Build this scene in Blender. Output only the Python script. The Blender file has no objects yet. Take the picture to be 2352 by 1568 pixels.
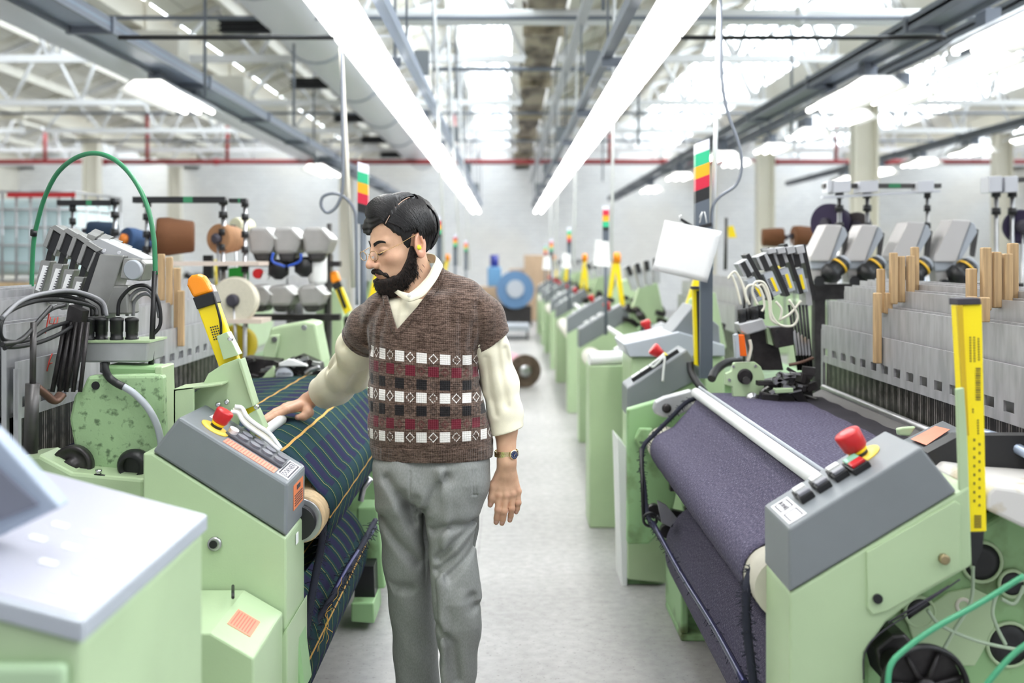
import bpy, bmesh, math, random
import numpy as np
from mathutils import Vector, Matrix, noise
random.seed(7)
S = bpy.context.scene
COL = S.collection
R = math.radians

# ------------------------------------------------------------------ camera, world, exposure
H = 1.55                      # camera height
F, VX, VY = 2450.0, 1165.0, 590.0
cam_d = bpy.data.cameras.new('camera'); cam = bpy.data.objects.new('camera', cam_d); COL.objects.link(cam)
cam.location = (0, 0, H); cam.rotation_euler = (R(90), 0, 0)
cam_d.sensor_width = 36.0; cam_d.lens = F/2352*36
cam_d.shift_x = (1176-VX)/2352; cam_d.shift_y = -(784-VY)/2352
cam_d.clip_start = 0.05; cam_d.clip_end = 200
cam_d.dof.use_dof = True; cam_d.dof.focus_distance = 3.3; cam_d.dof.aperture_fstop = 1.9
S.camera = cam
S.view_settings.view_transform = 'Standard'; S.view_settings.look = 'None'
S.view_settings.gamma = 1.0; S.view_settings.use_curve_mapping = False
S.view_settings.exposure = 1.16
w = bpy.data.worlds.new('world'); S.world = w; w.use_nodes = True
bg = w.node_tree.nodes['Background']; bg.inputs[0].default_value = (0.93, 0.96, 1.0, 1); bg.inputs[1].default_value = 0.36
LAMP_E = 6.5                 # emission of the fluorescent tubes
SKY_E = 3.6                   # emission of the daylight panes

# ------------------------------------------------------------------ small helpers
def P(px, py, Y):
    return Vector(((px-VX)*Y/F, Y, H-(py-VY)*Y/F))

MATS = {}
def mat(name, col, rough=0.5, metal=0.0, noise_amt=0.0, nscale=8.0, bump=0.0, bscale=60.0, emit=None, estr=1.0, spec=0.5, col2=None, alpha=None, stretch=None, coat=0.0, trans=0.0, sheen=0.0, det=4.0, thr=None):
    if name in MATS: return MATS[name]
    m = bpy.data.materials.new(name); m.use_nodes = True
    nt = m.node_tree; b = nt.nodes['Principled BSDF']
    b.inputs['Base Color'].default_value = (*col, 1); b.inputs['Roughness'].default_value = rough
    b.inputs['Metallic'].default_value = metal; b.inputs['Specular IOR Level'].default_value = spec
    b.inputs['Coat Weight'].default_value = coat; b.inputs['Transmission Weight'].default_value = trans
    b.inputs['Sheen Weight'].default_value = sheen
    if alpha is not None: b.inputs['Alpha'].default_value = alpha
    if emit:
        b.inputs['Emission Color'].default_value = (*emit, 1); b.inputs['Emission Strength'].default_value = estr
    if noise_amt or col2 or bump:
        tc = nt.nodes.new('ShaderNodeTexCoord'); mp = nt.nodes.new('ShaderNodeMapping')
        nt.links.new(tc.outputs['Object'], mp.inputs[0])
        if stretch: mp.inputs['Scale'].default_value = stretch
    if noise_amt or col2:
        n = nt.nodes.new('ShaderNodeTexNoise'); n.inputs['Scale'].default_value = nscale; n.inputs['Detail'].default_value = det
        nt.links.new(mp.outputs[0], n.inputs['Vector'])
        mr = nt.nodes.new('ShaderNodeMapRange')
        lo, hi = thr if thr else (0.35, 0.65)
        mr.inputs[1].default_value = lo; mr.inputs[2].default_value = hi
        nt.links.new(n.outputs[0], mr.inputs[0])
        mx = nt.nodes.new('ShaderNodeMix'); mx.data_type = 'RGBA'
        c2 = col2 if col2 else tuple(c*(1-noise_amt) for c in col)
        mx.inputs[6].default_value = (*c2, 1); mx.inputs[7].default_value = (*col, 1)
        nt.links.new(mr.outputs[0], mx.inputs[0]); nt.links.new(mx.outputs[2], b.inputs['Base Color'])
    if bump:
        n2 = nt.nodes.new('ShaderNodeTexNoise'); n2.inputs['Scale'].default_value = bscale; n2.inputs['Detail'].default_value = 3
        nt.links.new(mp.outputs[0], n2.inputs['Vector'])
        bp = nt.nodes.new('ShaderNodeBump'); bp.inputs['Strength'].default_value = bump; bp.inputs['Distance'].default_value = 0.01
        nt.links.new(n2.outputs[0], bp.inputs['Height']); nt.links.new(bp.outputs[0], b.inputs['Normal'])
    MATS[name] = m
    return m

class X:
    """node expression"""
    nt = None
    def __init__(s, v): s.v = v
    @staticmethod
    def op(o, *a):
        n = X.nt.nodes.new('ShaderNodeMath'); n.operation = o
        for i, x in enumerate(a):
            if isinstance(x, X): X.nt.links.new(x.v, n.inputs[i])
            else: n.inputs[i].default_value = float(x)
        return X(n.outputs[0])
    def __add__(s, o): return X.op('ADD', s, o)
    def __sub__(s, o): return X.op('SUBTRACT', s, o)
    def __rsub__(s, o): return X.op('SUBTRACT', o, s)
    def __mul__(s, o): return X.op('MULTIPLY', s, o)
    __rmul__ = __mul__; __radd__ = __add__
    def __truediv__(s, o): return X.op('DIVIDE', s, o)
    def lt(s, o): return X.op('LESS_THAN', s, o)
    def gt(s, o): return X.op('GREATER_THAN', s, o)
    def mod(s, o): return X.op('FLOORED_MODULO', s, o)
    def floor(s): return X.op('FLOOR', s)
    def abs(s): return X.op('ABSOLUTE', s)
    def sin(s): return X.op('SINE', s)
    def max(s, o): return X.op('MAXIMUM', s, o)
    def min(s, o): return X.op('MINIMUM', s, o)
    def band(s, a, b): return s.gt(a)*s.lt(b)
    def pulse(s, c, w): return X.op('LESS_THAN', (s-c).abs(), w/2)
def mixc(f, a, b):
    n = X.nt.nodes.new('ShaderNodeMix'); n.data_type = 'RGBA'
    if isinstance(f, X): X.nt.links.new(f.v, n.inputs[0])
    else: n.inputs[0].default_value = f
    for i, c in ((6, a), (7, b)):
        if isinstance(c, X): X.nt.links.new(c.v, n.inputs[i])
        else: n.inputs[i].default_value = (*c, 1)
    return X(n.outputs[2])
def xnoise(vec, scale, detail=3, out=0):
    n = X.nt.nodes.new('ShaderNodeTexNoise'); n.inputs['Scale'].default_value = scale; n.inputs['Detail'].default_value = detail
    if vec is not None: X.nt.links.new(vec, n.inputs['Vector'])
    return X(n.outputs[out])
def xremap(x, a, b, c=0, d=1):
    n = X.nt.nodes.new('ShaderNodeMapRange'); X.nt.links.new(x.v, n.inputs[0])
    for i, q in enumerate((a, b, c, d)): n.inputs[i+1].default_value = q
    return X(n.outputs[0])
def newmat(name, rough=0.6, metal=0.0, spec=0.5, sheen=0.0):
    m = bpy.data.materials.new(name); m.use_nodes = True; X.nt = m.node_tree
    b = m.node_tree.nodes['Principled BSDF']
    b.inputs['Roughness'].default_value = rough; b.inputs['Metallic'].default_value = metal
    b.inputs['Specular IOR Level'].default_value = spec; b.inputs['Sheen Weight'].default_value = sheen
    MATS[name] = m
    return m, b
def xcoord(kind='Object', scale=None):
    tc = X.nt.nodes.new('ShaderNodeTexCoord')
    v = tc.outputs[kind]
    if scale:
        mp = X.nt.nodes.new('ShaderNodeMapping'); mp.inputs['Scale'].default_value = scale
        X.nt.links.new(v, mp.inputs[0]); v = mp.outputs[0]
    sp = X.nt.nodes.new('ShaderNodeSeparateXYZ'); X.nt.links.new(v, sp.inputs[0])
    return v, X(sp.outputs[0]), X(sp.outputs[1]), X(sp.outputs[2])
def xbump(b, h, strength=0.3, dist=0.01):
    bp = X.nt.nodes.new('ShaderNodeBump'); bp.inputs['Strength'].default_value = strength; bp.inputs['Distance'].default_value = dist
    X.nt.links.new(h.v, bp.inputs['Height']); X.nt.links.new(bp.outputs[0], b.inputs['Normal'])

def thing(name, label, cat, loc=(0, 0, 0), group=None):
    o = bpy.data.objects.new(name, None); COL.objects.link(o); o.location = loc; o.empty_display_size = 0.1
    o['label'] = label; o['category'] = cat
    if group: o['group'] = group
    return o
def tag(o, label, cat, group=None):
    o['label'] = label; o['category'] = cat
    if group: o['group'] = group
    return o
def worldloc(o):
    v = Vector((0, 0, 0))
    while o: v += o.location; o = o.parent
    return v

class G:
    """gathers geometry in world coordinates; build() links ONE mesh object"""
    def __init__(s, T=None): s.v = []; s.f = []; s.sm = []; s.T = T; s.mi = []; s.cur = 0
    def add(s, vs, fs, smooth=False):
        k = len(s.v); s.v += [Vector(p) for p in vs]; s.f += [tuple(i+k for i in f) for f in fs]
        s.sm += [smooth]*len(fs); s.mi += [s.cur]*len(fs)
        return s
    def box(s, c, d, rot=None):
        c = Vector(c); h = Vector(d)/2
        vs = [Vector((x*h.x, y*h.y, z*h.z)) for x in (-1, 1) for y in (-1, 1) for z in (-1, 1)]
        if rot is not None:
            M = rot if isinstance(rot, Matrix) else Matrix.Rotation(rot[0], 3, 'X') if False else _eul(rot)
            vs = [M @ v for v in vs]
        return s.add([v+c for v in vs], [(0, 1, 3, 2), (4, 6, 7, 5), (0, 4, 5, 1), (2, 3, 7, 6), (0, 2, 6, 4), (1, 5, 7, 3)])
    def bb(s, x0, x1, y0, y1, z0, z1):
        return s.box(((x0+x1)/2, (y0+y1)/2, (z0+z1)/2), (abs(x1-x0), abs(y1-y0), abs(z1-z0)))
    def prism(s, pts, d, smooth=False):
        """pts: 3D ring, d: extrusion vector"""
        n = len(pts); d = Vector(d); a = [Vector(p) for p in pts]
        s.add(a+[p+d for p in a], [tuple(range(n)), tuple(range(2*n-1, n-1, -1))])
        k = len(s.v)-2*n
        for i in range(n):
            j = (i+1) % n
            s.f.append((k+i, k+n+i, k+n+j, k+j)); s.sm.append(smooth); s.mi.append(s.cur)
        return s
    def px(s, poly, Y, t):
        """outline traced at depth Y, given thickness t going away"""
        return s.prism([P(x, y, Y) for x, y in poly], (0, t, 0))
    def xz(s, poly, y0, y1):
        return s.prism([(x, y0, z) for x, z in poly], (0, y1-y0, 0))
    def tube(s, pts, r, n=10, closed=False, cap=True, flat=None):
        pts = [Vector(p) for p in pts]; m = len(pts)
        rr = r if isinstance(r, (list, tuple)) else [r]*m
        k = len(s.v); prev = None
        for i, p in enumerate(pts):
            if closed: t = pts[(i+1) % m]-pts[i-1]
            else: t = pts[min(i+1, m-1)]-pts[max(i-1, 0)]
            if t.length < 1e-9: t = Vector((0, 0, 1))
            t.normalize()
            if prev is None:
                u = t.cross(Vector((0, 0, 1)))
                if u.length < 0.05: u = t.cross(Vector((1, 0, 0)))
            else: u = prev - t*prev.dot(t)
            u.normalize(); prev = u; v = t.cross(u)
            for j in range(n):
                a = 2*math.pi*j/n
                s.v.append(p + (u*math.cos(a) + v*math.sin(a)*(flat or 1))*rr[i])
        for i in range(m if closed else m-1):
            for j in range(n):
                a = k+i*n+j; b = k+i*n+(j+1) % n; i2 = (i+1) % m
                s.f.append((a, b, k+i2*n+(j+1) % n, k+i2*n+j)); s.sm.append(True); s.mi.append(s.cur)
        if cap and not closed:
            s.f.append(tuple(k+j for j in range(n))[::-1]); s.f.append(tuple(k+(m-1)*n+j for j in range(n)))
            s.sm += [False, False]; s.mi += [s.cur]*2
        return s
    def cyl(s, a, b, r, n=20, r2=None):
        return s.tube([a, b], [r, r if r2 is None else r2], n)
    def lathe(s, prof, o, axis, n=28, closed=False):
        """prof: (radius, along axis) list; closed caps at r=0 or flat"""
        o = Vector(o); t = Vector(axis).normalized()
        u = t.cross(Vector((0, 0, 1)))
        if u.length < 0.05: u = t.cross(Vector((1, 0, 0)))
        u.normalize(); v = t.cross(u); k = len(s.v); m = len(prof)
        for r, h in prof:
            for j in range(n):
                a = 2*math.pi*j/n
                s.v.append(o + t*h + (u*math.cos(a)+v*math.sin(a))*max(r, 1e-5))
        for i in range(m-1+(1 if closed else 0)):
            i2 = (i+1) % m
            for j in range(n):
                s.f.append((k+i*n+j, k+i*n+(j+1) % n, k+i2*n+(j+1) % n, k+i2*n+j)); s.sm.append(True); s.mi.append(s.cur)
        if not closed:
            s.f.append(tuple(k+j for j in range(n))[::-1]); s.f.append(tuple(k+(m-1)*n+j for j in range(n)))
            s.sm += [False, False]; s.mi += [s.cur]*2
        return s
    def grid(s, rows, smooth=True):
        k = len(s.v); m = len(rows); n = len(rows[0])
        for r in rows: s.v += [Vector(p) for p in r]
        for i in range(m-1):
            for j in range(n-1):
                s.f.append((k+i*n+j, k+i*n+j+1, k+(i+1)*n+j+1, k+(i+1)*n+j)); s.sm.append(smooth); s.mi.append(s.cur)
        return s
    def build(s, name, m, parent=None, bevel=0.0, seg=2, solid=0.0, sub=0, loc=None, autos=False):
        me = bpy.data.meshes.new(name)
        off = worldloc(parent) if parent else Vector(loc or (0, 0, 0))
        vs = [(s.T(p) if s.T else p)-off for p in s.v]
        me.from_pydata([tuple(v) for v in vs], [], s.f)
        me.validate(clean_customdata=False)
        bm = bmesh.new(); bm.from_mesh(me); bmesh.ops.recalc_face_normals(bm, faces=bm.faces[:]); bm.to_mesh(me); bm.free()
        if len(me.polygons) == len(s.sm): me.polygons.foreach_set('use_smooth', s.sm)
        ms = m if isinstance(m, (list, tuple)) else [m]
        for q in ms: me.materials.append(q)
        if len(ms) > 1 and len(me.polygons) == len(s.mi): me.polygons.foreach_set('material_index', s.mi)
        o = bpy.data.objects.new(name, me); COL.objects.link(o)
        if parent: o.parent = parent
        else: o.location = off
        if solid:
            q = o.modifiers.new('s', 'SOLIDIFY'); q.thickness = solid; q.offset = 0
        if sub:
            q = o.modifiers.new('u', 'SUBSURF'); q.levels = sub; q.render_levels = sub
        if bevel:
            q = o.modifiers.new('b', 'BEVEL'); q.width = bevel; q.segments = seg; q.limit_method = 'ANGLE'; q.angle_limit = R(40)
        return o
def build_each(g, name, m, parent, **kw):
    '''every separate piece of g becomes a part of its own'''
    par = list(range(len(g.v)))
    def fd(a):
        while par[a] != a: par[a] = par[par[a]]; a = par[a]
        return a
    for f in g.f:
        r = fd(f[0])
        for i in f[1:]: par[fd(i)] = r
    gr = {}
    for k, f in enumerate(g.f): gr.setdefault(fd(f[0]), []).append(k)
    for ks in gr.values():
        h = G(g.T); mp = {}
        for k in ks:
            for i in g.f[k]:
                if i not in mp: mp[i] = len(h.v); h.v.append(g.v[i])
            h.f.append(tuple(mp[i] for i in g.f[k])); h.sm.append(g.sm[k]); h.mi.append(0)
        h.build(name, m, parent, **kw)
def _eul(r):
    from mathutils import Euler
    return Euler(r).to_matrix()
def smooth_path(pts, n=8):
    """catmull-rom"""
    p = [Vector(q) for q in pts]; p = [p[0]*2-p[1]]+p+[p[-1]*2-p[-2]]; out = []
    for i in range(1, len(p)-2):
        a, b, c, d = p[i-1:i+3]
        for k in range(n):
            t = k/n
            out.append(0.5*((2*b)+(c-a)*t+(2*a-5*b+4*c-d)*t*t+(3*b-a-3*c+d)*t**3))
    out.append(p[-2]); return out
def pth(*q, n=8): return smooth_path([P(*a) for a in q], n)
def copy_tree(o, parent=None):
    c = o.copy(); COL.objects.link(c)
    if parent: c.parent = parent
    for ch in list(o.children): copy_tree(ch, c)
    return c
def struct(o): o['kind'] = 'structure'; return o
def text(body, size, M, m, parent, name='lettering', depth=0.0006, T=None):
    """M: 4x4 world matrix of the lettering plane (x right, y up)"""
    cu = bpy.data.curves.new(name, 'FONT'); cu.body = body; cu.size = size; cu.align_x = 'CENTER'; cu.align_y = 'CENTER'; cu.extrude = depth/2; cu.resolution_u = 2
    ob = bpy.data.objects.new('t', cu); COL.objects.link(ob)
    dg = bpy.context.evaluated_depsgraph_get(); me = bpy.data.meshes.new_from_object(ob.evaluated_get(dg))
    bpy.data.objects.remove(ob); bpy.data.curves.remove(cu)
    off = worldloc(parent)
    for v in me.vertices:
        v.co = (M @ v.co) - off
    me.materials.clear(); me.materials.append(m)
    o = bpy.data.objects.new(name, me); COL.objects.link(o); o.parent = parent
    return o
def frame_m(o, x, y):
    x = Vector(x).normalized(); y = Vector(y); y = (y-x*y.dot(x)).normalized(); z = x.cross(y)
    M = Matrix.Identity(4)
    for i in range(3): M[i][0] = x[i]; M[i][1] = y[i]; M[i][2] = z[i]; M[i][3] = o[i]
    return M

# ------------------------------------------------------------------ shared materials
m_green = mat('green_paint', (0.465, 0.60, 0.365), 0.38, noise_amt=0.10, nscale=3, bump=0.04, bscale=180)
m_green2 = mat('worn_green_paint', (0.36, 0.53, 0.29), 0.5, col2=(0.12, 0.19, 0.10), nscale=48, thr=(0.30, 0.46), bump=0.12, bscale=60)
m_greend = mat('oily_green_paint', (0.30, 0.50, 0.24), 0.45, col2=(0.10, 0.14, 0.05), nscale=7, thr=(0.3, 0.5))
m_grey = mat('grey_console_paint', (0.205, 0.222, 0.24), 0.42, noise_amt=0.08, nscale=5, bump=0.05, bscale=300)
m_lgrey = mat('light_grey_paint', (0.42, 0.45, 0.50), 0.35)
m_white = mat('white_paint', (0.82, 0.83, 0.83), 0.4)
m_cream = mat('cream_paint', (0.74, 0.71, 0.63), 0.6, noise_amt=0.08, nscale=3)
m_black = mat('black_rubber', (0.012, 0.012, 0.014), 0.42)
m_dark = mat('dark_machine_metal', (0.045, 0.04, 0.042), 0.4, metal=0.4, noise_amt=0.5, nscale=20)
m_iron = mat('dark_iron', (0.10, 0.095, 0.095), 0.4, metal=0.7, noise_amt=0.3, nscale=10)
m_steel = mat('brushed_steel', (0.55, 0.55, 0.57), 0.32, metal=0.9, noise_amt=0.15, nscale=20)
m_alu = mat('cast_aluminium', (0.52, 0.53, 0.55), 0.42, metal=0.55, noise_amt=0.12, nscale=14)
m_cast = mat('dark_cast_aluminium', (0.34, 0.34, 0.33), 0.38, metal=0.6, noise_amt=0.15, nscale=14)
m_galv = mat('galvanised_sheet', (0.50, 0.50, 0.52), 0.42, metal=0.45, noise_amt=0.25, nscale=26, stretch=(1, 1, 0.25))
m_chrome = mat('chrome', (0.8, 0.8, 0.82), 0.12, metal=1.0)
m_yellow = mat('yellow_paint', (0.95, 0.72, 0.01), 0.4)
m_orange = mat('orange_plastic', (0.95, 0.30, 0.01), 0.3)
m_red = mat('red_plastic', (0.55, 0.015, 0.02), 0.35)
m_redp = mat('red_pipe_paint', (0.33, 0.03, 0.035), 0.5)
m_stick = mat('salmon_sticker', (0.86, 0.30, 0.20), 0.55)
m_stickd = mat('orange_sticker', (0.80, 0.22, 0.08), 0.55)
m_ink = mat('dark_print', (0.04, 0.035, 0.05), 0.6)
m_wood = mat('pale_wood', (0.56, 0.38, 0.20), 0.6, noise_amt=0.3, nscale=14, stretch=(6, 6, 0.5))
m_woodd = mat('light_wood', (0.66, 0.48, 0.28), 0.55, noise_amt=0.22, nscale=12, stretch=(6, 6, 0.5))
m_paper = mat('white_paper', (0.88, 0.88, 0.88), 0.7)
m_card = mat('cardboard', (0.50, 0.36, 0.24), 0.8, noise_amt=0.12, nscale=4)
m_hose = mat('green_hose', (0.035, 0.22, 0.10), 0.35)
m_cablegrey = mat('grey_cable', (0.22, 0.22, 0.24), 0.45)
m_cablewhite = mat('off_white_cable', (0.70, 0.68, 0.58), 0.5)
m_glassy = mat('clear_plastic', (0.80, 0.82, 0.86), 0.2, alpha=0.45)
# ------------------------------------------------------------------ the hall
Y0R, Y1R = -2.5, 31.0
# floor: sealed grey concrete with wear, patches and lint
m, b = newmat('concrete_floor', 0.4, 0, 0.35)
v, x, y, z = xcoord('Object')
n1 = xremap(xnoise(v, 0.9, 5), 0.3, 0.7); n2 = xremap(xnoise(v, 22, 6), 0.3, 0.7); n3 = xremap(xnoise(v, 70, 3), 0.62, 0.68)
c = mixc(n1, (0.30, 0.29, 0.28), (0.42, 0.41, 0.40)); c = mixc(n2*0.35, c, (0.24, 0.23, 0.225)); c = mixc(n3*0.6, c, (0.16, 0.15, 0.14))
slab = ((x+0.15).pulse(0, 0.012)).max((y.mod(3.2)).lt(0.012)); c = mixc(slab*0.5, c, (0.2, 0.19, 0.18))
X.nt.links.new(c.v, b.inputs['Base Color'])
rg = xremap(n2, 0, 1, 0.34, 0.55); X.nt.links.new(rg.v, b.inputs['Roughness']); xbump(b, n2, 0.04, 0.003)
struct(G().bb(-14.2, 16.2, Y0R, Y1R, -0.2, 0).build('floor', m))
# far wall of white painted brick
m, b = newmat('white_painted_brick', 0.6)
v, x, y, z = xcoord('Object')
br = X.nt.nodes.new('ShaderNodeTexBrick'); cb = X.nt.nodes.new('ShaderNodeCombineXYZ')
X.nt.links.new(x.v, cb.inputs[0]); X.nt.links.new(z.v, cb.inputs[1]); X.nt.links.new(cb.outputs[0], br.inputs['Vector'])
br.inputs['Scale'].default_value = 2.2; br.inputs['Color1'].default_value = (0.84, 0.84, 0.84, 1); br.inputs['Color2'].default_value = (0.78, 0.78, 0.785, 1); br.inputs['Mortar'].default_value = (0.62, 0.62, 0.63, 1); br.inputs['Mortar Size'].default_value = 0.012
pn = xremap(xnoise(v, 0.35, 2), 0.5, 0.62); c = mixc(pn*0.35, X(br.outputs[0]), (0.80, 0.74, 0.64))
X.nt.links.new(c.v, b.inputs['Base Color'])
struct(G().bb(-14.2, 16.2, Y1R, Y1R+0.25, 0, 6.5).build('wall_back', m))
struct(G().bb(-14.4, -14.2, Y0R, Y1R, 0, 6.5).build('wall_left', m_cream))
struct(G().bb(16.2, 16.4, Y0R, Y1R, 0, 6.5).build('wall_right', m_cream))
# sawtooth roof: shallow boarded slopes, steep glazing on the right of each ridge
m, b = newmat('boarded_roof_lining', 0.7)
v, x, y, z = xcoord('Object')
ln = (x.mod(0.30)).lt(0.018); nn = xremap(xnoise(v, 1.2, 3), 0.3, 0.7)
c = mixc(nn, (0.72, 0.69, 0.62), (0.82, 0.80, 0.75)); c = mixc(ln*0.6, c, (0.34, 0.32, 0.29)); X.nt.links.new(c.v, b.inputs['Base Color'])
m_roof = m
VAL = [0.42+4.8*k for k in range(-3, 4)]
g = G()
for vx in VAL:
    # slope rising from the previous valley to the ridge, then glazing sill to the valley
    g.xz([(vx-4.5, 4.45), (vx-1.15, 5.85), (vx-1.15, 5.97), (vx-4.5, 4.57)], Y0R, Y1R)
    g.xz([(vx-0.36, 4.75), (vx-0.2, 4.45), (vx-0.1, 4.45), (vx-0.28, 4.8)], Y0R, Y1R)
ceil = struct(g.build('ceiling', m_roof))
m_gl = mat('daylit_glass', (0.8, 0.85, 0.9), 0.3, emit=(0.86, 0.94, 1.0), estr=SKY_E)
m_bar = mat('glazing_bar', (0.55, 0.57, 0.60), 0.5)
for i, vx in enumerate(VAL):
    gw = struct(G().xz([(vx-1.12, 5.86), (vx-0.36, 4.78), (vx-0.34, 4.79), (vx-1.10, 5.87)], Y0R, Y1R).build('window_%d' % (i+1), m_gl))
    f = G(); yy = Y0R
    while yy < Y1R:
        f.xz([(vx-1.16, 5.84), (vx-0.39, 4.75), (vx-0.35, 4.77), (vx-1.12, 5.86)], yy, yy+0.06); yy += 0.62
    f.xz([(vx-0.80, 5.33), (vx-0.76, 5.27), (vx-0.73, 5.29), (vx-0.77, 5.35)], Y0R, Y1R)
    fo = f.build('glazing_bars', m_bar, gw)
# valley gutters, rust stained
m_gut = mat('stained_cream_steel', (0.42, 0.36, 0.26), 0.6, col2=(0.08, 0.055, 0.035), nscale=2.2, thr=(0.38, 0.6), stretch=(2, 0.5, 2))
m_gutc = mat('cream_steel', (0.72, 0.68, 0.58), 0.55)
for i, vx in enumerate(VAL):
    g = G().bb(vx-0.2, vx+0.2, Y0R, Y1R, 4.18, 4.5)
    for k in range(9): g.bb(vx-0.24, vx+0.24, 1+3.75*k, 1.12+3.75*k, 4.10, 4.5)
    struct(g.build('trim_%d' % (i+1), m_gut if abs(vx) < 1 else m_gutc))
# trusses: one thing per bay per frame line
m_truss = mat('white_truss_steel', (0.78, 0.78, 0.79), 0.45)
def truss(vx, yy):
    g = G(); zc = 4.0; L, Rr = vx-4.8, vx
    g.bb(L+0.2, Rr-0.2, yy-0.04, yy+0.04, zc-0.045, zc+0.045)
    ridge = Vector((vx-1.15, yy, 5.78))
    def bar(a, b, r=0.03): g.tube([Vector(a), Vector(b)], r, 6)
    bar((L+0.25, yy, 4.42), ridge, 0.045); bar(ridge, (Rr-0.25, yy, 4.45), 0.045)
    n = 4
    xs = [L+0.2+(4.4)*k/n for k in range(n+1)]
    for k in range(n):
        xm = (xs[k]+xs[k+1])/2
        zt = 4.42+(xm-L-0.25)/(vx-1.15-L-0.25)*(5.78-4.42) if xm < vx-1.15 else 5.78-(xm-(vx-1.15))/0.9*1.33
        bar((xs[k], yy, zc), (xm, yy, max(zt, 4.3))); bar((xm, yy, max(zt, 4.3)), (xs[k+1], yy, zc))
    bar((vx-1.15, yy, zc), ridge, 0.025)
    return g
tr0 = None
for vx in VAL:
    for k in range(7):
        yy = 5.7+3.75*k
        if yy > 30: continue
        o = bpy.data.objects.new('roof_truss', tr0.data) if tr0 else None
        if o is None:
            o = truss(vx, yy).build('roof_truss', m_truss, loc=(vx, yy, 4.0)); tr0 = o
        else:
            COL.objects.link(o); o.location = (vx, yy, 4.0)
        side = 'over the aisle' if abs(vx-0.42) < 0.1 else ('%s the aisle' % ('left of' if vx < 0 else 'right of'))
        tag(o, 'white tubular roof truss with zigzag webs under the sawtooth roof %s' % side, 'roof truss', 'roof trusses '+side)
        o['kind'] = 'structure'
# longitudinal purlins of the shallow slopes
g = G()
for vx in VAL:
    for t in (0.2, 0.45, 0.7, 0.93):
        g.bb(vx-4.5+3.35*t-0.04, vx-4.5+3.35*t+0.04, Y0R, Y1R, 4.36+1.4*t-0.09, 4.42+1.4*t)
struct(g.build('trim_20', m_cream))
# rafters across slopes
g = G()
for vx in VAL:
    for k in range(26):
        yy = 0.9+1.2*k
        if yy < Y1R: g.prism([(vx-4.5, yy, 4.38), (vx-1.15, yy, 5.78), (vx-1.15, yy, 5.85), (vx-4.5, yy, 4.45)], (0, 0.05, 0))
struct(g.build('trim_21', m_cream))
# columns
for (cx, cy) in ((5.22, 15.6), (5.22, 21.6), (5.22, 27.6), (-9.18, 23.6), (-9.18, 29.5), (-4.38, 29.0), (10.02, 21.6)):
    g = G().bb(cx-0.17, cx+0.17, cy-0.06, cy+0.06, 0, 4.2).bb(cx-0.17, cx-0.13, cy-0.14, cy+0.14, 0, 4.2).bb(cx+0.13, cx+0.17, cy-0.14, cy+0.14, 0, 4.2).bb(cx-0.28, cx+0.28, cy-0.2, cy+0.2, 4.1, 4.2)
    o = g.build('steel_column', m_gutc, loc=(cx, cy, 0)); o['kind'] = 'structure'

# services under the roof
def pipe(name, a, b, r, m, label, cat='pipe', fl=(), group=None):
    g = G().tube([Vector(a), Vector(b)], r, 12)
    d = (Vector(b)-Vector(a))
    for t in fl: g.tube([Vector(a)+d*(t-0.002), Vector(a)+d*(t+0.002)], r*1.35, 12)
    o = g.build(name, m, loc=a); tag(o, label, cat, group); return o
pipe('sprinkler_pipe', (-14.1, 24, 3.69), (16.1, 24, 3.69), 0.055, m_redp, 'long dark red sprinkler pipe crossing the whole hall under the roof', fl=[k/12 for k in range(1, 12)])
for xx, zt in ((-10.4, 4.4), (-8.1, 4.9), (-6.3, 5.0), (-1.2, 4.9), (2.3, 4.6), (7.4, 4.9)):
    pipe('pipe_dropper', (xx, 24, 3.69), (xx, 24, zt), 0.04, m_redp if xx != 2.3 else m_redp, 'short vertical red pipe rising from the red sprinkler pipe', group='red droppers on the sprinkler pipe')
pipe('water_pipe', (-2.6, 11, 4.02), (16.1, 11, 4.02), 0.085, m_white, 'fat white pipe running across the hall near the top of the picture', fl=(0.05, 0.3, 0.52, 0.75))
m_cond = mat('grey_conduit', (0.20, 0.22, 0.26), 0.45, metal=0.3)
pipe('conduit', (-10, 9.6, 4.02-0.12+0.02), (9, 9.6, 3.82+0.1), 0.03, m_cond, 'grey conduit running across the roof above the white pipe', 'conduit')
pipe('hanger_rail', (-2.55, 7, 2.99), (-1.1, 7, 2.99), 0.016, m_black, 'thin black rail joining the left cable trunking to the left lights', 'rail')
pipe('hanger_rail', (1.1, 7.3, 3.05), (3.0, 7.3, 3.05), 0.016, m_black, 'thin black rail joining the right lights to the right cable trunking', 'rail')
pipe('hanger_rail', (-1.0, 14.2, 4.05), (1.8, 14.2, 4.05), 0.03, m_cond, 'thin dark rail below the stained gutter between the light rows', 'rail')
for yy in (10.4, 17.3, 21.4):
    pipe('cross_conduit', (-9, yy, 3.88), (9, yy, 3.88), 0.022, m_cond, 'grey conduit crossing under the white roof trusses', 'conduit', group='grey conduits across the roof')
for xx, yy in ((-2.55, 9.0), (-2.2, 11.0), (-2.9, 16), (-1.0, 9.5), (-0.6, 12.5), (-0.75, 18), (1.6, 13), (0.72, 8), (3.2, 12), (1.7, 19)):
    pipe('drop_rod', (xx, yy, 2.9 if abs(xx) > 0.8 else 3.4), (xx, yy, 5.2), 0.014, m_cond, 'thin vertical grey suspension rod hanging from the roof', 'rod', group='suspension rods')
# slanting cable tray at the centre line
g = G().bb(0.62, 0.70, 6, 30, 3.62, 3.68); tag(g.build('cable_tray', m_alu, loc=(0.66, 6, 3.62)), 'narrow grey cable tray running along beside the stained gutter', 'cable tray')

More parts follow.
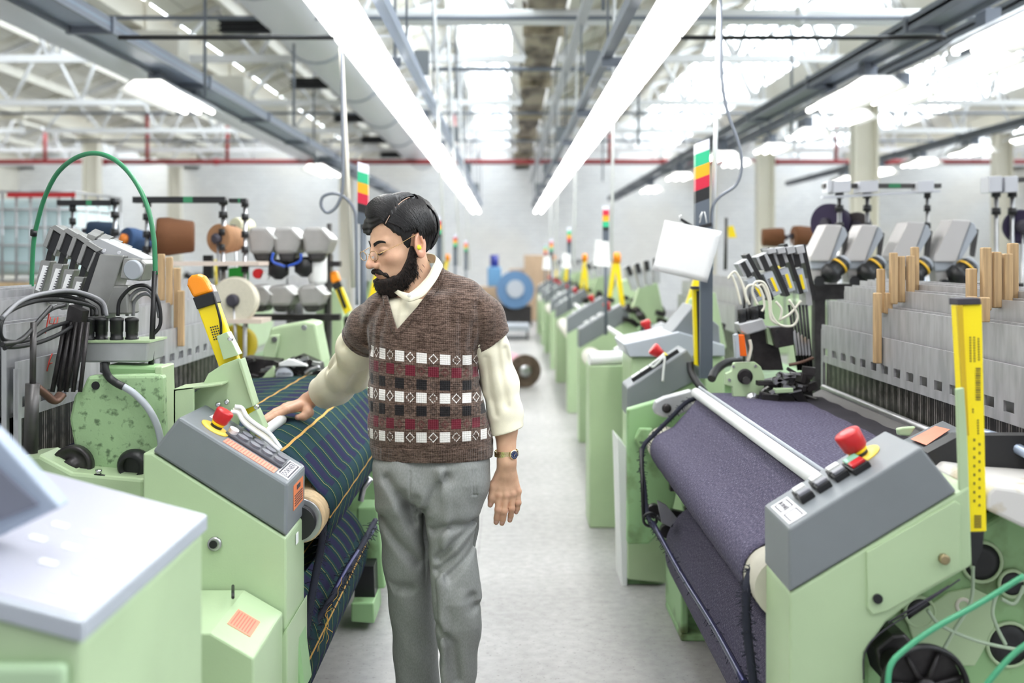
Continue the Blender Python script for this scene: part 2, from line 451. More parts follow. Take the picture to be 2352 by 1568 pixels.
# long grey busbar trunkings
def trunking(xc, zc, y0, y1, wd, label, m1):
    t = thing('cable_trunking', label, 'cable trunking', (xc, y0, zc))
    G().bb(xc-wd/2, xc+wd/2, y0, y1, zc-0.012, zc+0.012).build('web', m1, t)
    G().bb(xc-wd/2, xc-wd/2+0.02, y0, y1, zc-0.05, zc+0.05).bb(xc+wd/2-0.02, xc+wd/2, y0, y1, zc-0.05, zc+0.05).build('flange', m_cond, t)
    g = G(); yy = y0+1
    while yy < y1: g.bb(xc-wd/2-0.015, xc+wd/2+0.015, yy, yy+0.05, zc-0.06, zc+0.06); yy += 2.4
    build_each(g, 'clamp', m_cond, t)
    return t
m_tray = mat('blue_grey_tray', (0.30, 0.35, 0.45), 0.4, metal=0.2)
trunking(-2.86, 3.14, 1.5, 28, 0.30, 'wide blue-grey cable trunking running away on the left under the roof', m_tray)
trunking(2.86, 3.14, 1.5, 29, 0.24, 'dark grey steel trunking running away on the right above square lamps', m_cond)
trunking(3.75, 3.4, 2.5, 24, 0.10, 'thin dark trunking carrying the second row of square lamps', m_cond)
trunking(6.3, 3.2, 9, 24, 0.10, 'thin dark trunking carrying the farthest row of square lamps', m_cond)

# two continuous rows of bright tubes over the aisle
m_tube = mat('lit_tube', (1, 1, 1), 0.4, emit=(1.0, 0.99, 0.96), estr=LAMP_E)
m_refl = mat('white_reflector', (0.85, 0.85, 0.86), 0.35)
def fitting(x, y, z, sgn, L=1.5):
    t = thing('fluorescent_light', '', 'light fitting', (x, y, z))
    G().xz([(x-0.125, z-0.01), (x-0.09, z+0.05), (x+0.09, z+0.05), (x+0.125, z-0.01), (x+0.12, z-0.01), (x+0.085, z+0.042), (x-0.085, z+0.042), (x-0.12, z-0.01)], y, y+L).build('reflector', m_refl, t)
    for dx in (-0.072, 0.072):
        G().cyl((x+dx, y+0.03, z-0.012), (x+dx, y+L-0.03, z-0.012), 0.03, 12).build('tube', m_tube, t)
    G().bb(x-0.05, x+0.05, y, y+L, z+0.05, z+0.11).build('gear_tray', m_refl, t)
    G().bb(x-0.02, x+0.02, y+0.7, y+0.74, z+0.10, z+0.155).bb(x-0.145, x+0.145, y+0.7, y+0.74, z+0.15, z+0.16).build('hanger', m_refl, t)
    return t
LZ = 2.72
for sgn, nm in ((-1, 'left'), (1, 'right')):
    f0 = None
    for k in range(17):
        yy = 1.0+1.56*k
        if f0 is None: f0 = fitting(sgn*0.80, yy, LZ, sgn); o = f0
        else: o = copy_tree(f0); o.location = (sgn*0.80, yy, LZ)
        tag(o, 'bright twin-tube fluorescent fitting in the %s of the two rows over the aisle' % nm, 'light fitting', 'tube lights in the %s row over the aisle' % nm)
    xx = sgn*0.66
    t = thing('light_rail', 'grey slotted steel channel above the %s row of aisle tube lights' % nm, 'rail', (xx, 1, 2.9))
    G().bb(xx-0.03, xx+0.03, 1.0, 27.4, 2.86, 2.93).build('channel', m_cond if sgn > 0 else m_tray, t)
    g = G(); h = G()
    for k in range(11):
        yy = 2+2.5*k
        g.cyl((xx, yy, 2.93), (xx, yy, 4.4), 0.008, 6)
        h.bb(xx-0.04, xx+0.2*sgn, yy, yy+0.03, 2.80, 2.86)
    build_each(g, 'hanger_rod', m_cond, t); build_each(h, 'bracket', m_cond, t)
    g = G()
    for yy in (8.2, 13, 18, 23): g.bb(xx-0.055, xx+0.055, yy, yy+0.1, 2.96, 3.14)
    build_each(g, 'junction_box', m_grey, t)
# square lamps hung from the trunkings
m_tube2 = mat('lit_tube_soft', (1, 1, 1), 0.4, emit=(1.0, 0.98, 0.92), estr=LAMP_E*0.45)
def lamp3(x, y, z, L=1.3):
    t = thing('hanging_lamp', '', 'hanging lamp', (x, y, z))
    G().xz([(x-0.26, z), (x-0.12, z+0.10), (x+0.12, z+0.10), (x+0.26, z), (x+0.25, z), (x+0.11, z+0.09), (x-0.11, z+0.09), (x-0.25, z)], y, y+L).build('shade', m_refl, t)
    for dx in (-0.13, 0, 0.13):
        G().cyl((x+dx, y+0.02, z+0.02), (x+dx, y+L-0.02, z+0.02), 0.024, 10).build('tube', m_tube2, t)
    for q in (y+0.15, y+L-0.3): G().bb(x-0.05, x+0.05, q, q+0.15, z+0.1, z+0.24).build('hanger', m_cond, t)
    G().cyl((x, y+0.33, z+0.22), (x, y+0.33, z+0.42), 0.006, 6).build('chain', m_cond, t)
    return t
l0 = lamp3(-3.0, 8.9, 2.94, 1.5); tag(l0, 'three-tube lamp hanging under the left blue-grey trunking, nearest on that side', 'hanging lamp')
lab = {(-3.05, 17.0): 'small shaded lamp under the left trunking, farther one above the yarn racks'}
spots = [(-3.05, 17.0, 2.94, lab[(-3.05, 17.0)], None)]
spots += [(3.1, 5.6, 2.90, 'square lamp at the upper right corner, nearest of the right-hand lamps', None),
          (2.95, 8.5, 2.90, 'wide square lamp with grey shade under the right dark trunking', None)]
for yy in (8.2, 9.9, 11.5, 13.1, 14.9, 17.2): spots.append((3.75, yy, 3.05, 'square lit lamp in the middle row right of the aisle', 'square lamps in the middle right row'))
for yy in (12.4, 14.2, 16.0, 17.8, 19.6): spots.append((6.3, yy, 2.95, 'square lit lamp in the farthest row at the right', 'square lamps in the far right row'))
for yy in (14.0, 17.5, 21): spots.append((2.86, yy, 2.85, 'small distant lamp below the dark trunking near the far wall', 'distant lamps under the dark trunking'))
l1 = None
for (x, y, z, lb, gr) in spots:
    if gr:
        if l1 is None: l1 = lamp3(x, y, z, 0.66); o = l1
        else: o = copy_tree(l1); o.location = (x, y, z)
    else: o = copy_tree(l0); o.location = (x, y, z)
    if 'group' in o: del o['group']
    tag(o, lb, 'hanging lamp', gr)
# round white air duct with dark grilles on the left
t = thing('air_duct', 'large round white air duct under the left roof slope', 'air duct', (-2.15, 5, 4.1))
G().cyl((-2.15, 5, 4.12), (-2.15, 27, 4.12), 0.38, 24).build('duct', mat('white_duct', (0.76, 0.77, 0.79), 0.3), t)
g = G()
for yy in (6, 9, 12, 15, 18, 21): g.cyl((-2.15, yy, 4.12), (-2.15, yy+0.06, 4.12), 0.40, 24)
build_each(g, 'joint_ring', m_lgrey, t)
for yy in (10.6, 14.1, 17.6, 20.9, 24):
    g = G().bb(-2.85, -2.37, yy, yy+0.1, 3.78, 3.92)
    for k in range(3): g.bb(-2.87, -2.36, yy-0.02, yy+0.0, 3.79+0.045*k, 3.81+0.045*k)
    g.build('grille', m_black, t)
t = thing('air_duct', 'second white air duct farther left with short branch boxes', 'air duct', (-4.6, 8, 4.0))
G().cyl((-4.55, 8, 3.95), (-4.55, 27, 3.95), 0.25, 20).build('duct', MATS['white_duct'], t)
g = G()
for yy in (9, 12, 15, 18, 21): g.bb(-4.4, -3.7, yy, yy+0.4, 3.8, 4.1)
build_each(g, 'branch_box', m_cream, t)
# ------------------------------------------------------------------ looms: shared pieces
def heald_mat():
    m, b = newmat('heddle_wires', 0.4, 0.6)
    v, x, y, z = xcoord('Object')
    a = ((y*420).sin()*0.5+0.5)*((y*97+1.3).sin()*0.35+0.65); n = xnoise(v, 30, 2)
    c = mixc(xremap(a*n, 0.15, 0.55), (0.025, 0.022, 0.02), (0.36, 0.33, 0.31)); X.nt.links.new(c.v, b.inputs['Base Color']); return m
m_heald = heald_mat()
def frames(t, sgn, ya, yb, T=None, nfr=8, tops=(1.25, 1.356, 1.36, 1.42, 1.425, 1.445, 1.45, 1.455), holes=True):
    """stack of heald frames of one loom; the front rail has its row of windows"""
    for i in range(nfr):
        x = 1.40+0.034*i; f = G(T)
        z0, z1 = 1.085, tops[i]
        if i == 0 and holes:
            # rail with real openings near the lower edge
            zt, zb = z0+0.062, z0+0.03
            f.bb(sgn*x, sgn*(x+0.008), ya, yb, zt, z1); f.bb(sgn*x, sgn*(x+0.008), ya, yb, z0, zb)
            n = int((yb-ya)/0.12); st = (yb-ya)/n
            for k in range(n+1):
                yy = ya+k*st; f.bb(sgn*x, sgn*(x+0.008), yy-st*0.24 if k else yy, yy+st*0.24 if k < n else yb, zb, zt)
        else: f.bb(sgn*x, sgn*(x+0.008), ya, yb, z0, z1)
        f.bb(sgn*(x-0.002), sgn*(x+0.012), ya, ya+0.02, 0.80, z1-0.02); f.bb(sgn*(x-0.002), sgn*(x+0.012), yb-0.02, yb, 0.80, z1-0.02)
        f.build('heald_frame', m_galv, t)
    G(T).bb(sgn*1.413, sgn*1.418, ya+0.03, yb-0.03, 0.86, 1.085).build('heddles', m_heald, t)
    G(T).bb(sgn*1.48, sgn*1.485, ya+0.03, yb-0.03, 0.86, 1.30).build('heddles', m_heald, t)

def ustrip(g, prof, ya, yb, n=1):
    rows = [[(x, ya+(yb-ya)*k/n, z) for x, z in prof] for k in range(n+1)]
    g.grid(rows)
def arc(cx, cz, r, a0, a1, n=8):
    return [(cx+r*math.cos(R(a0+(a1-a0)*i/n)), cz+r*math.sin(R(a0+(a1-a0)*i/n))) for i in range(n+1)]
# cross-section of the woven cloth (right-hand side; the left is mirrored)
CP = [(1.36, 0.955), (1.22, 0.965), (1.05, 0.972), (0.95, 0.975)] + arc(0.845, 0.925, 0.05, 80, 140, 5) + [(0.755, 0.895), (0.70, 0.835)] + arc(0.685, 0.735, 0.082, 128, 225, 8) + [(0.66, 0.64), (0.74, 0.56), (0.83, 0.50)]
CPL = [(1.36, 0.965), (1.22, 0.975), (1.05, 0.985), (0.95, 0.99), (0.80, 0.988), (0.74, 0.978), (0.68, 0.945), (0.63, 0.89)] + arc(0.617, 0.765, 0.074, 118, 195, 7) + [(0.565, 0.66), (0.62, 0.585), (0.72, 0.53), (0.83, 0.50)]
def cloth(name, sgn, ya, yb, m, T=None, w0=0.0):
    CP = globals()['CPL'] if sgn < 0 else globals()['CP']
    # uv: u across the loom (metres), v along the cloth
    prof = []
    for i in range(len(CP)-1):
        a, b = Vector(CP[i]), Vector(CP[i+1]); k = max(1, int((b-a).length/0.03))
        for j in range(k): prof.append(a.lerp(b, j/k))
    prof.append(Vector(CP[-1]))
    L = [0]
    for i in range(1, len(prof)): L.append(L[-1]+(prof[i]-prof[i-1]).length)
    n = 40; me = bpy.data.meshes.new(name); vs = []; fs = []; uv = []
    for i, p in enumerate(prof):
        for j in range(n+1):
            y = ya+(yb-ya)*j/n
            q = Vector((sgn*p.x, y, p.y+0.0015*math.sin(j*1.3+i*0.4)))
            vs.append(T(q) if T else q); uv.append((y, L[i]))
    for i in range(len(prof)-1):
        for j in range(n): a = i*(n+1)+j; fs.append((a, a+1, a+n+2, a+n+1))
    me.from_pydata([tuple(v) for v in vs], [], fs); me.polygons.foreach_set('use_smooth', [True]*len(fs))
    ul = me.uv_layers.new(name='UVMap')
    for l in me.loops: ul.data[l.index].uv = uv[l.vertex_index]
    me.materials.append(m); o = bpy.data.objects.new(name, me); COL.objects.link(o)
    q = o.modifiers.new('s', 'SOLIDIFY'); q.thickness = 0.003; q.offset = 0
    return o
def cloth_roll(name, sgn, cx, cz, r, ya, yb, m):
    n = 40; vs = []; fs = []; uv = []
    for k, y in enumerate((ya, yb)):
        for j in range(n+1):
            a = 2*math.pi*j/n; vs.append((sgn*(cx+r*math.cos(a)), y, cz+r*math.sin(a))); uv.append((y, a*r))
    for j in range(n): fs.append((j, j+1, n+1+j+1, n+1+j))
    k = len(vs); vs += [(sgn*cx, ya, cz), (sgn*cx, yb, cz)]; uv += [(ya, 0), (yb, 0)]
    for j in range(n): fs.append((j, j+1, k)); fs.append((n+1+j, n+2+j, k+1))
    me = bpy.data.meshes.new(name); me.from_pydata(vs, [], fs); me.polygons.foreach_set('use_smooth', [i < n for i in range(len(fs))])
    ul = me.uv_layers.new(name='UVMap')
    for l in me.loops: ul.data[l.index].uv = uv[l.vertex_index]
    me.materials.append(m); o = bpy.data.objects.new(name, me); COL.objects.link(o); return o
# tartan
m_tartan, b = newmat('tartan_cloth', 0.95, 0, 0.04)
v, u, vv, _ = xcoord('UV')
PV, PU = 0.262, 0.126           # repeat along the cloth and across it
sv = (vv+0.125).mod(PV); su = (u+0.02).mod(PU)
navy_v = sv.band(0.075, 0.205)
navy_u = su.band(0.030, 0.096)
gr = (0.014, 0.042, 0.043); nv = (0.021, 0.019, 0.055); dg = (0.006, 0.036, 0.030)
c = mixc(navy_u*0.5, gr, (0.022, 0.042, 0.066))
c = mixc(navy_v*0.25, c, nv)
c = mixc(navy_u*navy_v, c, nv)
c = mixc((su-0.0).band(0.0, 0.016).max(su.band(0.110, 0.126))*0.75, c, dg)
c = mixc(su.pulse(0.003, 0.0045)*0.9, c, (0.36, 0.34, 0.12)); c = mixc(su.pulse(0.018, 0.003)*0.5, c, (0.04, 0.15, 0.10))
c = mixc(sv.pulse(0.012, 0.0085), c, (0.58, 0.34, 0.10))
nn = xnoise(v, 420, 2); c = mixc(xremap(nn, 0.35, 0.7)*0.16, c, (0.06, 0.075, 0.11))
X.nt.links.new(c.v, b.inputs['Base Color']); xbump(b, nn, 0.15, 0.001)
# plum grey worsted
m_plum, b = newmat('plum_grey_cloth', 0.85, 0, 0.2)
v, u, vv, _ = xcoord('UV')
n1 = xnoise(v, 330, 2); v2, u2, w2, _ = xcoord('UV', (420, 110, 1)); n2 = xnoise(v2, 1.0, 2)
c = mixc(xremap(n2, 0.48, 0.72), (0.056, 0.050, 0.088), (0.235, 0.215, 0.29)); c = mixc(xremap(n1, 0.5, 0.68)*0.5, c, (0.05, 0.045, 0.085))
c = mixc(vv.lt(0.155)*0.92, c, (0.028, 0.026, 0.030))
X.nt.links.new(c.v, b.inputs['Base Color']); xbump(b, n2+n1, 0.3, 0.002)

def slope(A, B, y0):
    """local frame on a sloping panel: u along A->B, v away from camera, h above it"""
    A = Vector(A); d = (Vector(B)-A); d.y = 0; d.normalize(); n = Vector((-d.z, 0, d.x))
    if n.z < 0: n = -n
    return lambda u, v, h=0.0: Vector((A.x, y0, A.z))+d*u+Vector((0, v, 0))+n*h
def patch(g, fr, u0, u1, v0, v1, h0, h1):
    g.add([fr(u, v, h) for h in (h0, h1) for u, v in ((u0, v0), (u1, v0), (u1, v1), (u0, v1))],
          [(0, 1, 2, 3), (4, 5, 6, 7), (0, 1, 5, 4), (1, 2, 6, 5), (2, 3, 7, 6), (3, 0, 4, 7)])
    return g
def estop(fr, u, v, parent, r=0.024, hh=0.045, ring=0.042):
    n = (fr(u, v, 1)-fr(u, v, 0)); o = fr(u, v)
    G().lathe([(ring, 0), (ring, 0.003), (ring*0.7, 0.006)], o, n).build('warning_ring', MATS.get('ring_yellow') or mat('ring_yellow', (0.93, 0.66, 0.10), 0.4), parent)
    e = G().lathe([(r*0.72, 0.004), (r*0.72, 0.016)], o, n).build('button_base', m_black, parent)
    G().lathe([(r*0.75, 0.014), (r*0.85, 0.024)], o, n).build('collar', m_yellow, e)
    g = G(); k = 36
    g.lathe([(r*0.85, 0.022), (r*0.98, 0.028), (r*1.08, hh+0.01), (r*1.0, hh+0.014), (r*0.5, hh+0.016)], o, n, k)
    g.build('mushroom_cap', m_red, e)

# ================================================================== left loom (tartan)
L = thing('power_loom', 'green power loom weaving tartan, left of the man with grey console and leaning yellow bar', 'loom', (-1.2, 3.0, 0))
Yc = 2.92
G().px([(411, 957), (660, 1111), (658, 1233), (349, 1037)], Yc, 0.26).build('console_housing', m_grey, L, bevel=0.008)
G().px([(328, 1040), (349, 1040), (658, 1236), (658, 1890), (328, 1890)], Yc+0.002, 0.257).build('console_cabinet', m_green, L, bevel=0.006)
g = G(); g.px([(660, 1440), (660, 1890), (560, 1890), (575, 1568)], Yc-0.012, 0.29); g.build('plinth_panel', m_green, L, bevel=0.004)
# slanted-top box in front
bx = G().px([(330, 1453), (484, 1453), (583, 1511), (583, 2055), (330, 2055)], 2.58, 0.336).build('step_box', m_green, L, bevel=0.006)
fr = slope(P(484, 1453, 2.58), P(583, 1511, 2.58), 2.58)
patch(G(), fr, 0.018, 0.085, 0.09, 0.20, 0.0005, 0.0015).build('warning_label', m_stick, bx)
g = G()
for k in range(7): patch(g, fr, 0.024+0.008*k, 0.027+0.008*k, 0.10, 0.19, 0.0015, 0.002)
g.build('label_lines', mat('faded_red_print', (0.6, 0.16, 0.12), 0.6), bx)
G().cyl(P(535, 1372, 2.75), P(535, 1345, 2.85), 0.004, 8).build('cable_stub', m_black, bx)
G().lathe([(0.019, 0), (0.019, -0.008), (0.013, -0.009)], P(494, 1248, Yc), (0, 1, 0)).build('lock_ring', m_steel, L)
G().lathe([(0.011, 0), (0.011, -0.012)], P(492, 1248, Yc), (0, 1, 0)).build('lock_core', m_black, L)
# console top
fr = slope(P(411, 957, Yc), P(660, 1111, Yc), Yc)
estop(fr, 0.088, 0.085, L)
g = patch(G(), fr, 0.135, 0.300, 0.018, 0.072, 0.0004, 0.0016); lb = g.build('instruction_label', m_stick, L)
g = G()
for k in range(17): patch(g, fr, 0.141+0.0093*k, 0.144+0.0093*k, 0.024, 0.066, 0.0016, 0.002)
g.build('label_lines', MATS['faded_red_print'], lb)
pb = patch(G(), fr, 0.118, 0.306, 0.088, 0.165, 0.0, 0.009).build('switch_plate', mat('dark_grey_plastic', (0.09, 0.09, 0.105), 0.35), L, bevel=0.003)
m_key = mat('grey_switch_plastic', (0.20, 0.20, 0.23), 0.3)
for k in range(4):
    g = G(); o = fr(0.165+0.040*k, 0.118, 0.009); n = fr(0, 0, 1)-fr(0, 0, 0); d = fr(1, 0)-fr(0, 0)
    ring = [o+d*0.017*math.cos(2*math.pi*j/20)+Vector((0, 0.016, 0))*math.sin(2*math.pi*j/20) for j in range(20)]
    g.prism(ring, n*0.006); g.build('rocker_switch', m_key, L)
    g = G(); ring = [p+Vector((0, 0.052, 0)) for p in ring]; g.prism(ring, n*0.004); g.build('rocker_switch', m_key, L)
g = G(); o = fr(0.132, 0.115, 0.009); ring = [o+d*0.014*math.cos(2*math.pi*j/20)+Vector((0, 0.02, 0))*math.sin(2*math.pi*j/20) for j in range(20)]
g.prism(ring, n*0.012); g.build('push_button', mat('white_button', (0.85, 0.80, 0.80), 0.3), L)
patch(G(), fr, 0.045, 0.085, 0.16, 0.20, 0.0004, 0.001).build('small_label', m_paper, L)
pl = patch(G(), fr, 0.305, 0.343, 0.03, 0.215, 0.0003, 0.0022).build('name_plate', mat('plate_white', (0.78, 0.76, 0.80), 0.3), L)
g = G()
for (a, bb_) in ((0.308, 0.312), (0.336, 0.340)): patch(g, fr, a, bb_, 0.045, 0.20, 0.0022, 0.0027)
for (a, bb_) in ((0.045, 0.049), (0.196, 0.20)): patch(g, fr, 0.308, 0.340, a, bb_, 0.0022, 0.0027)
g.build('plate_border', m_ink, pl)
M = frame_m(fr(0.324, 0.122, 0.0024), Vector((0, 1, 0)), -(fr(1, 0)-fr(0, 0)))
M = M @ Matrix.Diagonal((1.0, 0.72, 1, 1)); 
text('DORNIER', 0.032, M, m_ink, pl)
# white cable bundle lying along the console
for k, (dv, dh) in enumerate(((0, 0), (0.014, 0.004), (0.028, 0), (0.012, 0.016))):
    q = [(0.085, 0.195, 0.036), (0.105, 0.20, 0.042), (0.135, 0.19, 0.030), (0.175, 0.195, 0.024), (0.215, 0.195, 0.022), (0.265, 0.20, 0.012)]
    G().tube(smooth_path([fr(u_, v_+dv, h_+dh*(1 if i < 5 else 0.3)) for i, (u_, v_, h_) in enumerate(q)], 6), 0.0062, 8).build('white_cable', m_cablewhite if k == 1 else m_white, L)
# side sticker
xs = P(659, 1111, Yc).x+0.0012
st = G().add([(xs, Yc+0.085, 0.905), (xs, Yc+0.225, 0.905), (xs, Yc+0.225, 0.835), (xs, Yc+0.085, 0.835)], [(0, 1, 2, 3)]).build('side_sticker', m_stickd, L, solid=0.001)
g = G()
for k in range(5): g.bb(xs, xs+0.0012, Yc+0.10, Yc+0.21, 0.843+0.007*k, 0.846+0.007*k)
g.bb(xs, xs+0.0012, Yc+0.13, Yc+0.18, 0.885, 0.898); g.build('sticker_print', m_ink, st)
G().bb(xs-0.001, xs+0.001, Yc+0.12, Yc+0.15, 0.73, 0.76).build('paper_tag', m_paper, L)
# leaning yellow light bar in its green bracket
br = G().px([(497, 772), (521, 762), (548, 815), (513, 826)], 3.17, 0.05)
br.px([(512, 836), (549, 822), (583, 932), (553, 944), (546, 985), (480, 1010), (440, 1010), (440, 905), (462, 890), (478, 858)], 3.17, 0.012)
br.px([(546, 828), (552, 824), (585, 930), (580, 934)], 3.15, 0.06)
br.px([(562, 956), (589, 940), (609, 984), (578, 1004)], 3.16, 0.05)
br.px([(398, 893), (445, 888), (445, 1010), (398, 1010)], 3.10, 0.012); br.px([(398, 893), (510, 880), (510, 885), (400, 899)], 3.10, 0.11)
br.px([(398, 893), (404, 893), (404, 1010), (398, 1010)], 3.10, 0.12)
br.build('bar_bracket', m_green, L, bevel=0.002)
bar = G().px([(453, 708), (498, 694), (533, 790), (612, 998), (592, 1012), (505, 850)], 3.2, 0.035).build('light_bar', m_yellow, L, bevel=0.004)
G().px([(428, 655), (430, 641), (438, 632), (454, 629), (466, 634), (476, 648), (488, 671), (443, 685)], 3.195, 0.045).build('beacon_lamp', m_orange, bar, bevel=0.01, seg=3)
G().px([(442, 684), (489, 669), (498, 696), (452, 711)], 3.19, 0.055).build('lamp_socket', m_black, bar, bevel=0.003)
G().px([(478, 650), (487, 655), (500, 690), (492, 694)], 3.21, 0.03).build('clear_strip', m_glassy, bar)
g = G()
for i in range(6):
    for j in range(4): o = P(484+5*j+1.6*i, 752-1.2*j+5.5*i, 3.199); g.box(o, (0.004, 0.001, 0.004))
g.build('dot_print', m_ink, bar)
G().tube(pth((492, 680, 3.19), (506, 735, 3.18), (508, 770, 3.2)), 0.004, 8).build('bar_cable', m_black, bar)
for (x, y) in ((530, 778), (590, 934), (502, 928), (522, 922)):
    G().lathe([(0.008, 0), (0.008, -0.008), (0.004, -0.010)], P(x, y, 3.155), (0, 1, 0), 10).build('bolt', m_chrome, L)
# end casting, junction box and connectors
cast = G().px([(201, 863), (352, 860), (372, 862), (376, 1000), (376, 1110), (200, 1110), (170, 1030), (158, 962), (170, 906), (188, 892)], 3.22, 0.05).build('end_casting', m_green2, L, bevel=0.01)
G().px([(355, 842), (372, 842), (378, 1040), (360, 1040)], 3.24, 0.12).build('casting_flange', m_green, L, bevel=0.004)
G().px([(240, 838), (360, 842), (360, 866), (235, 866)], 3.30, 0.1).build('casting_cap', m_greend, L, bevel=0.01)
G().lathe([(0.0125, -0.002), (0.0125, 0.01)], P(220, 885, 3.22), (0, 1, 0)).build('plug', m_black, L)
jb = G().px([(170, 784), (342, 784), (338, 832), (172, 832)], 3.30, 0.16).build('junction_box', m_alu, L, bevel=0.006)
G().px([(168, 782), (344, 782), (344, 787), (168, 787)], 3.295, 0.17).build('box_lid', m_green, jb)
for k, x in enumerate((203, 233, 268, 303)):
    o = P(x, 784, 3.33+0.02*(k % 2)); c = G().lathe([(0.021, 0), (0.021, 0.012), (0.0185, 0.014), (0.0185, 0.03), (0.02, 0.031), (0.02, 0.062), (0.0215, 0.064), (0.0215, 0.072), (0.012, 0.076)], o, (0, 0, 1), 16).build('round_connector', m_black, jb)
G().lathe([(0.016, 0), (0.016, -0.03), (0.012, -0.032)], P(241, 832, 3.36), (0, 0, 1), 8).build('gland_nut', m_steel, jb)
G().tube(pth((241, 835, 3.33), (243, 852, 3.24), (252, 868, 3.19), (268, 880, 3.19), (284, 888, 3.19)), 0.0115, 12).build('flexible_conduit', m_black, jb)
G().tube(pth((283, 887, 3.19), (310, 905, 3.19), (340, 937, 3.19), (360, 975, 3.19), (369, 1012, 3.19), (371, 1050, 3.19)), 0.0105, 12).build('grey_conduit', m_lgrey, jb)
# dark castings below it
g = G()
g.lathe([(0.060, 0), (0.060, -0.03), (0.052, -0.034), (0.046, -0.026), (0.024, -0.026), (0.022, -0.045), (0.008, -0.048)], P(172, 1066, 3.20), (0, 1, 0), 28)
g.px([(100, 1045), (165, 1035), (200, 1090), (120, 1085)], 3.21, 0.06); g.build('drive_wheel', m_dark, L)
G().lathe([(0.03, 0), (0.03, -0.03)], P(244, 1095, 3.22), (0, 1, 0)).build('roller_stub', m_black, L)
kn = G().lathe([(0.02, 0.03), (0.045, 0.01), (0.05, -0.02), (0.03, -0.06), (0.028, -0.03)], P(312, 1066, 3.21), (0, 1, 0)).build('hand_knob', m_black, L)
G().tube(pth((158, 1095, 3.12), (200, 1094, 3.12), (240, 1096, 3.12), (258, 1108, 3.12)), 0.008, 8).build('lever', m_black, L)
G().lathe([(0.009, 0), (0.009, 0.012)], P(227, 1087, 3.12), (0, 0, 1), 10).build('lever_bolt', m_chrome, L)
G().px([(40, 1050), (90, 1045), (165, 1085), (330, 1100), (330, 1300), (40, 1300)], 3.11, 0.14).build('guard', m_green, L, bevel=0.01)
G().px([(108, 1003), (158, 985), (158, 1012), (116, 1028)], 3.9, 0.4).build('reed_cap', m_alu, L)
# colour selector: leaning modules
def q4(a, b, c, d, Y, t, g): g.px([a, b, c, d], Y, t)
for i in range(4):
    ox, oy = -27*i+(0, 4, 6, 4)[i], -19*i+(0, 2, 8, 20)[i]; Y = 3.40+0.035*i
    mod = thing  # keep names short
    g = G(); q4((193+ox, 561+oy), (222+ox, 580+oy), (200+ox, 622+oy), (178+ox, 602+oy), Y, 0.045, g)
    a = g.build('solenoid_block', m_black, L, bevel=0.003)
    g = G(); q4((190+ox, 560+oy), (200+ox, 562+oy), (184+ox, 606+oy), (175+ox, 601+oy), Y-0.008, 0.055, g); q4((216+ox, 578+oy), (222+ox, 580+oy), (202+ox, 626+oy), (198+ox, 622+oy), Y-0.006, 0.05, g); q4((191+ox, 559+oy), (204+ox, 553+oy), (236+ox, 572+oy), (222+ox, 580+oy), Y-0.008, 0.07, g)
    g.build('block_cover', m_cast, a, bevel=0.002)
    g = G(); q4((188+ox, 606+oy), (199+ox, 612+oy), (190+ox, 650+oy), (178+ox, 645+oy), Y+0.01, 0.03, g); g.build('black_neck', m_black, a)
    g = G(); q4((170+ox, 634+oy), (194+ox, 636+oy), (166+ox, 730+oy), (151+ox, 722+oy), Y-0.004, 0.05, g); g.build('actuator_body', m_cast, L, bevel=0.004)
    g = G(); q4((176+ox, 646+oy), (188+ox, 648+oy), (168+ox, 706+oy), (158+ox, 702+oy), Y-0.0055, 0.002, g); bd = g.build('actuator_label', m_paper, L)
    g = G()
    for k in range(9): p = P(186+ox-2.2*k, 652+oy+6*k, Y-0.006); g.box(p, (0.006, 0.0008, 0.003))
    g.build('label_print', m_ink, bd)
g = G(); q4((222, 577), (231, 583), (186, 738), (162, 738), 3.37, 0.09, g); g.build('mounting_plate', m_black, L)
g = G().px([(229, 583), (285, 587), (238, 735), (178, 735), (195, 686)], 3.36, 0.10); g.build('selector_housing', m_cast, L, bevel=0.004)
G().px([(206, 554), (230, 548), (332, 594), (320, 598), (229, 583)], 3.40, 0.12).build('top_cover', m_alu, L, bevel=0.002)
g = G()
for i in range(5):
    for j in range(2): g.box(P(215+22*i+8*j, 543+11*i-6*j, 3.46+0.07*j), (0.03, 0.03, 0.018), (0.3, 0.35, 0))
build_each(g, 'top_clip', m_cast, L)
g = G()
for i in range(4): g.box(P(226+22*i, 552+11*i, 3.455), (0.016, 0.02, 0.014), (0.3, 0.35, 0))
build_each(g, 'dark_clip', m_black, L)
mt = G().px([(283, 592), (326, 596), (336, 606), (322, 646), (275, 640)], 3.33, 0.10).build('stepper_motor', m_cast, L, bevel=0.005)
G().lathe([(0.031, 0), (0.031, -0.012), (0.028, -0.014)], P(309, 619, 3.33), (0.25, 1, 0.1), 28).build('motor_cap', m_lgrey, mt)
G().px([(258, 656), (292, 655), (296, 722), (238, 722)], 3.36, 0.10).build('valve_block', m_cast, L, bevel=0.006)
for c0 in ((240, 575), (274, 580), (186, 729)):
    G().lathe([(0.006, 0), (0.006, -0.004)], P(c0[0], c0[1], 3.36), (0, 1, 0), 8).build('screw', m_chrome, L)
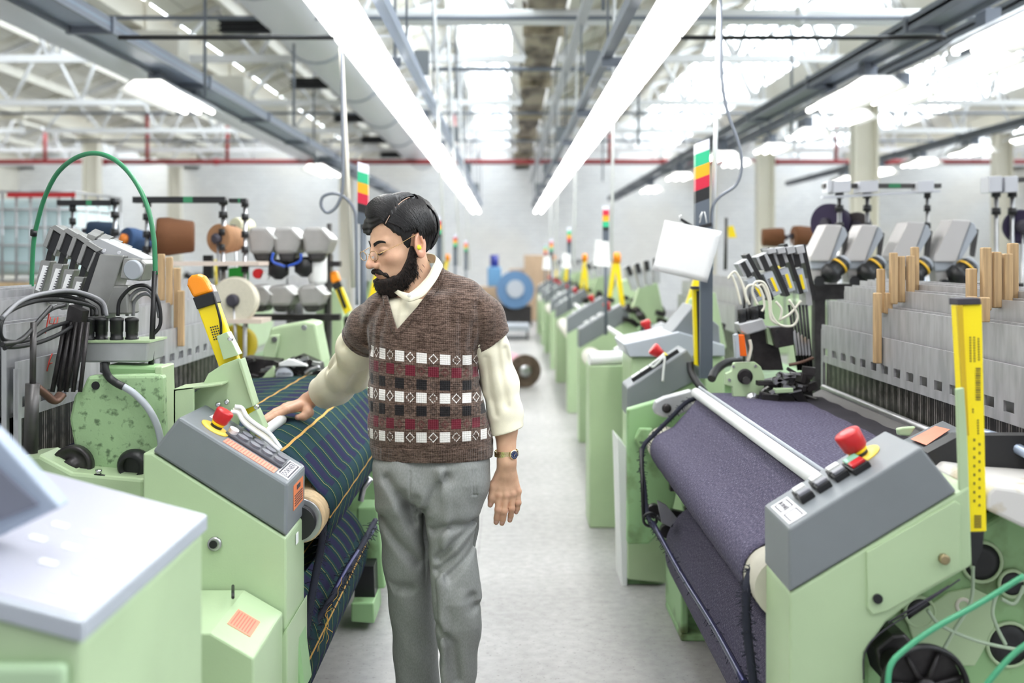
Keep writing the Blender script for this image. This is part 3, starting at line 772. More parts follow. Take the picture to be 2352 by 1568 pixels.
# hanging dark rods beneath the selector
g = G()
for k in range(5): g.tube([P(150+13*k, 740, 3.24), P(120+16*k, 900, 3.2)], 0.007, 6)
g.px([(158, 700), (190, 715), (160, 890), (135, 900), (125, 870)], 3.24, 0.05); g.build('selector_rods', m_dark, L)
G().tube(pth((84, 888, 3.1), (105, 905, 3.12), (125, 920, 3.14), (142, 905, 3.16)), [0.022]*25, 10, flat=0.5).build('eyelet_bar', mat('rusty_brown_iron', (0.13, 0.07, 0.05), 0.5, metal=0.4), L)
g = G().tube([P(77, 740, 2.95), P(75, 890, 2.95)], 0.009, 8).tube([P(75, 880, 2.95), P(70, 1040, 2.95)], 0.02, 8); g.build('guide_rod', m_iron, L)
g = G()
for k in range(12): g.bb(P(95+k*5, 0, 3.75).x, P(95+k*5, 0, 3.75).x+0.003, 3.75, 3.76, 0.85, 1.1)
g.build('dropper_wires', m_steel, L)
# cables
cab = [((212, 726), (206, 700), (160, 682), (95, 680), (35, 700), (3, 740), (8, 780), (60, 782), (110, 755), (160, 738)),
       ((238, 724), (228, 696), (175, 674), (100, 676), (28, 705), (-8, 755), (10, 795), (75, 790), (130, 770), (168, 748)),
       ((222, 725), (214, 705), (150, 690), (80, 692), (15, 720), (-14, 770), (-5, 815)),
       ((246, 726), (232, 690), (170, 668), (110, 672), (50, 690), (5, 730)),
       ((150, 700), (110, 715), (60, 770), (10, 800)), ((118, 704), (90, 735), (50, 780), (5, 790))]
for k, c0 in enumerate(cab):
    G().tube(smooth_path([P(x, y, 3.30-0.02*k-0.42*max(0, 185-x)/185) for x, y in c0], 8), 0.0062, 8).build('signal_cable', m_black if k != 3 else m_cablegrey, L)
for k, c0 in enumerate((((271, 725), (275, 690), (300, 662), (330, 655), (352, 668), (366, 700), (368, 745), (350, 770)), ((292, 725), (296, 690), (315, 668), (340, 666), (358, 690), (366, 730)), ((306, 725), (308, 695), (325, 677), (345, 678), (360, 700)))):
    G().tube(smooth_path([P(x, y, 3.36+0.02*k) for x, y in c0], 8), 0.006, 8).build('signal_cable', m_cablegrey if k else m_black, L)
G().tube([P(356, 622, 3.36), P(346, 858, 3.36)], 0.0088, 12).build('hose_post', m_black, L)
G().tube(pth((357, 630, 3.36), (353, 545, 3.36), (337, 470, 3.37), (305, 408, 3.40), (265, 368, 3.43), (220, 352, 3.46), (175, 362, 3.5), (133, 396, 3.55), (104, 450, 3.6), (86, 510, 3.64), (77, 560, 3.66), (73, 650, 3.68), (72, 780, 3.7), n=10), 0.0078, 12).build('green_hose', m_hose, L)
G().tube([P(78, 528, 3.645), P(77, 541, 3.65)], 0.0115, 10).build('hose_clip', m_black, L)
frames(L, -1, 3.05, 5.25)
# rollers, breast beam, side frames
G().tube([(-0.775, 3.28, 0.992), (-0.775, 3.66, 0.992), (-0.785, 3.78, 0.978)], [0.018, 0.018, 0.004], 16).build('temple_bar', m_white, L)
G().bb(-1.0, -0.86, 3.2, 5.15, 0.86, 0.94).build('breast_beam', m_greend, L)
G().cyl((-0.617, 3.19, 0.765), (-0.617, 5.14, 0.765), 0.070, 28).build('take_up_roller', m_woodd, L)
g = G().lathe([(0.05, 0), (0.05, 0.06)], (-0.617, 3.14, 0.765), (0, 1, 0)); g.build('roller_hub', m_black, L)
G().lathe([(0.064, 0), (0.064, 0.02)], (-0.617, 3.175, 0.765), (0, 1, 0)).build('roller_rim', m_steel, L)
sf = G().xz([(-0.62, 0.62), (-0.57, 0.3), (-0.55, 0.05), (-1.9, 0.05), (-1.9, 0.9), (-0.95, 0.9), (-0.75, 0.75)], 5.17, 5.35).build('far_side_frame', m_greend, L, bevel=0.01)
G().xz([(-0.62, 0.62), (-0.58, 0.3), (-1.0, 0.3), (-1.0, 0.9), (-0.9, 0.9)], 3.06, 3.18).build('near_side_frame', m_greend, L, bevel=0.01)
G().bb(-1.9, -1.05, 3.18, 5.2, 0.35, 0.7).build('under_frame', m_dark, L)
# things below the cloth seen beside the trousers
g = G().px([(820, 1165), (868, 1165), (885, 1352), (842, 1352), (815, 1250)], 4.62, 0.16).build('foot_casting', m_greend, L, bevel=0.01)
G().px([(806, 1385), (858, 1385), (860, 1432), (806, 1428)], 4.42, 0.25).build('foot_plate', m_greend, L, bevel=0.006)
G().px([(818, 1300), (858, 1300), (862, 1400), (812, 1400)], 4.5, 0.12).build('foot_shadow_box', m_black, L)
G().tube([P(852, 1098, 4.3), P(835, 1120, 4.3), P(828, 1150, 4.3)], 0.012, 8).build('spring_arm', m_steel, L)
G().tube(smooth_path([P(862, 1210, 4.0), P(800, 1300, 3.7), P(745, 1400, 3.5), P(690, 1500, 3.32)], 6), 0.009, 8).build('selvedge_rod', mat('blued_rod', (0.05, 0.05, 0.12), 0.3, metal=0.6), L)
# far end: rapier head with round maker's cap, green hood
hd = G().px([(622, 752), (700, 738), (724, 742), (742, 830), (742, 885), (600, 890), (598, 840)], 5.30, 0.22).build('rapier_hood', m_green, L, bevel=0.012)
G().px([(618, 770), (642, 768), (640, 790), (622, 850), (600, 850), (605, 800)], 5.26, 0.03).build('hinge_plate', m_green, hd, bevel=0.006)
for (x, y) in ((631, 779), (699, 752)): G().lathe([(0.014, 0), (0.014, -0.01)], P(x, y, 5.26), (0, 1, 0), 12).build('bolt', m_chrome, hd)
g = G(); random.seed(3)
g.px([(560, 820), (640, 828), (650, 885), (575, 892)], 5.15, 0.12); g.px([(640, 835), (690, 815), (735, 835), (745, 880), (700, 890), (640, 885)], 5.2, 0.1)
for k in range(26):
    p = P(random.uniform(560, 745), random.uniform(828, 888), 5.1); g.box(p, (random.uniform(0.02, 0.06), 0.05, random.uniform(0.01, 0.04)), (0, random.uniform(-0.5, 0.5), 0))
g.build('rapier_mechanism', m_dark, L, bevel=0.002)
g = G()
for k in range(16):
    p = P(random.uniform(565, 740), random.uniform(822, 880), 5.06); g.box(p, (random.uniform(0.01, 0.05), 0.03, random.uniform(0.006, 0.02)), (0, random.uniform(-0.6, 0.6), 0))
g.tube(pth((702, 858, 5.05), (712, 850, 5.05), (735, 842, 5.05)), 0.012, 8); g.build('bright_links', m_steel, L)
G().px([(612, 855), (628, 840), (632, 860), (626, 880), (600, 885), (598, 872)], 5.04, 0.05).build('feed_arm', m_green, L, bevel=0.006)
cp = G().lathe([(0.041, 0), (0.041, -0.02), (0.036, -0.025), (0.006, -0.025)], P(654, 862, 5.05), (0, 1, 0), 32).build('round_cap', m_lgrey, L)
M = frame_m(P(654, 858.5, 5.022), (1, 0, 0), (0, 0, 1)); text('DORNIER', 0.0155, M, m_ink, cp)
M = frame_m(P(654, 866.5, 5.022), (1, 0, 0), (0, 0, 1)); text('WEBMASCH.', 0.0135, M, m_ink, cp)
wc = G().px([(640, 834), (660, 825), (672, 826), (700, 836), (706, 841), (640, 841)], 5.02, 0.04).build('lint_cover', m_white, L, bevel=0.004)
# cloth on the left loom
c1 = cloth('tartan_cloth', -1, 3.28, 5.05, m_tartan)
tag(c1, 'navy and green tartan cloth with gold lines stretched over the left loom under the hand', 'cloth')
c2 = cloth_roll('tartan_roll', -1, 0.82, 0.30, 0.225, 3.22, 4.55, m_tartan)
tag(c2, 'wound roll of tartan cloth low beneath the left loom beside the grey trousers', 'cloth roll')
def fringe(name, path, r, m, lab, n=160, ln=0.03, cat='yarn', seed=1):
    random.seed(seed); g = G().tube(path, r, 8)
    for k in range(n):
        i = random.randrange(len(path)-1); p = path[i].lerp(path[i+1], random.random())
        d = Vector((random.uniform(-1, 1), random.uniform(-0.5, 0.5), random.uniform(-1, 0.4))).normalized()
        e = p+d*ln*random.uniform(0.5, 1.3)
        g.tube([p, (p+e)/2+Vector((0, 0, 0.003)), e], 0.0012, 4, cap=False)
    o = g.build(name, m, loc=path[0]); tag(o, lab, cat); return o
m_nav = mat('dark_yarn', (0.018, 0.02, 0.035), 0.9)
fringe('selvedge_strip', smooth_path([P(702, 1130, 3.34), P(728, 1140, 3.3), P(742, 1175, 3.28), P(740, 1240, 3.27), P(725, 1320, 3.25), P(707, 1420, 3.22), P(698, 1500, 3.2)], 8), 0.012, m_nav, 'dark ragged strip of trimmed tartan selvedge hanging beside the left roller end', 220, 0.025, 'selvedge')
fringe('selvedge_strip', smooth_path([P(862, 1195, 4.03), P(835, 1245, 3.86), P(800, 1310, 3.70), P(760, 1375, 3.54), P(720, 1440, 3.42), P(698, 1475, 3.34)], 8), 0.011, m_nav, 'dark fluffy selvedge strip running down the slanted rod left of the trousers', 320, 0.03, 'selvedge', 4)
g = G(); random.seed(11)
for k in range(6):
    x, y = random.uniform(712, 800), random.uniform(1320, 1440); p = [P(x+random.uniform(-12, 12), y+14*j, 3.35) for j in range(5)]
    g.tube(smooth_path(p, 4), 0.0010, 5)
tag(g.build('loose_yarn', mat('gold_yarn', (0.75, 0.42, 0.08), 0.8), loc=P(750, 1380, 3.35)), 'loose curly gold yarn ends hanging off the dark selvedge strip', 'yarn')
# wooden spacers in the heald frames
def stick(name, x, Y, z0, z1, label, grp, w=0.028, d=0.03, m=None):
    o = G().bb(x-w/2, x+w/2, Y-d/2, Y+d/2, z0, z1).build(name, m or m_wood, bevel=0.004, loc=(x, Y, z0)); tag(o, label, 'wooden spacer', grp); return o
for (pxc, top, bot, X_) in ((371, 583, 690, 1.475), (389, 590, 700, 1.44), (407, 615, 760, 1.41), (416, 667, 795, 1.385)):
    Y = X_*F/(VX-pxc); z1 = H-(top-VY)*Y/F; z0 = H-(bot-VY)*Y/F
    stick('wooden_spacer', -X_, Y, z0, z1, 'pale upright wooden spacer stuck between the heald frames of the tartan loom', 'wooden spacers on the left loom', d=0.02)

g = G(); yk = 1.396*F/(VX-112); rr_ = lambda x, y: Vector((-1.3985, 1.3985*F/(VX-x), H-(y-VY)*1.3985/(VX-x)))
g.tube([rr_(100, 726), rr_(113, 720), rr_(104, 765)], 0.0022, 5).tube([rr_(116, 728), rr_(113, 742), rr_(122, 744)], 0.0018, 5).tube([rr_(126, 730), rr_(123, 744), rr_(131, 742), rr_(133, 728)], 0.0018, 5)
g.build('red_chalk_mark', mat('red_chalk', (0.65, 0.08, 0.06), 0.8), L)
g = G().tube([rr_(120, 812), rr_(113, 830), rr_(108, 852)], 0.0022, 5).tube([rr_(112, 836), rr_(120, 833)], 0.0018, 5)
g.build('red_chalk_mark', MATS['red_chalk'], L)
# ================================================================== near left control cabinet (out of focus)
C0 = thing('control_cabinet', 'pale green control cabinet with white key panel in the near left corner', 'control cabinet', (-0.9, 1.5, 0))
Ya, Yb = 1.46, 2.07
xr = P(190, 1428, Ya); sl = 0.268
def top_z(x): return xr.z+(xr.x-x)*sl
xl = -1.45
G().prism([(xr.x, Ya, xr.z), (xl, Ya, top_z(xl)), (xl, Ya, top_z(xl)-0.03), (xr.x, Ya, xr.z-0.03)], (0, Yb-Ya, 0)).build('top_rim', m_lgrey, C0, bevel=0.004)
fr = slope((xl, 0, top_z(xl)), xr, Ya); LT = math.hypot(xr.x-xl, sl*(xr.x-xl))
m_memb = mat('pale_lilac_membrane', (0.40, 0.40, 0.47), 0.3, coat=0.15)
patch(G(), fr, 0.02, LT-0.012, 0.012, Yb-Ya-0.012, 0.0, 0.002).build('key_panel', m_memb, C0)
random.seed(5); k0 = None
for i in range(9):
    for j in range(6):
        if random.random() < 0.25: continue
        u, v = LT-0.08-0.055*i, 0.07+0.085*j
        if k0 is None:
            k0 = patch(G(), fr, u, u+0.024, v, v+0.018, 0.002, 0.004).build('key', m_white, C0); u0, v0 = u, v
        else:
            o = k0.copy(); COL.objects.link(o); o.location = fr(u, v)-fr(u0, v0)
G().prism([(xr.x-0.006, Ya+0.01, xr.z-0.03), (xl, Ya+0.01, top_z(xl)-0.03), (xl, Ya+0.01, 0), (xr.x-0.006, Ya+0.01, 0)], (0, Yb-Ya-0.02, 0)).build('body', m_green, C0, bevel=0.012, seg=3)
G().bb(xl, xr.x-0.02, Ya-0.012, Ya+0.01, 0.03, xr.z-0.055).build('front_door', mat('pale_green_door', (0.44, 0.60, 0.38), 0.4), C0, bevel=0.01)
hood = G().px([(-320, 700), (0, 1012), (138, 1165), (0, 1232), (-320, 1330)], 1.62, 0.04).build('screen_hood', mat('blue_grey_hood', (0.34, 0.40, 0.50), 0.4), C0, bevel=0.004)
G().px([(-320, 800), (-30, 1052), (88, 1160), (-30, 1205), (-320, 1280)], 1.612, 0.012).build('screen', mat('grey_screen', (0.17, 0.18, 0.23), 0.3), hood)

# ================================================================== right loom (plum cloth)
Rt = thing('power_loom', 'green power loom weaving plum-grey cloth, nearest on the right with red stop button', 'loom', (1.2, 3.0, 0))
Yc = 2.4
G().px([(1812, 1214), (2022, 1084), (2116, 1026), (2199, 1129), (1813, 1361)], Yc, 0.23).build('console_housing', m_grey, Rt, bevel=0.006)
G().px([(1814, 1363), (2199, 1131), (2228, 1114), (2232, 1300), (2110, 1370), (2035, 1430), (1985, 1500), (1980, 2172), (1814, 2172)], Yc+0.002, 0.226).build('console_cabinet', m_green, Rt, bevel=0.006)
hp = G().px([(1991, 1268), (2195, 1150), (2206, 1158), (2206, 1308), (2040, 1402), (2005, 1412), (1993, 1398)], Yc-0.004, 0.01).build('hatch_panel', m_green, Rt, bevel=0.002)
G().lathe([(0.0115, 0), (0.0115, -0.012), (0.008, -0.014)], P(2166, 1282, Yc-0.004), (0, 1, 0), 16).build('brass_lock', mat('dull_brass', (0.35, 0.28, 0.16), 0.4, metal=0.7), hp)
G().lathe([(0.011, 0), (0.011, -0.006)], P(2015, 1374, Yc-0.004), (0, 1, 0), 16).build('hole_plug', m_black, hp)
g = G().tube(smooth_path([P(1984, 1560, Yc-0.001), P(1986, 1500, Yc-0.001), P(2020, 1455, Yc-0.001), P(2110, 1395, Yc-0.001), P(2205, 1330, Yc-0.001)], 6), 0.0018, 6)
g.tube([P(2040, 1430, Yc-0.001), P(2180, 1345, Yc-0.001)], 0.0024, 6); g.build('gasket_seam', m_ink, Rt)
fr = slope(P(1812, 1214, Yc), P(2116, 1026, Yc), Yc)
LU = (P(2116, 1026, Yc)-P(1812, 1214, Yc)).length
estop(fr, 0.252, 0.155, Rt, r=0.03, hh=0.055, ring=0.048)
n = fr(0, 0, 1)-fr(0, 0, 0)
# square push buttons in black bezels
cols = [(0.065, None), (0.112, None), (0.160, None)]
for k, (u, _) in enumerate(cols):
    for v in (0.085, 0.125)[:2]:
        bz = patch(G(), fr, u, u+0.036, v, v+0.034, 0.0, 0.016).build('button_bezel', m_black, Rt, bevel=0.002)
        patch(G(), fr, u+0.004, u+0.034, v+0.004, v+0.03, 0.016, 0.024).build('button_cap', m_key if v < 0.1 else m_white, bz, bevel=0.002)
bz = patch(G(), fr, 0.20, 0.244, 0.06, 0.14, 0.0, 0.016).build('button_bezel', m_black, Rt, bevel=0.002)
patch(G(), fr, 0.205, 0.239, 0.065, 0.098, 0.016, 0.024).build('red_button', m_red, bz, bevel=0.002)
patch(G(), fr, 0.205, 0.239, 0.102, 0.136, 0.016, 0.024).build('green_button', mat('pale_green_button', (0.25, 0.55, 0.40), 0.35), bz, bevel=0.002)
pl = patch(G(), fr, 0.008, 0.055, 0.02, 0.19, 0.0003, 0.0015).build('name_plate', MATS['plate_white'], Rt)
g = G()
for v0_ in (0.03, 0.115):
    patch(g, fr, 0.014, 0.017, v0_, v0_+0.06, 0.0015, 0.002); patch(g, fr, 0.046, 0.049, v0_, v0_+0.06, 0.0015, 0.002); patch(g, fr, 0.014, 0.049, v0_, v0_+0.003, 0.0015, 0.002); patch(g, fr, 0.014, 0.049, v0_+0.058, v0_+0.061, 0.0015, 0.002)
g.build('plate_border', m_ink, pl)
for v0_, tx in ((0.145, 'DORNIER'),):
    M = frame_m(fr(0.031, v0_, 0.0018), Vector((0, -1, 0)), fr(1, 0)-fr(0, 0)); text(tx, 0.016, M, m_ink, pl)
# rear half of the machine end, open with hubs, wheel and hoses
wl = G().px([(1985, 1380), (2060, 1320), (2245, 1215), (2352, 1150), (2900, 1150), (2900, 2060), (1985, 2060)], 2.62, 0.06).build('end_casting', m_greend, Rt, bevel=0.01)
for (x, y, r, nm) in ((2112, 1405, 0.034, 'open_hole'), (2255, 1290, 0.045, 'open_hole'), (2318, 1480, 0.050, 'open_hole'), (2325, 1340, 0.030, 'open_hole')):
    G().lathe([(r, 0), (r, -0.004), (r*0.5, -0.003)], P(x, y, 2.618), (0, 1, 0), 24).build(nm, m_black, wl)
    G().tube([P(x, y, 2.615)+Vector((math.cos(a)*r*1.08, 0, math.sin(a)*r*1.08)) for a in [i*math.pi/12 for i in range(24)]], 0.005, 6, closed=True).build('hole_rim', m_green, wl)
G().tube([P(2212, 1390, 2.612)+Vector((math.cos(a)*0.016, 0, math.sin(a)*0.016)) for a in [i*math.pi/8 for i in range(16)]], 0.005, 6, closed=True).build('ring_boss', m_cream, wl)
G().px([(2083, 1425), (2180, 1360), (2235, 1350), (2280, 1370), (2285, 1450), (2240, 1530), (2130, 1530), (2100, 1480)], 2.612, 0.012).build('inner_plate', m_green, wl, bevel=0.004)
hub = G().px([(2010, 1490), (2050, 1458), (2080, 1455), (2098, 1475), (2108, 1520), (2060, 1568), (2030, 1568)], 2.5, 0.10).build('bearing_housing', m_iron, Rt, bevel=0.008)
G().lathe([(0.028, 0), (0.034, -0.01), (0.02, -0.06), (0.02, -0.1)], P(2050, 1515, 2.5), (0, 1, 0), 20).build('shaft', m_dark, hub)
whl = thing
wx = P(2125, 1580, 2.33); g = G()
g.lathe([(0.088, -0.012), (0.094, -0.014), (0.097, 0), (0.094, 0.014), (0.086, 0.012), (0.084, 0)], wx, (0, 1, 0), 40, closed=True)
hw = g.build('hand_wheel', m_black, Rt)
g = G()
for k in range(7):
    a = k*2*math.pi/7+0.3; g.tube([wx, wx+Vector((math.cos(a)*0.086, 0, math.sin(a)*0.086))], [0.008, 0.005], 6)
g.lathe([(0.085, 0.010), (0.085, 0.014)], wx, (0, 1, 0), 30); g.lathe([(0.024, 0.012), (0.024, -0.014), (0.014, -0.018)], wx, (0, 1, 0), 20); g.build('wheel_spokes', m_dark, hw)
G().tube(pth((2352, 1322, 2.30), (2250, 1385, 2.30), (2150, 1440, 2.29), (2080, 1490, 2.28), (2045, 1530, 2.27), (2038, 1600, 2.26)), 0.0062, 12).build('green_hose', mat('bright_green_hose', (0.07, 0.36, 0.19), 0.35), Rt)
G().tube(pth((2400, 1450, 2.26), (2330, 1500, 2.26), (2275, 1560, 2.26), (2250, 1600, 2.26)), 0.0062, 12).build('green_hose', MATS['bright_green_hose'], Rt)
for c0 in (((2235, 1300), (2230, 1380), (2190, 1450), (2165, 1495)), ((2130, 1400), (2160, 1435), (2240, 1470), (2330, 1490), (2352, 1488)), ((2352, 1330), (2300, 1350), (2280, 1400), (2290, 1440), (2310, 1480)), ((2352, 1345), (2330, 1385), (2300, 1375))):
    G().tube(smooth_path([P(x, y, 2.52) for x, y in c0], 8), 0.0045, 8).build('thin_cable', mat('sage_cable', (0.42, 0.52, 0.38), 0.5), Rt)
G().px([(2268, 1132), (2285, 1116), (2330, 1122), (2352, 1128), (2700, 1150), (2700, 1300), (2352, 1212), (2265, 1170)], 2.42, 0.35).build('worn_guard', mat('worn_cream_paint', (0.66, 0.64, 0.62), 0.5, col2=(0.45, 0.36, 0.20), nscale=9, thr=(0.3, 0.42)), Rt, bevel=0.008)
G().px([(2130, 1040), (2205, 1000), (2700, 1000), (2700, 1180), (2240, 1180), (2180, 1110)], 2.72, 0.05).build('belly_plate', m_black, Rt)
G().tube([P(2225, 985, 2.9), P(2290, 1005, 2.8), P(2352, 1038, 2.7), P(2500, 1110, 2.6)], 0.014, 10).build('edge_tube', mat('bluish_metal', (0.35, 0.42, 0.55), 0.3, metal=0.5), Rt)
ld = G().add([P(2075, 1010, 2.95), P(2165, 966, 3.15), P(2205, 985, 3.1), P(2125, 1040, 2.85), P(2075, 1018, 2.95), P(2165, 974, 3.15), P(2205, 994, 3.1), P(2125, 1050, 2.85)], [(0, 1, 2, 3), (4, 5, 6, 7), (0, 1, 5, 4), (1, 2, 6, 5), (2, 3, 7, 6), (3, 0, 4, 7)]).build('terminal_box', m_grey, Rt)
G().add([P(2092, 1008, 2.94), P(2148, 978, 3.08), P(2182, 986, 3.06), P(2128, 1022, 2.89)], [(0, 1, 2, 3)]).build('warning_label', m_stick, ld, solid=0.001)
G().px([(2062, 985), (2075, 982), (2105, 980), (2090, 1002), (2064, 1000)], 2.98, 0.02).build('lug', m_green, Rt, bevel=0.004)
# tall yellow light bar with green strip
bar = G().px([(2200, 700), (2256, 698), (2267, 1221), (2228, 1222), (2214, 960)], 2.42, 0.04).build('light_bar', mat('bright_yellow_paint', (0.98, 0.78, 0.005), 0.35), Rt, bevel=0.003)
G().px([(2200, 685), (2252, 684), (2255, 699), (2200, 701)], 2.415, 0.05).build('bar_cap', m_ink, bar, bevel=0.002)
G().px([(2199, 701), (2211, 701), (2226, 1000), (2217, 1000)], 2.413, 0.008).build('bar_channel', mat('shaded_ochre', (0.62, 0.42, 0.01), 0.4), bar)  # left face of the bar, its shade put into a darker yellow
g = G()
for k in range(14): g.box(P(2246.5, 846+5.5*k, 2.419), (0.011, 0.001, 0.0025 if k % 3 else 0.004))
for k in range(8): g.box(P(2246, 1184+3.8*k, 2.419), (0.016, 0.001, 0.0022))
for cx_, y0_, y1_ in ((2229, 775, 835), (2238, 775, 830), (2248, 778, 832), (2243, 965, 1000), (2232, 940, 950)):
    y_ = y0_
    while y_ < y1_: g.box(P(cx_+0.02*(y_-800), y_, 2.419), (0.003, 0.001, 0.004)); y_ += 6
for k in range(16): g.box(P(2238+(k % 2)*12, 1010+10*k, 2.419), (0.004, 0.001, 0.006))
g.build('printed_labels', mat('label_brown_print', (0.20, 0.15, 0.02), 0.6), bar)
G().px([(2229, 1221), (2262, 1219), (2258, 1262), (2240, 1300), (2228, 1290)], 2.42, 0.03).build('cable_gland', m_black, bar, bevel=0.003)
G().px([(2197, 893), (2215, 890), (2222, 1000), (2233, 1310), (2206, 1150)], 2.405, 0.012).build('guard_strip', m_green, Rt, bevel=0.002)
# far console of the same loom
Yf = 5.0
G().px([(1441, 891), (1578, 802), (1611, 851), (1611, 868), (1441, 958)], Yf, 0.25).build('console_housing', m_grey, Rt, bevel=0.008)
G().px([(1441, 958), (1622, 860), (1622, 960), (1560, 1010), (1545, 1180), (1530, 1340), (1441, 1330), (1441, 1100)], Yf+0.02, 0.2).build('console_cabinet', m_green, Rt, bevel=0.006)
G().px([(1418, 1005), (1441, 1030), (1441, 1395), (1430, 1395)], Yf+0.03, 0.25).build('cabinet_side_box', m_white, Rt, bevel=0.004)
G().px([(1441, 1330), (1525, 1338), (1520, 1395), (1441, 1395)], Yf+0.06, 0.2).build('plinth_panel', m_greend, Rt)
fr = slope(P(1441, 891, Yf), P(1578, 802, Yf), Yf)
for k in range(4): patch(G(), fr, 0.05+0.05*k, 0.092+0.05*k, 0.06, 0.11, 0.0, 0.02).build('push_button', (m_white, m_white, m_white, m_greend)[k], Rt)
patch(G(), fr, 0.04, 0.30, 0.052, 0.058, 0.0, 0.018).build('button_strip', m_black, Rt)
n = fr(0, 0, 1)-fr(0, 0, 0); dd = fr(1, 0)-fr(0, 0)
G().lathe([(0.022, 0.03), (0.026, 0.05), (0.032, 0.075), (0.028, 0.085)], fr(0.235, 0.1), n-dd*0.35, 20).build('stop_button', m_red, Rt)
G().lathe([(0.02, 0.0), (0.02, 0.032)], fr(0.235, 0.1), n-dd*0.35, 16).build('stop_collar', m_yellow, Rt)
G().tube(pth((1526, 812, 4.98), (1510, 826, 4.97), (1497, 836, 4.97), (1500, 842, 4.97), (1512, 832, 4.97), (1526, 820, 4.96), (1524, 850, 4.96), (1522, 876, 4.96)), 0.006, 8).build('hanging_cord', m_white, Rt)
G().tube(pth((1585, 832, 4.97), (1588, 855, 4.95), (1602, 880, 4.9), (1618, 900, 4.85)), 0.017, 10).build('black_conduit', m_black, Rt)
bar = G().px([(1592, 662), (1615, 662), (1617, 842), (1597, 838)], 4.93, 0.04).build('light_bar', MATS['bright_yellow_paint'], Rt)
G().px([(1600, 668), (1609, 668), (1613, 838), (1604, 838)], 4.925, 0.01).build('bar_lens', m_black, bar)
G().px([(1590, 658), (1616, 658), (1616, 664), (1590, 664)], 4.92, 0.05).build('bar_cap', m_ink, bar)
G().px([(1598, 720), (1592, 740), (1600, 842), (1606, 842)], 4.97, 0.02).build('guard_strip', m_green, Rt)
# rollers, plate and beam at the far end
G().tube([(0.80, 2.7, 0.975), (0.80, 4.52, 0.975)], 0.021, 16).build('temple_bar', m_white, Rt)
G().tube([(0.815, 2.7, 0.998), (0.815, 4.52, 0.998)], 0.006, 8).build('bar_ridge', m_lgrey, Rt)
G().cyl((0.845, 2.66, 0.92), (0.845, 4.6, 0.92), 0.046, 24).build('guide_roller', m_cream, Rt)
G().cyl((0.685, 2.62, 0.735), (0.685, 4.66, 0.735), 0.077, 28).build('take_up_roller', mat('worn_cream_roller', (0.66, 0.62, 0.52), 0.45, noise_amt=0.15, nscale=12), Rt)
pl = G().px([(1500, 940), (1506, 922), (1525, 912), (1585, 896), (1605, 900), (1614, 908), (1600, 935), (1545, 960), (1520, 958), (1505, 950)], 4.66, 0.05).build('roller_plate', m_alu, Rt, bevel=0.008)
G().lathe([(0.02, 0), (0.02, -0.01), (0.008, -0.012)], P(1531, 937, 4.66), (0, 1, 0)).build('plate_bolt', m_dark, pl)
g = G().px([(1458, 1010), (1470, 985), (1500, 985), (1500, 1020), (1470, 1030)], 4.72, 0.05); g.build('roller_bracket', m_greend, Rt, bevel=0.006)
G().px([(1441, 940), (1560, 905), (1600, 960), (1560, 1100), (1540, 1200), (1490, 1250), (1441, 1250)], 4.78, 0.06).build('far_side_frame', m_greend, Rt, bevel=0.008)
G().bb(1.0, 0.89, 2.66, 4.7, 0.84, 0.92).build('breast_beam', m_greend, Rt)
G().bb(1.05, 1.9, 2.75, 4.75, 0.35, 0.7).build('under_frame', m_dark, Rt)
G().xz([(0.75, 0.75), (0.8, 0.5), (0.85, 0.1), (2.0, 0.1), (2.0, 0.85), (0.95, 0.85)], 4.85, 4.97).build('far_leg_frame', m_greend, Rt, bevel=0.01)
G().bb(0.70, 1.1, 4.3, 4.72, 0.0, 0.03).bb(0.70, 0.73, 4.3, 4.72, 0.03, 0.28).bb(1.05, 1.08, 4.3, 4.72, 0.03, 0.28).build('foot_casting', m_greend, Rt, bevel=0.008)
g = G(); random.seed(8)
for k in range(26):
    p = Vector((random.uniform(0.72, 1.0), random.uniform(4.45, 4.75), random.uniform(0.28, 0.68))); g.box(p, (random.uniform(0.02, 0.08), 0.04, random.uniform(0.02, 0.07)), (0, random.uniform(-0.6, 0.6), 0))
for (x, y) in ((1500, 1170), (1530, 1215), (1545, 1260)): g.lathe([(0.03, 0), (0.03, -0.04)], P(x, y, 4.5), (0, 1, 0), 14)
g.build('gear_train', m_dark, Rt, bevel=0.003)
G().px([(1510, 1150), (1530, 1160), (1555, 1190), (1540, 1210), (1520, 1200)], 4.3, 0.02).build('yarn_clip', m_steel, Rt)
# rod with ring
G().tube([P(1472, 1030, 4.45), P(1478, 1190, 4.35)], 0.007, 8).build('thread_guide_rod', m_black, Rt)
g = G(); ring = [P(1493, 1193, 4.33)+Vector((math.cos(a)*0.027, 0, math.sin(a)*0.027)) for a in [i*math.pi/10 for i in range(20)]]
g.tube(ring, 0.006, 8, closed=True); g.tube(pth((1508, 1186, 4.33), (1530, 1200, 4.32), (1545, 1205, 4.32)), 0.01, 8); g.build('thread_guide_ring', m_black, Rt)
G().tube(smooth_path([P(1500, 1200, 4.30), P(1560, 1310, 3.85), P(1640, 1440, 3.3), P(1710, 1568, 2.85)], 6), 0.0095, 8).build('selvedge_rod', MATS['blued_rod'], Rt)
frames(Rt, 1, 2.55, 4.75)
G().tube([(1.37, 2.6, 0.985), (1.37, 4.62, 0.985)], 0.014, 10).build('reed_cap', m_steel, Rt)
m, b = newmat('reed_wires', 0.5, 0.4); v, x, y, z = xcoord('Object'); c = mixc(((y*900).sin()*0.5+0.5), (0.03, 0.028, 0.028), (0.18, 0.17, 0.17)); X.nt.links.new(c.v, b.inputs['Base Color'])
G().add([(1.37, 2.6, 0.98), (1.37, 4.62, 0.98), (1.30, 4.62, 0.945), (1.30, 2.6, 0.945)], [(0, 1, 2, 3)]).build('reed', m, Rt, solid=0.004)
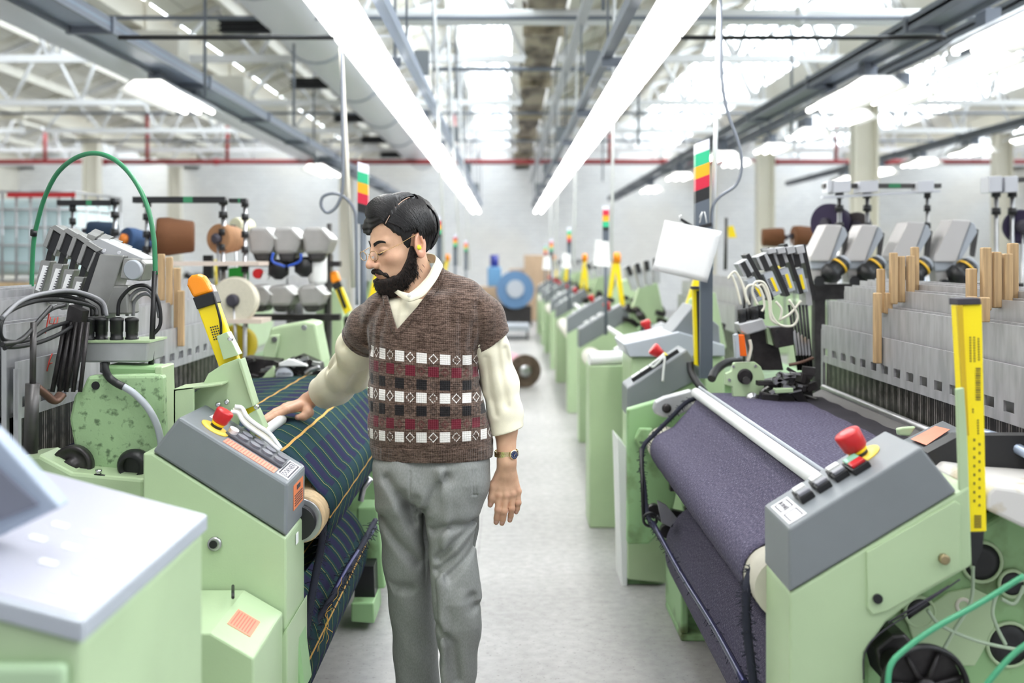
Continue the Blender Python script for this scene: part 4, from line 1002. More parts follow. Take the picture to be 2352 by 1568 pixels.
for px_, (sx, top, bot, x_, grp) in zip(range(20), (
    (2015, 672, 834, 1.383, 'a'), (2023, 617, 700, 1.42, 'a'), (2052, 580, 680, 1.455, 'a'), (2069, 588, 676, 1.49, 'a'), (2091, 587, 672, 1.525, 'a'), (2101, 567, 668, 1.56, 'a'), (2040, 672, 702, 1.44, 'a'),
    (2231, 616, 684, 1.42, 'b'), (2264, 568, 690, 1.455, 'b'), (2287, 578, 684, 1.49, 'b'), (2313, 582, 684, 1.525, 'b'), (2326, 558, 678, 1.56, 'b'), (2232, 680, 700, 1.39, 'b'), (2260, 682, 716, 1.40, 'b'))):
    Y = x_*F/(sx-VX); z1 = H-(top-VY)*Y/F; z0 = H-(bot-VY)*Y/F-(0.0 if x_ < 1.39 else 0.03)
    nm = {'a': 'upright pale wooden spacer in the left cluster wedged between the right heald frames', 'b': 'upright pale wooden spacer in the right cluster behind the tall yellow bar'}[grp]
    if (sx, top) == (2015, 672): nm = 'longest pale wooden spacer hanging flat over the front heald frame'
    stick('wooden_spacer', x_, Y, z0, z1, nm, None if 'longest' in nm else ('wooden spacers, left cluster' if grp == 'a' else 'wooden spacers, right cluster'), w=0.026, d=0.03)
# weaving head on the right loom: green plate with hole, selector fan, junction box, lamp
hp = G().px([(1686, 833), (1735, 831), (1748, 842), (1756, 862), (1755, 890), (1738, 912), (1712, 925), (1686, 922), (1682, 888), (1667, 884), (1667, 858), (1680, 852)], 4.40, 0.03).build('head_plate', m_green, Rt, bevel=0.004)
G().lathe([(0.032, 0), (0.032, -0.003), (0.02, -0.002)], P(1711, 864, 4.40), (0, 1, 0), 24).build('open_hole', m_dark, hp)
G().lathe([(0.015, 0), (0.015, -0.02)], P(1713, 873, 4.39), (0, 1, 0), 16).build('shaft_end', m_iron, hp)
for (x, y) in ((1684, 841), (1735, 840), (1675, 872)): G().lathe([(0.006, 0), (0.006, -0.006)], P(x, y, 4.40), (0, 1, 0), 8).build('bolt', m_steel, hp)
G().lathe([(0.026, 0), (0.026, -0.02), (0.012, -0.02), (0.012, -0.03)], P(1727, 915, 4.35), (0, 1, 0), 20).build('guide_wheel', m_steel, Rt)
g = G(); random.seed(21)
g.px([(1755, 880), (1860, 860), (1870, 925), (1800, 935), (1740, 925)], 4.5, 0.12)
g.px([(1812, 900), (1838, 895), (1866, 935), (1850, 940)], 4.3, 0.03)
for k in range(30):
    p = P(random.uniform(1752, 1862), random.uniform(850, 925), random.uniform(4.3, 4.45)); g.box(p, (random.uniform(0.02, 0.07), 0.04, random.uniform(0.01, 0.04)), (0, random.uniform(-0.6, 0.6), random.uniform(-0.5, 0.5)))
g.build('rapier_mechanism', m_dark, Rt, bevel=0.002)
g = G()
for k in range(12):
    p = P(random.uniform(1752, 1840), random.uniform(850, 900), 4.28); g.box(p, (random.uniform(0.01, 0.05), 0.03, random.uniform(0.006, 0.014)), (0, random.uniform(-0.6, 0.6), 0))
g.build('bright_links', m_steel, Rt)
G().px([(1778, 892), (1822, 890), (1824, 902), (1782, 904)], 4.26, 0.03).build('feed_arm', m_green, Rt, bevel=0.005)
jb = G().px([(1696, 744), (1752, 730), (1762, 756), (1716, 770), (1702, 762)], 4.40, 0.10).build('junction_box', m_alu, Rt, bevel=0.006)
for k in range(4):
    x = 1706+14*k; G().lathe([(0.016, 0), (0.016, 0.02), (0.018, 0.022), (0.018, 0.055), (0.011, 0.06)], P(x, 742-3*k, 4.43+0.03*(k % 2)), (-0.08, 0, 1), 14).build('round_connector', m_black, jb)
G().px([(1722, 762), (1775, 750), (1790, 800), (1800, 850), (1735, 850), (1725, 790)], 4.48, 0.10).build('selector_post', m_dark, Rt, bevel=0.004)
G().px([(1760, 752), (1778, 758), (1780, 795), (1765, 790)], 4.45, 0.05).build('post_flange', m_green, Rt, bevel=0.002)
G().px([(1770, 752), (1822, 748), (1824, 792), (1782, 800)], 4.42, 0.08).build('gear_case', m_dark, Rt, bevel=0.004)
for c0 in ((1786, 761), (1792, 786)): G().lathe([(0.008, 0), (0.008, -0.002)], P(c0[0], c0[1], 4.42), (0, 1, 0), 10).build('bolt_hole', m_black, Rt)
lam = G().px([(1692, 770), (1710, 768), (1716, 818), (1696, 818)], 4.38, 0.04).build('orange_reflector', mat('orange_lens', (0.85, 0.14, 0.01), 0.25), Rt, bevel=0.003)
G().px([(1688, 770), (1696, 767), (1700, 820), (1692, 822)], 4.37, 0.05).build('reflector_frame', m_lgrey, lam)
G().tube(pth((1722, 780, 4.4), (1725, 800, 4.4), (1718, 830, 4.4)), 0.007, 8).build('white_lead', m_cablewhite, Rt)
G().tube(pth((1634, 870, 4.6), (1645, 850, 4.65), (1668, 833, 4.7), (1700, 828, 4.75)), 0.018, 10).build('black_conduit', m_black, Rt)
# fan of selector actuators
for i, (x0, y0, x1, y1, w_) in enumerate(((1693, 606, 1750, 710, 21), (1736, 590, 1784, 700, 22), (1774, 579, 1812, 692, 23), (1812, 577, 1836, 690, 24))):
    d = Vector((x1-x0, y1-y0)); d.normalize(); n2 = Vector((-d.y, d.x))*-1; Y = 4.42+0.02*i
    def qd(a, b2, s0, s1):
        o = Vector((x0, y0)); return [tuple(o+d*a+n2*s0), tuple(o+d*a+n2*s1), tuple(o+d*b2+n2*s1), tuple(o+d*b2+n2*s0)]
    g = G().px(qd(0, 34, 0, w_*1.25), Y, 0.08); a = g.build('solenoid_block', m_alu, Rt, bevel=0.003)
    G().px(qd(3, 40, w_*0.35, w_*0.9), Y-0.008, 0.02).build('block_face', m_black, a)
    g = G().px(qd(44, 100, 0, w_), Y, 0.06); a = g.build('actuator_body', m_lgrey, Rt, bevel=0.003)
    G().px(qd(58, 92, w_*0.5, w_*0.78), Y-0.003, 0.004).build('yellow_label', m_yellow, a)
    g = G()
    for k in range(8): g.px(qd(58+4*k, 60+4*k, w_*0.18, w_*0.42), Y-0.002, 0.003)
    g.build('label_print', m_ink, a)
    G().px(qd(-8, 112, w_*1.3, w_*1.3+9), Y+0.01, 0.10).build('mounting_plate', m_black, Rt)
g = G()
for i in range(4): g.px([(1762+22*i, 572-2*i), (1780+22*i, 568-2*i), (1784+22*i, 580), (1766+22*i, 584)], 4.42, 0.1)
build_each(g, 'top_clip', m_alu, Rt, bevel=0.002)
G().px([(1848, 640), (1860, 640), (1866, 700), (1852, 705)], 4.5, 0.1).build('selector_end', m_alu, Rt)
for c0 in (((1702, 700), (1692, 660), (1680, 632), (1672, 640)), ((1716, 696), (1706, 655), (1690, 625), (1678, 630)), ((1722, 700), (1712, 672), (1722, 655), (1745, 662), (1756, 700), (1750, 715)), ((1740, 700), (1728, 670), (1735, 648), (1755, 650), (1768, 680), (1772, 720), (1790, 745), (1820, 748), (1832, 730), (1826, 710), (1812, 688)), ((1790, 735), (1815, 720), (1840, 690)), ((1782, 692), (1795, 710), (1792, 735)), ((1738, 660), (1752, 655), (1766, 690), (1770, 730), (1785, 744))):
    G().tube(smooth_path([P(x, y, 4.34) for x, y in c0], 8), 0.0052, 8).build('signal_cable', m_cablewhite, Rt)
g = G()
for k in range(6): g.tube([P(1812+8*k, 700, 4.5), P(1834+6*k, 850, 4.5)], 0.006, 6)
g.build('selector_rods', m_black, Rt)
g = G()
for k in range(5): g.px([(1822+8*k, 760+5*k), (1827+8*k, 758+5*k), (1834+7*k, 815), (1829+7*k, 817)], 4.47, 0.01)
build_each(g, 'bright_needles', m_chrome, Rt)
G().tube(pth((1812, 838, 4.45), (1840, 832, 4.44), (1866, 822, 4.46)), 0.014, 8, flat=0.5).build('eyelet_bar', MATS['rusty_brown_iron'], Rt)
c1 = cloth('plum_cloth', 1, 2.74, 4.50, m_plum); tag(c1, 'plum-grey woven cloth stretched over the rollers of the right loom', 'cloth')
c2 = cloth_roll('plum_cloth_roll', 1, 0.86, 0.34, 0.21, 2.7, 4.4, m_plum); tag(c2, 'dark wound roll of plum-grey cloth low under the right loom', 'cloth roll')
fringe('selvedge_strip', smooth_path([P(1612, 908, 4.55), P(1575, 925, 4.54), P(1545, 955, 4.53), P(1505, 995, 4.52), P(1478, 1025, 4.5), P(1474, 1070, 4.47), P(1480, 1120, 4.42), P(1488, 1185, 4.35), P(1520, 1240, 4.15), P(1560, 1310, 3.87), P(1640, 1440, 3.32), P(1712, 1568, 2.87)], 8), 0.010, m_nav, 'dark fuzzy selvedge strip round the far roller and slanted rod of the right loom', 420, 0.02, 'selvedge', 9)
fringe('selvedge_strip', smooth_path([P(1752, 1288, 2.72), P(1728, 1310, 2.7), P(1715, 1350, 2.68), P(1714, 1420, 2.67), P(1722, 1500, 2.66), P(1735, 1600, 2.65)], 8), 0.011, m_nav, 'dark frayed selvedge strip hanging from the roller beside the near right console', 260, 0.022, 'selvedge', 12)

# ================================================================== looms farther down the rows
def far_loom(name_label, sgn, y0, grp=None, bar_tilt=0.0):
    """same machine seen small: two consoles, rollers, frames, selector, hood"""
    t = thing('power_loom', name_label, 'loom', (sgn*1.2, y0, 0), grp)
    def c(x): return sgn*x
    for k, yy in enumerate((y0, y0+2.55)):
        G().xz([(c(0.60), 0.945), (c(0.95), 1.155), (c(1.04), 1.04), (c(0.60), 0.79)], yy, yy+0.24).build('console_housing', m_grey, t, bevel=0.006)
        G().xz([(c(0.60), 0.788), (c(1.04), 1.038), (c(1.08), 1.0), (c(1.08), 0), (c(0.60), 0)], yy+0.003, yy+0.237).build('console_cabinet', m_green, t, bevel=0.006)
        G().lathe([(0.02, 0), (0.022, 0.03), (0.032, 0.05), (0.03, 0.07)], (c(0.86), yy+0.12, 1.10), (-sgn*0.4, 0, 1), 14).build('stop_button', m_red, t)
        g = G()
        for j in range(3): g.box((c(0.67+0.055*j), yy+0.1, 0.995+0.033*j), (0.04, 0.05, 0.03), (0, -sgn*R(31), 0))
        g.build('button_row', m_white, t)
    G().cyl((c(0.82), y0+0.3, 0.975), (c(0.82), y0+2.3, 0.975), 0.02, 12).build('temple_bar', m_white, t)
    G().cyl((c(0.685), y0+0.24, 0.735), (c(0.685), y0+2.4, 0.735), 0.077, 16).build('take_up_roller', m_cream, t)
    frames(t, sgn, y0+0.2, y0+2.4, nfr=4, holes=False)
    G().bb(c(1.05), c(1.95), y0+0.24, y0+2.5, 0.05, 0.8).build('under_frame', m_greend, t)
    for yy in (y0-0.05, y0+2.42):
        G().xz([(c(1.0), 1.0), (c(1.1), 1.3), (c(1.25), 1.34), (c(1.32), 1.0)], yy+0.1, yy+0.25).build('head_hood', m_green, t, bevel=0.01)
        g = G(); random.seed(int(yy*10))
        for j in range(16): g.box((c(random.uniform(0.95, 1.3)), yy+random.uniform(0, 0.3), random.uniform(0.95, 1.15)), (0.07, 0.06, 0.04), (0, random.random(), random.random()))
        g.build('rapier_mechanism', m_dark, t)
    for j in range(4):
        o = G().box((c(1.0+0.07*j), y0+2.3, 1.38+0.02*j), (0.05, 0.09, 0.2), (0, -sgn*R(20-6*j), 0)).build('actuator_body', m_alu, t, bevel=0.004)
        G().box((c(0.985+0.07*j), y0+2.25, 1.44+0.02*j), (0.035, 0.02, 0.08), (0, -sgn*R(20-6*j), 0)).build('actuator_face', m_black, o)
    for yy, tl in ((y0+0.1, bar_tilt), (y0+2.65, -bar_tilt*0.4)):
        g = G().prism([(c(0.98), yy, 0.95), (c(1.02), yy, 0.95), (c(1.02+tl), yy, 1.5), (c(0.98+tl), yy, 1.5)], (0, 0.04, 0)); o = g.build('light_bar', m_yellow, t)
        G().lathe([(0.035, 0), (0.035, 0.07), (0.02, 0.09)], (c(1.0+tl), yy+0.02, 1.50), (0.3*tl, 0, 1), 12).build('beacon_lamp', m_orange, o)
    return t
far_loom('second green loom on the right with slanting yellow light bars, behind the paper sheet', 1, 6.35, None, 0.18)
for k, lb in enumerate(('third green loom along the right side of the aisle', 'fourth green loom along the right side of the aisle', 'fifth and farthest green loom on the right side of the aisle')):
    far_loom(lb, 1, 10.6+4.1*k, None, 0.08)
for k, lb in enumerate(('second green loom on the left, behind the man with upright green guard', 'third green loom on the left hidden behind the man', 'fourth green loom on the left near the far wall')):
    far_loom(lb, -1, 7.1+4.1*k, None, -0.14)
# tall green guard with dark post and leaning beacon bar left of the man
t = thing('guard_post', 'tall green guard plate with black post and orange-topped bar beside the left shoulder', 'guard post', (-1.15, 7.0, 0))
G().px([(754, 663), (768, 663), (786, 690), (788, 900), (752, 900)], 7.0, 0.3).build('guard_plate', m_green, t, bevel=0.01)
G().px([(746, 584), (762, 584), (762, 800), (744, 800)], 7.1, 0.05).build('post', m_black, t)
G().bb(P(744, 0, 7.1).x, P(788, 0, 7.1).x, 7.0, 7.3, 0, P(0, 895, 7.0).z).build('base', m_greend, t)
bar = G().px([(768, 664), (784, 657), (806, 712), (792, 722)], 6.4, 0.05).build('light_bar', m_yellow, t)
G().px([(774, 664), (780, 662), (796, 705), (790, 709)], 6.39, 0.02).build('bar_lens', m_black, bar)
G().px([(762, 653), (780, 645), (785, 658), (767, 666)], 6.38, 0.07).build('lamp_socket', m_black, bar)
G().px([(755, 632), (759, 624), (768, 621), (774, 625), (781, 645), (762, 652)], 6.38, 0.07).build('beacon_lamp', m_orange, bar, bevel=0.015, seg=3)
# second control cabinet beyond the right loom, white top and grey hood
C1 = thing('control_cabinet', 'green control cabinet with grey hood behind the far console of the right loom', 'control cabinet', (0.9, 5.8, 0))
G().px([(1432, 790), (1560, 762), (1665, 792), (1665, 818), (1446, 820)], 5.55, 0.5).build('top_rim', m_lgrey, C1, bevel=0.006)
G().px([(1450, 820), (1665, 818), (1665, 1274), (1450, 1274)], 5.58, 0.45).build('body', m_green, C1, bevel=0.01)
G().px([(1526, 783), (1594, 700), (1652, 748), (1655, 795)], 5.6, 0.35).build('screen_hood', m_grey, C1, bevel=0.006)
for k in range(3): G().box((P(1470+30*k, 786-6*k, 5.7)), (0.03, 0.05, 0.01), (0, R(-12), 0)).build('key', m_white, C1)
# tall green cabinet with tape-wrapped top
t = thing('cabinet', 'plain tall green cabinet with paper rolls on top standing by the aisle on the right', 'cabinet', (0.65, 6.7, 0))
G().bb(0.47, 0.80, 6.1, 6.38, 0.0, 0.93).build('body', m_green, t, bevel=0.008)
o = tag(G().cyl((0.47, 6.12, 0.965), (0.80, 6.2, 0.965), 0.034, 16).build('paper_roll', m_paper, loc=(0.6, 6.15, 0.965)), 'white rolled paper lying on top of the plain tall green cabinet', 'paper roll')
o = tag(G().cyl((0.50, 6.26, 0.965), (0.78, 6.24, 0.965), 0.034, 16).build('paper_roll', m_paper, loc=(0.6, 6.25, 0.965)), 'second white paper roll, behind the first on the tall green cabinet', 'paper roll')
# ================================================================== yarn creels, cones, feeders and other things behind
def creel(name_label, bars, posts, Y, legs=()):
    t = thing('yarn_rack', name_label, 'yarn rack', P(posts[0][0], 590, Y).xy.to_3d())
    for (x0, x1, y, hh, mm) in bars:
        a, b_ = P(x0, y, Y), P(x1, y, Y); h = hh*Y/F
        G().bb(a.x, b_.x, Y-0.03, Y+0.03, a.z-h, a.z).build('top_rail', mm, t, bevel=0.002)
        G().bb((a.x*0.45+b_.x*0.55), (a.x*0.35+b_.x*0.65), Y-0.032, Y+0.032, a.z-h, a.z).build('rail_clip', m_hose, t)
    for (x, y0, w_) in posts:
        p = P(x, y0, Y); G().cyl((p.x, Y, 0), (p.x, Y, p.z), w_*Y/F/2, 12).build('post', m_steel, t)
        for yy in (0, 30, 70, 105, 150):
            q = P(x, y0+yy+8, Y)
            if q.z > 0.3: G().cyl((p.x, Y, q.z-0.018), (p.x, Y, q.z+0.018), w_*Y/F*0.95, 10).build('post_collar', m_black, t)
    return t
def cone(name, px_, py_, Y, r1, r2, L_, d, m, label, core=None, corem=m_ink, grp=None):
    """yarn cone lying along d; px,py = centre of its near end"""
    t = thing(name, label, 'yarn cone', P(px_, py_, Y), grp); o = P(px_, py_, Y); d = Vector(d).normalized()
    G().lathe([(r1*0.93, 0), (r1, L_*0.06), (r1*1.02, L_*0.3), ((r1+r2)/2, L_*0.6), (r2, L_*0.94), (r2*0.92, L_)], o, d, 32).build('yarn_package', m, t)
    G().lathe([(core or r1*0.33, 0), (core or r1*0.33, -0.02), (0.2*r1, -0.035)], o, d, 20).build('cone_core', corem, t)
    G().cyl(o, o+Vector((0.02, 0.02, -max(0.05, o.z-0.9))), 0.008, 8).build('spindle_arm', m_steel, t) if o.z > 1.0 else None
    return t
def wound(name, c1):
    m, b = newmat(name, 0.85); v, x, y, z = xcoord('Object')
    n = xnoise(v, 90, 2); rr = X.op('SQRT', x*x+z*z); c = mixc(((rr*700).sin()*0.25+0.5)*0.5+n*0.4, c1, tuple(q*0.55 for q in c1)); X.nt.links.new(c.v, b.inputs['Base Color']); return m
y_br = wound('brown_yarn', (0.17, 0.065, 0.022)); y_tan = wound('tan_yarn', (0.42, 0.22, 0.11)); y_blue = wound('blue_yarn', (0.05, 0.11, 0.25)); y_navy = wound('navy_yarn', (0.015, 0.035, 0.07))
y_cr = wound('cream_yarn', (0.82, 0.76, 0.62)); y_yel = wound('mustard_yarn', (0.62, 0.46, 0.02)); y_plum = wound('plum_yarn', (0.03, 0.02, 0.06))
creel('left yarn rack with black top rails, steel posts and brown, blue and cream cones', [(135, 258, 460, 12, m_black), (308, 520, 452, 14, m_black), (528, 568, 456, 10, m_black)], [(167, 470, 8), (264, 455, 10), (338, 460, 10), (513, 455, 11), (563, 460, 9)], 5.9)
cone('yarn_cone', 360, 543, 5.9, 0.105, 0.088, 0.20, (1, 0.25, 0), y_br, 'large dark brown yarn cone seen side-on on the left yarn rack', 0.03)
cone('yarn_cone', 500, 548, 5.9, 0.083, 0.07, 0.16, (0.45, 1, 0), y_tan, 'tan brown yarn cone facing out, right end of the left yarn rack', 0.03)
cone('yarn_cone', 288, 550, 6.0, 0.070, 0.058, 0.15, (0.75, 1, -0.1), y_blue, 'blue yarn cone with orange core on the left yarn rack', 0.032, mat('orange_core', (0.75, 0.22, 0.03), 0.5))
cone('yarn_cone', 203, 530, 6.2, 0.055, 0.05, 0.16, (1, 0.1, 0), y_navy, 'small dark navy yarn cone left of the blue one', 0.015)
cone('yarn_cone', 536, 690, 5.8, 0.128, 0.11, 0.12, (0.1, 1, 0), y_cr, 'large cream yarn disc seen end-on below the tan cone', 0.036)
cone('yarn_cone', 536, 792, 6.4, 0.118, 0.10, 0.12, (0.3, 1, 0), y_yel, 'mustard yellow yarn disc low behind the leaning light bar', 0.03)
cone('yarn_cone', 540, 520, 6.6, 0.055, 0.05, 0.14, (0.5, 1, 0), mat('pale_yellow_yarn', (0.62, 0.60, 0.42), 0.8), 'pale yellow yarn package behind the tan cone', 0.01)
def shelf(p0, p1, Y, nm):
    a, b_ = P(*p0, Y), P(*p1, Y); o = G().bb(a.x, b_.x, Y-0.12, Y+0.12, (a.z+b_.z)/2-0.012, (a.z+b_.z)/2+0.012).build('rack_shelf', mat('pale_pink_board', (0.66, 0.55, 0.48), 0.5), loc=a); tag(o, nm, 'board')
shelf((330, 604), (606, 606), 5.9, 'thin pale board across the left yarn rack under the tan cone')
shelf((530, 735), (612, 735), 5.9, 'short pale board under the cream yarn disc')
o = G().px([(525, 616), (569, 610), (569, 660), (525, 660)], 6.3, 0.03).build('green_panel', mat('bright_green_plastic', (0.01, 0.25, 0.02), 0.5)); tag(o, 'bright green plastic panel behind the cream yarn disc', 'panel')
o = G().px([(466, 586), (486, 586), (486, 640), (466, 640)], 6.1, 0.04).build('spacer_block', m_black); tag(o, 'small black upright block by the left yarn rack', 'block')
# weft feeders on the left: upper and lower rows of grey housings
def feeder_l(px_, py_, w_, h_, Y, lb, grp, dark=True):
    s = Y/F; t = thing('yarn_feeder', lb, 'yarn feeder', P(px_, py_, Y), grp); W_ = w_*s; Hh = h_*s; o = P(px_, py_, Y)
    G().prism([o+Vector(q) for q in ((0.02, 0, 0), (W_*0.62, 0, 0), (W_, 0, -Hh*0.45), (W_*0.8, 0, -Hh), (W_*0.1, 0, -Hh), (0, 0, -Hh*0.3))], (0, 0.28, 0)).build('housing', mat('warm_cast_grey', (0.42, 0.41, 0.40), 0.4, metal=0.3, noise_amt=0.15, nscale=9), t, bevel=0.02)
    G().prism([o+Vector(q) for q in ((W_*0.6, -0.01, -0.005), (W_*0.68, -0.01, -0.005), (W_*1.02, -0.01, -Hh*0.45), (W_*0.94, -0.01, -Hh*0.45))], (0, 0.2, 0)).build('white_stripe', m_white, t)
    G().prism([o+Vector(q) for q in ((W_*0.1, 0.02, -Hh*0.8), (W_*0.8, 0.02, -Hh*0.8), (W_*0.7, 0.02, -Hh*1.3), (W_*0.25, 0.02, -Hh*1.3))], (0, 0.22, 0)).build('yarn_drum', m_iron, t, bevel=0.02)
    return t
for k, x in enumerate((566, 624, 692)): feeder_l(x, 521, 70, 62, 6.2, 'grey slanted yarn feeder housing in the upper row behind the rapier head', 'upper row of yarn feeders on the left')
for k, x in enumerate((560, 612, 682)): feeder_l(x, 655, 66, 48, 6.2, 'grey yarn feeder housing in the lower row behind the rapier head', 'lower row of yarn feeders on the left')
t = thing('feeder_stand', 'dark beam and posts carrying the left yarn feeders', 'stand', P(620, 620, 6.4))
G().px([(545, 600), (780, 600), (780, 612), (545, 612)], 6.35, 0.08).build('rail', m_dark, t)
G().px([(545, 722), (780, 722), (780, 736), (545, 736)], 6.35, 0.08).build('rail', m_dark, t)
G().bb(P(560, 0, 6.4).x, P(566, 0, 6.4).x, 6.38, 6.44, 0, 1.75).build('post', m_iron, t); G().bb(P(752, 0, 6.4).x, P(760, 0, 6.4).x, 6.38, 6.44, 0, 1.75).build('post', m_iron, t)
for c0 in (((628, 580), (626, 600), (655, 612)), ((692, 582), (688, 600), (660, 612))): G().tube(smooth_path([P(x, y, 6.18) for x, y in c0], 6), 0.008, 6).build('blue_tube', mat('blue_tube', (0.03, 0.10, 0.55), 0.4), t)
for (x, y, r, m_, lb) in ((612, 635, 0.022, m_white, 'round white tape reel end on the left feeder stand'), (596, 628, 0.03, m_red, 'small red pack on the left feeder stand')):
    tag(G().lathe([(r, 0), (r, -0.05)], P(x, y, 6.3), (0, 1, 0), 16).build('reel', m_, loc=P(x, y, 6.3)), lb, 'reel')
tag(G().lathe([(0.05, 0), (0.055, 0.02), (0.055, 0.15), (0.03, 0.19), (0.03, 0.22)], P(730, 650, 6.3), (0, 0, 1), 18).build('plastic_tub', m_white, loc=P(730, 650, 6.3)), 'white plastic tub standing on the left feeder stand', 'tub')
for (x, y) in ((640, 628), (700, 622)):
    tag(G().lathe([(0.02, 0), (0.06, 0.03), (0.06, 0.1), (0.02, 0.12)], P(x, y+14, 6.28), (0, 0, 1), 14).build('black_spool', m_black, loc=P(x, y+14, 6.28)), 'stubby black spool hanging under the upper left feeders', 'spool', 'black spools under the upper left feeders')
# caged liquid tank far left
t = thing('tank', 'big translucent water tank in a wire cage on a pallet at the far left', 'tank', (-4.8, 9.6, 0))
a, b_ = P(-60, 440, 9.4), P(168, 645, 9.4)
m_tank = mat('translucent_tank', (0.62, 0.78, 0.80), 0.3)
G().bb(a.x, b_.x, 9.45, 10.5, b_.z+0.05, a.z-0.06).build('bottle', m_tank, t, bevel=0.08, seg=4)
g = G()
for k in range(8):
    x = a.x+(b_.x-a.x)*k/7; g.cyl((x, 9.4, b_.z), (x, 9.4, a.z), 0.012, 6)
for k in range(6):
    z = b_.z+(a.z-b_.z)*k/5; g.cyl((a.x, 9.4, z), (b_.x, 9.4, z), 0.012, 6)
for k in range(5): y = 9.4+1.15*k/4; g.cyl((b_.x, y, b_.z), (b_.x, y, a.z), 0.012, 6)
for k in range(6): z = b_.z+(a.z-b_.z)*k/5; g.cyl((b_.x, 9.4, z), (b_.x, 10.55, z), 0.012, 6)
g.build('wire_cage', m_steel, t)
g = G().bb(a.x, b_.x, 9.4, 10.55, b_.z-0.05, b_.z)
for k in range(3): x = a.x+(b_.x-a.x)*(0.05+0.43*k); g.bb(x, x+0.1, 9.4, 10.55, b_.z-0.16, b_.z-0.05)
g.bb(a.x, b_.x, 9.4, 10.55, b_.z-0.2, b_.z-0.16); g.build('pallet_base', m_woodd, t)
G().bb(a.x+0.3, a.x+0.9, 9.38, 9.39, a.z-0.05, a.z-0.01).build('red_lid_label', m_red, t)
for zz, nm in ((0.42, 'upper'), (0.0, 'lower')):
    g = G()
    for k in range(9): y = 9.4+0.13*k; g.bb(a.x, b_.x+0.1, y, y+0.09, zz+0.14, zz+0.16); 
    for k in range(3): x = a.x+(b_.x-a.x)*(0.02+0.45*k); g.bb(x, x+0.1, 9.4, 10.6, zz+0.02, zz+0.14)
    g.bb(a.x, b_.x+0.1, 9.4, 10.6, zz, zz+0.02)
    o = g.build('pallet', m_wood, loc=(a.x, 9.4, zz)); tag(o, '%s wooden pallet under the caged water tank' % nm, 'pallet')
o = G().bb(a.x+0.1, b_.x, 9.5, 10.5, 0.58, b_.z-0.2).build('crate', m_card, loc=(a.x, 9.4, 0.6)); tag(o, 'brown crate between the pallets and the caged water tank', 'crate')
o = G().bb(a.x+0.1, b_.x, 9.5, 10.5, 0.16, 0.42).build('crate', m_card, loc=(a.x, 9.4, 0.2)); tag(o, 'low brown crate between the two wooden pallets', 'crate')

# right-hand rack and big feeders behind the heald frames
m_mot = mat('pale_bracket', (0.60, 0.61, 0.66), 0.4)
creel('right yarn rack with grey clamps on its top rail above the big feeders', [(1890, 2158, 422, 10, m_iron)], [(1928, 440, 10), (1992, 440, 10), (2130, 440, 8)], 6.2)
t = thing('yarn_rack', 'second right yarn rack with pale clamps in the far right corner', 'yarn rack', (P(2300, 0, 6.3).x, 6.3, 0))
G().px([(2262, 412), (2420, 402), (2420, 412), (2262, 424)], 6.3, 0.06).build('top_rail', m_iron, t)
for x in (2288, 2325): 
    p = P(x, 415, 6.3); G().cyl((p.x, 6.3, 0), (p.x, 6.3, p.z), 0.013, 12).build('post', m_steel, t)
    G().px([(x-16, 405), (x+14, 403), (x+14, 440), (x-16, 442)], 6.24, 0.12).build('clamp_block', m_mot, t, bevel=0.004)
    for yy in (445, 485): q = P(x, yy, 6.3); G().cyl((q.x, 6.3, q.z-0.02), (q.x, 6.3, q.z+0.02), 0.026, 10).build('post_collar', m_black, t)
t2 = thing('rail_clamps', 'row of grey clamps gripping the right yarn rack top rail', 'clamps', P(1990, 430, 6.1))
for (x0, x1) in ((1902, 1912), (1914, 1955), (1975, 2018), (2108, 2146)):
    G().px([(x0, 416), (x1, 413), (x1, 440), (x0, 443)], 6.13, 0.12).build('clamp_block', m_mot, t2, bevel=0.004)
G().px([(1890, 450), (2160, 436), (2160, 441), (1890, 456)], 6.15, 0.05).build('lower_rail', m_mot, t2)
cone('yarn_cone', 1898, 512, 6.3, 0.115, 0.09, 0.16, (0.9, 0.8, 0), y_plum, 'dark plum yarn cone at the left end of the right yarn rack', 0.03)
cone('yarn_cone', 1966, 520, 6.3, 0.085, 0.07, 0.15, (0.5, 1, 0), mat('dark_brown_grey_yarn', (0.06, 0.05, 0.05), 0.8), 'dark grey-brown yarn cone with black core behind the first big feeder', 0.035)
cone('yarn_cone', 2348, 520, 6.3, 0.10, 0.08, 0.15, (0.2, 1, 0), y_plum, 'dark yarn cone cut by the right edge of the picture', 0.04)
cone('yarn_cone', 1800, 545, 8.5, 0.075, 0.07, 0.17, (-1, 0.1, 0), y_br, 'brown yarn cone lying on the distant rack, left one of the pair', 0.02)
cone('yarn_cone', 1822, 542, 8.3, 0.080, 0.07, 0.19, (1, 0.1, 0), y_br, 'brown yarn cone lying on the distant rack, right one of the pair', 0.02)
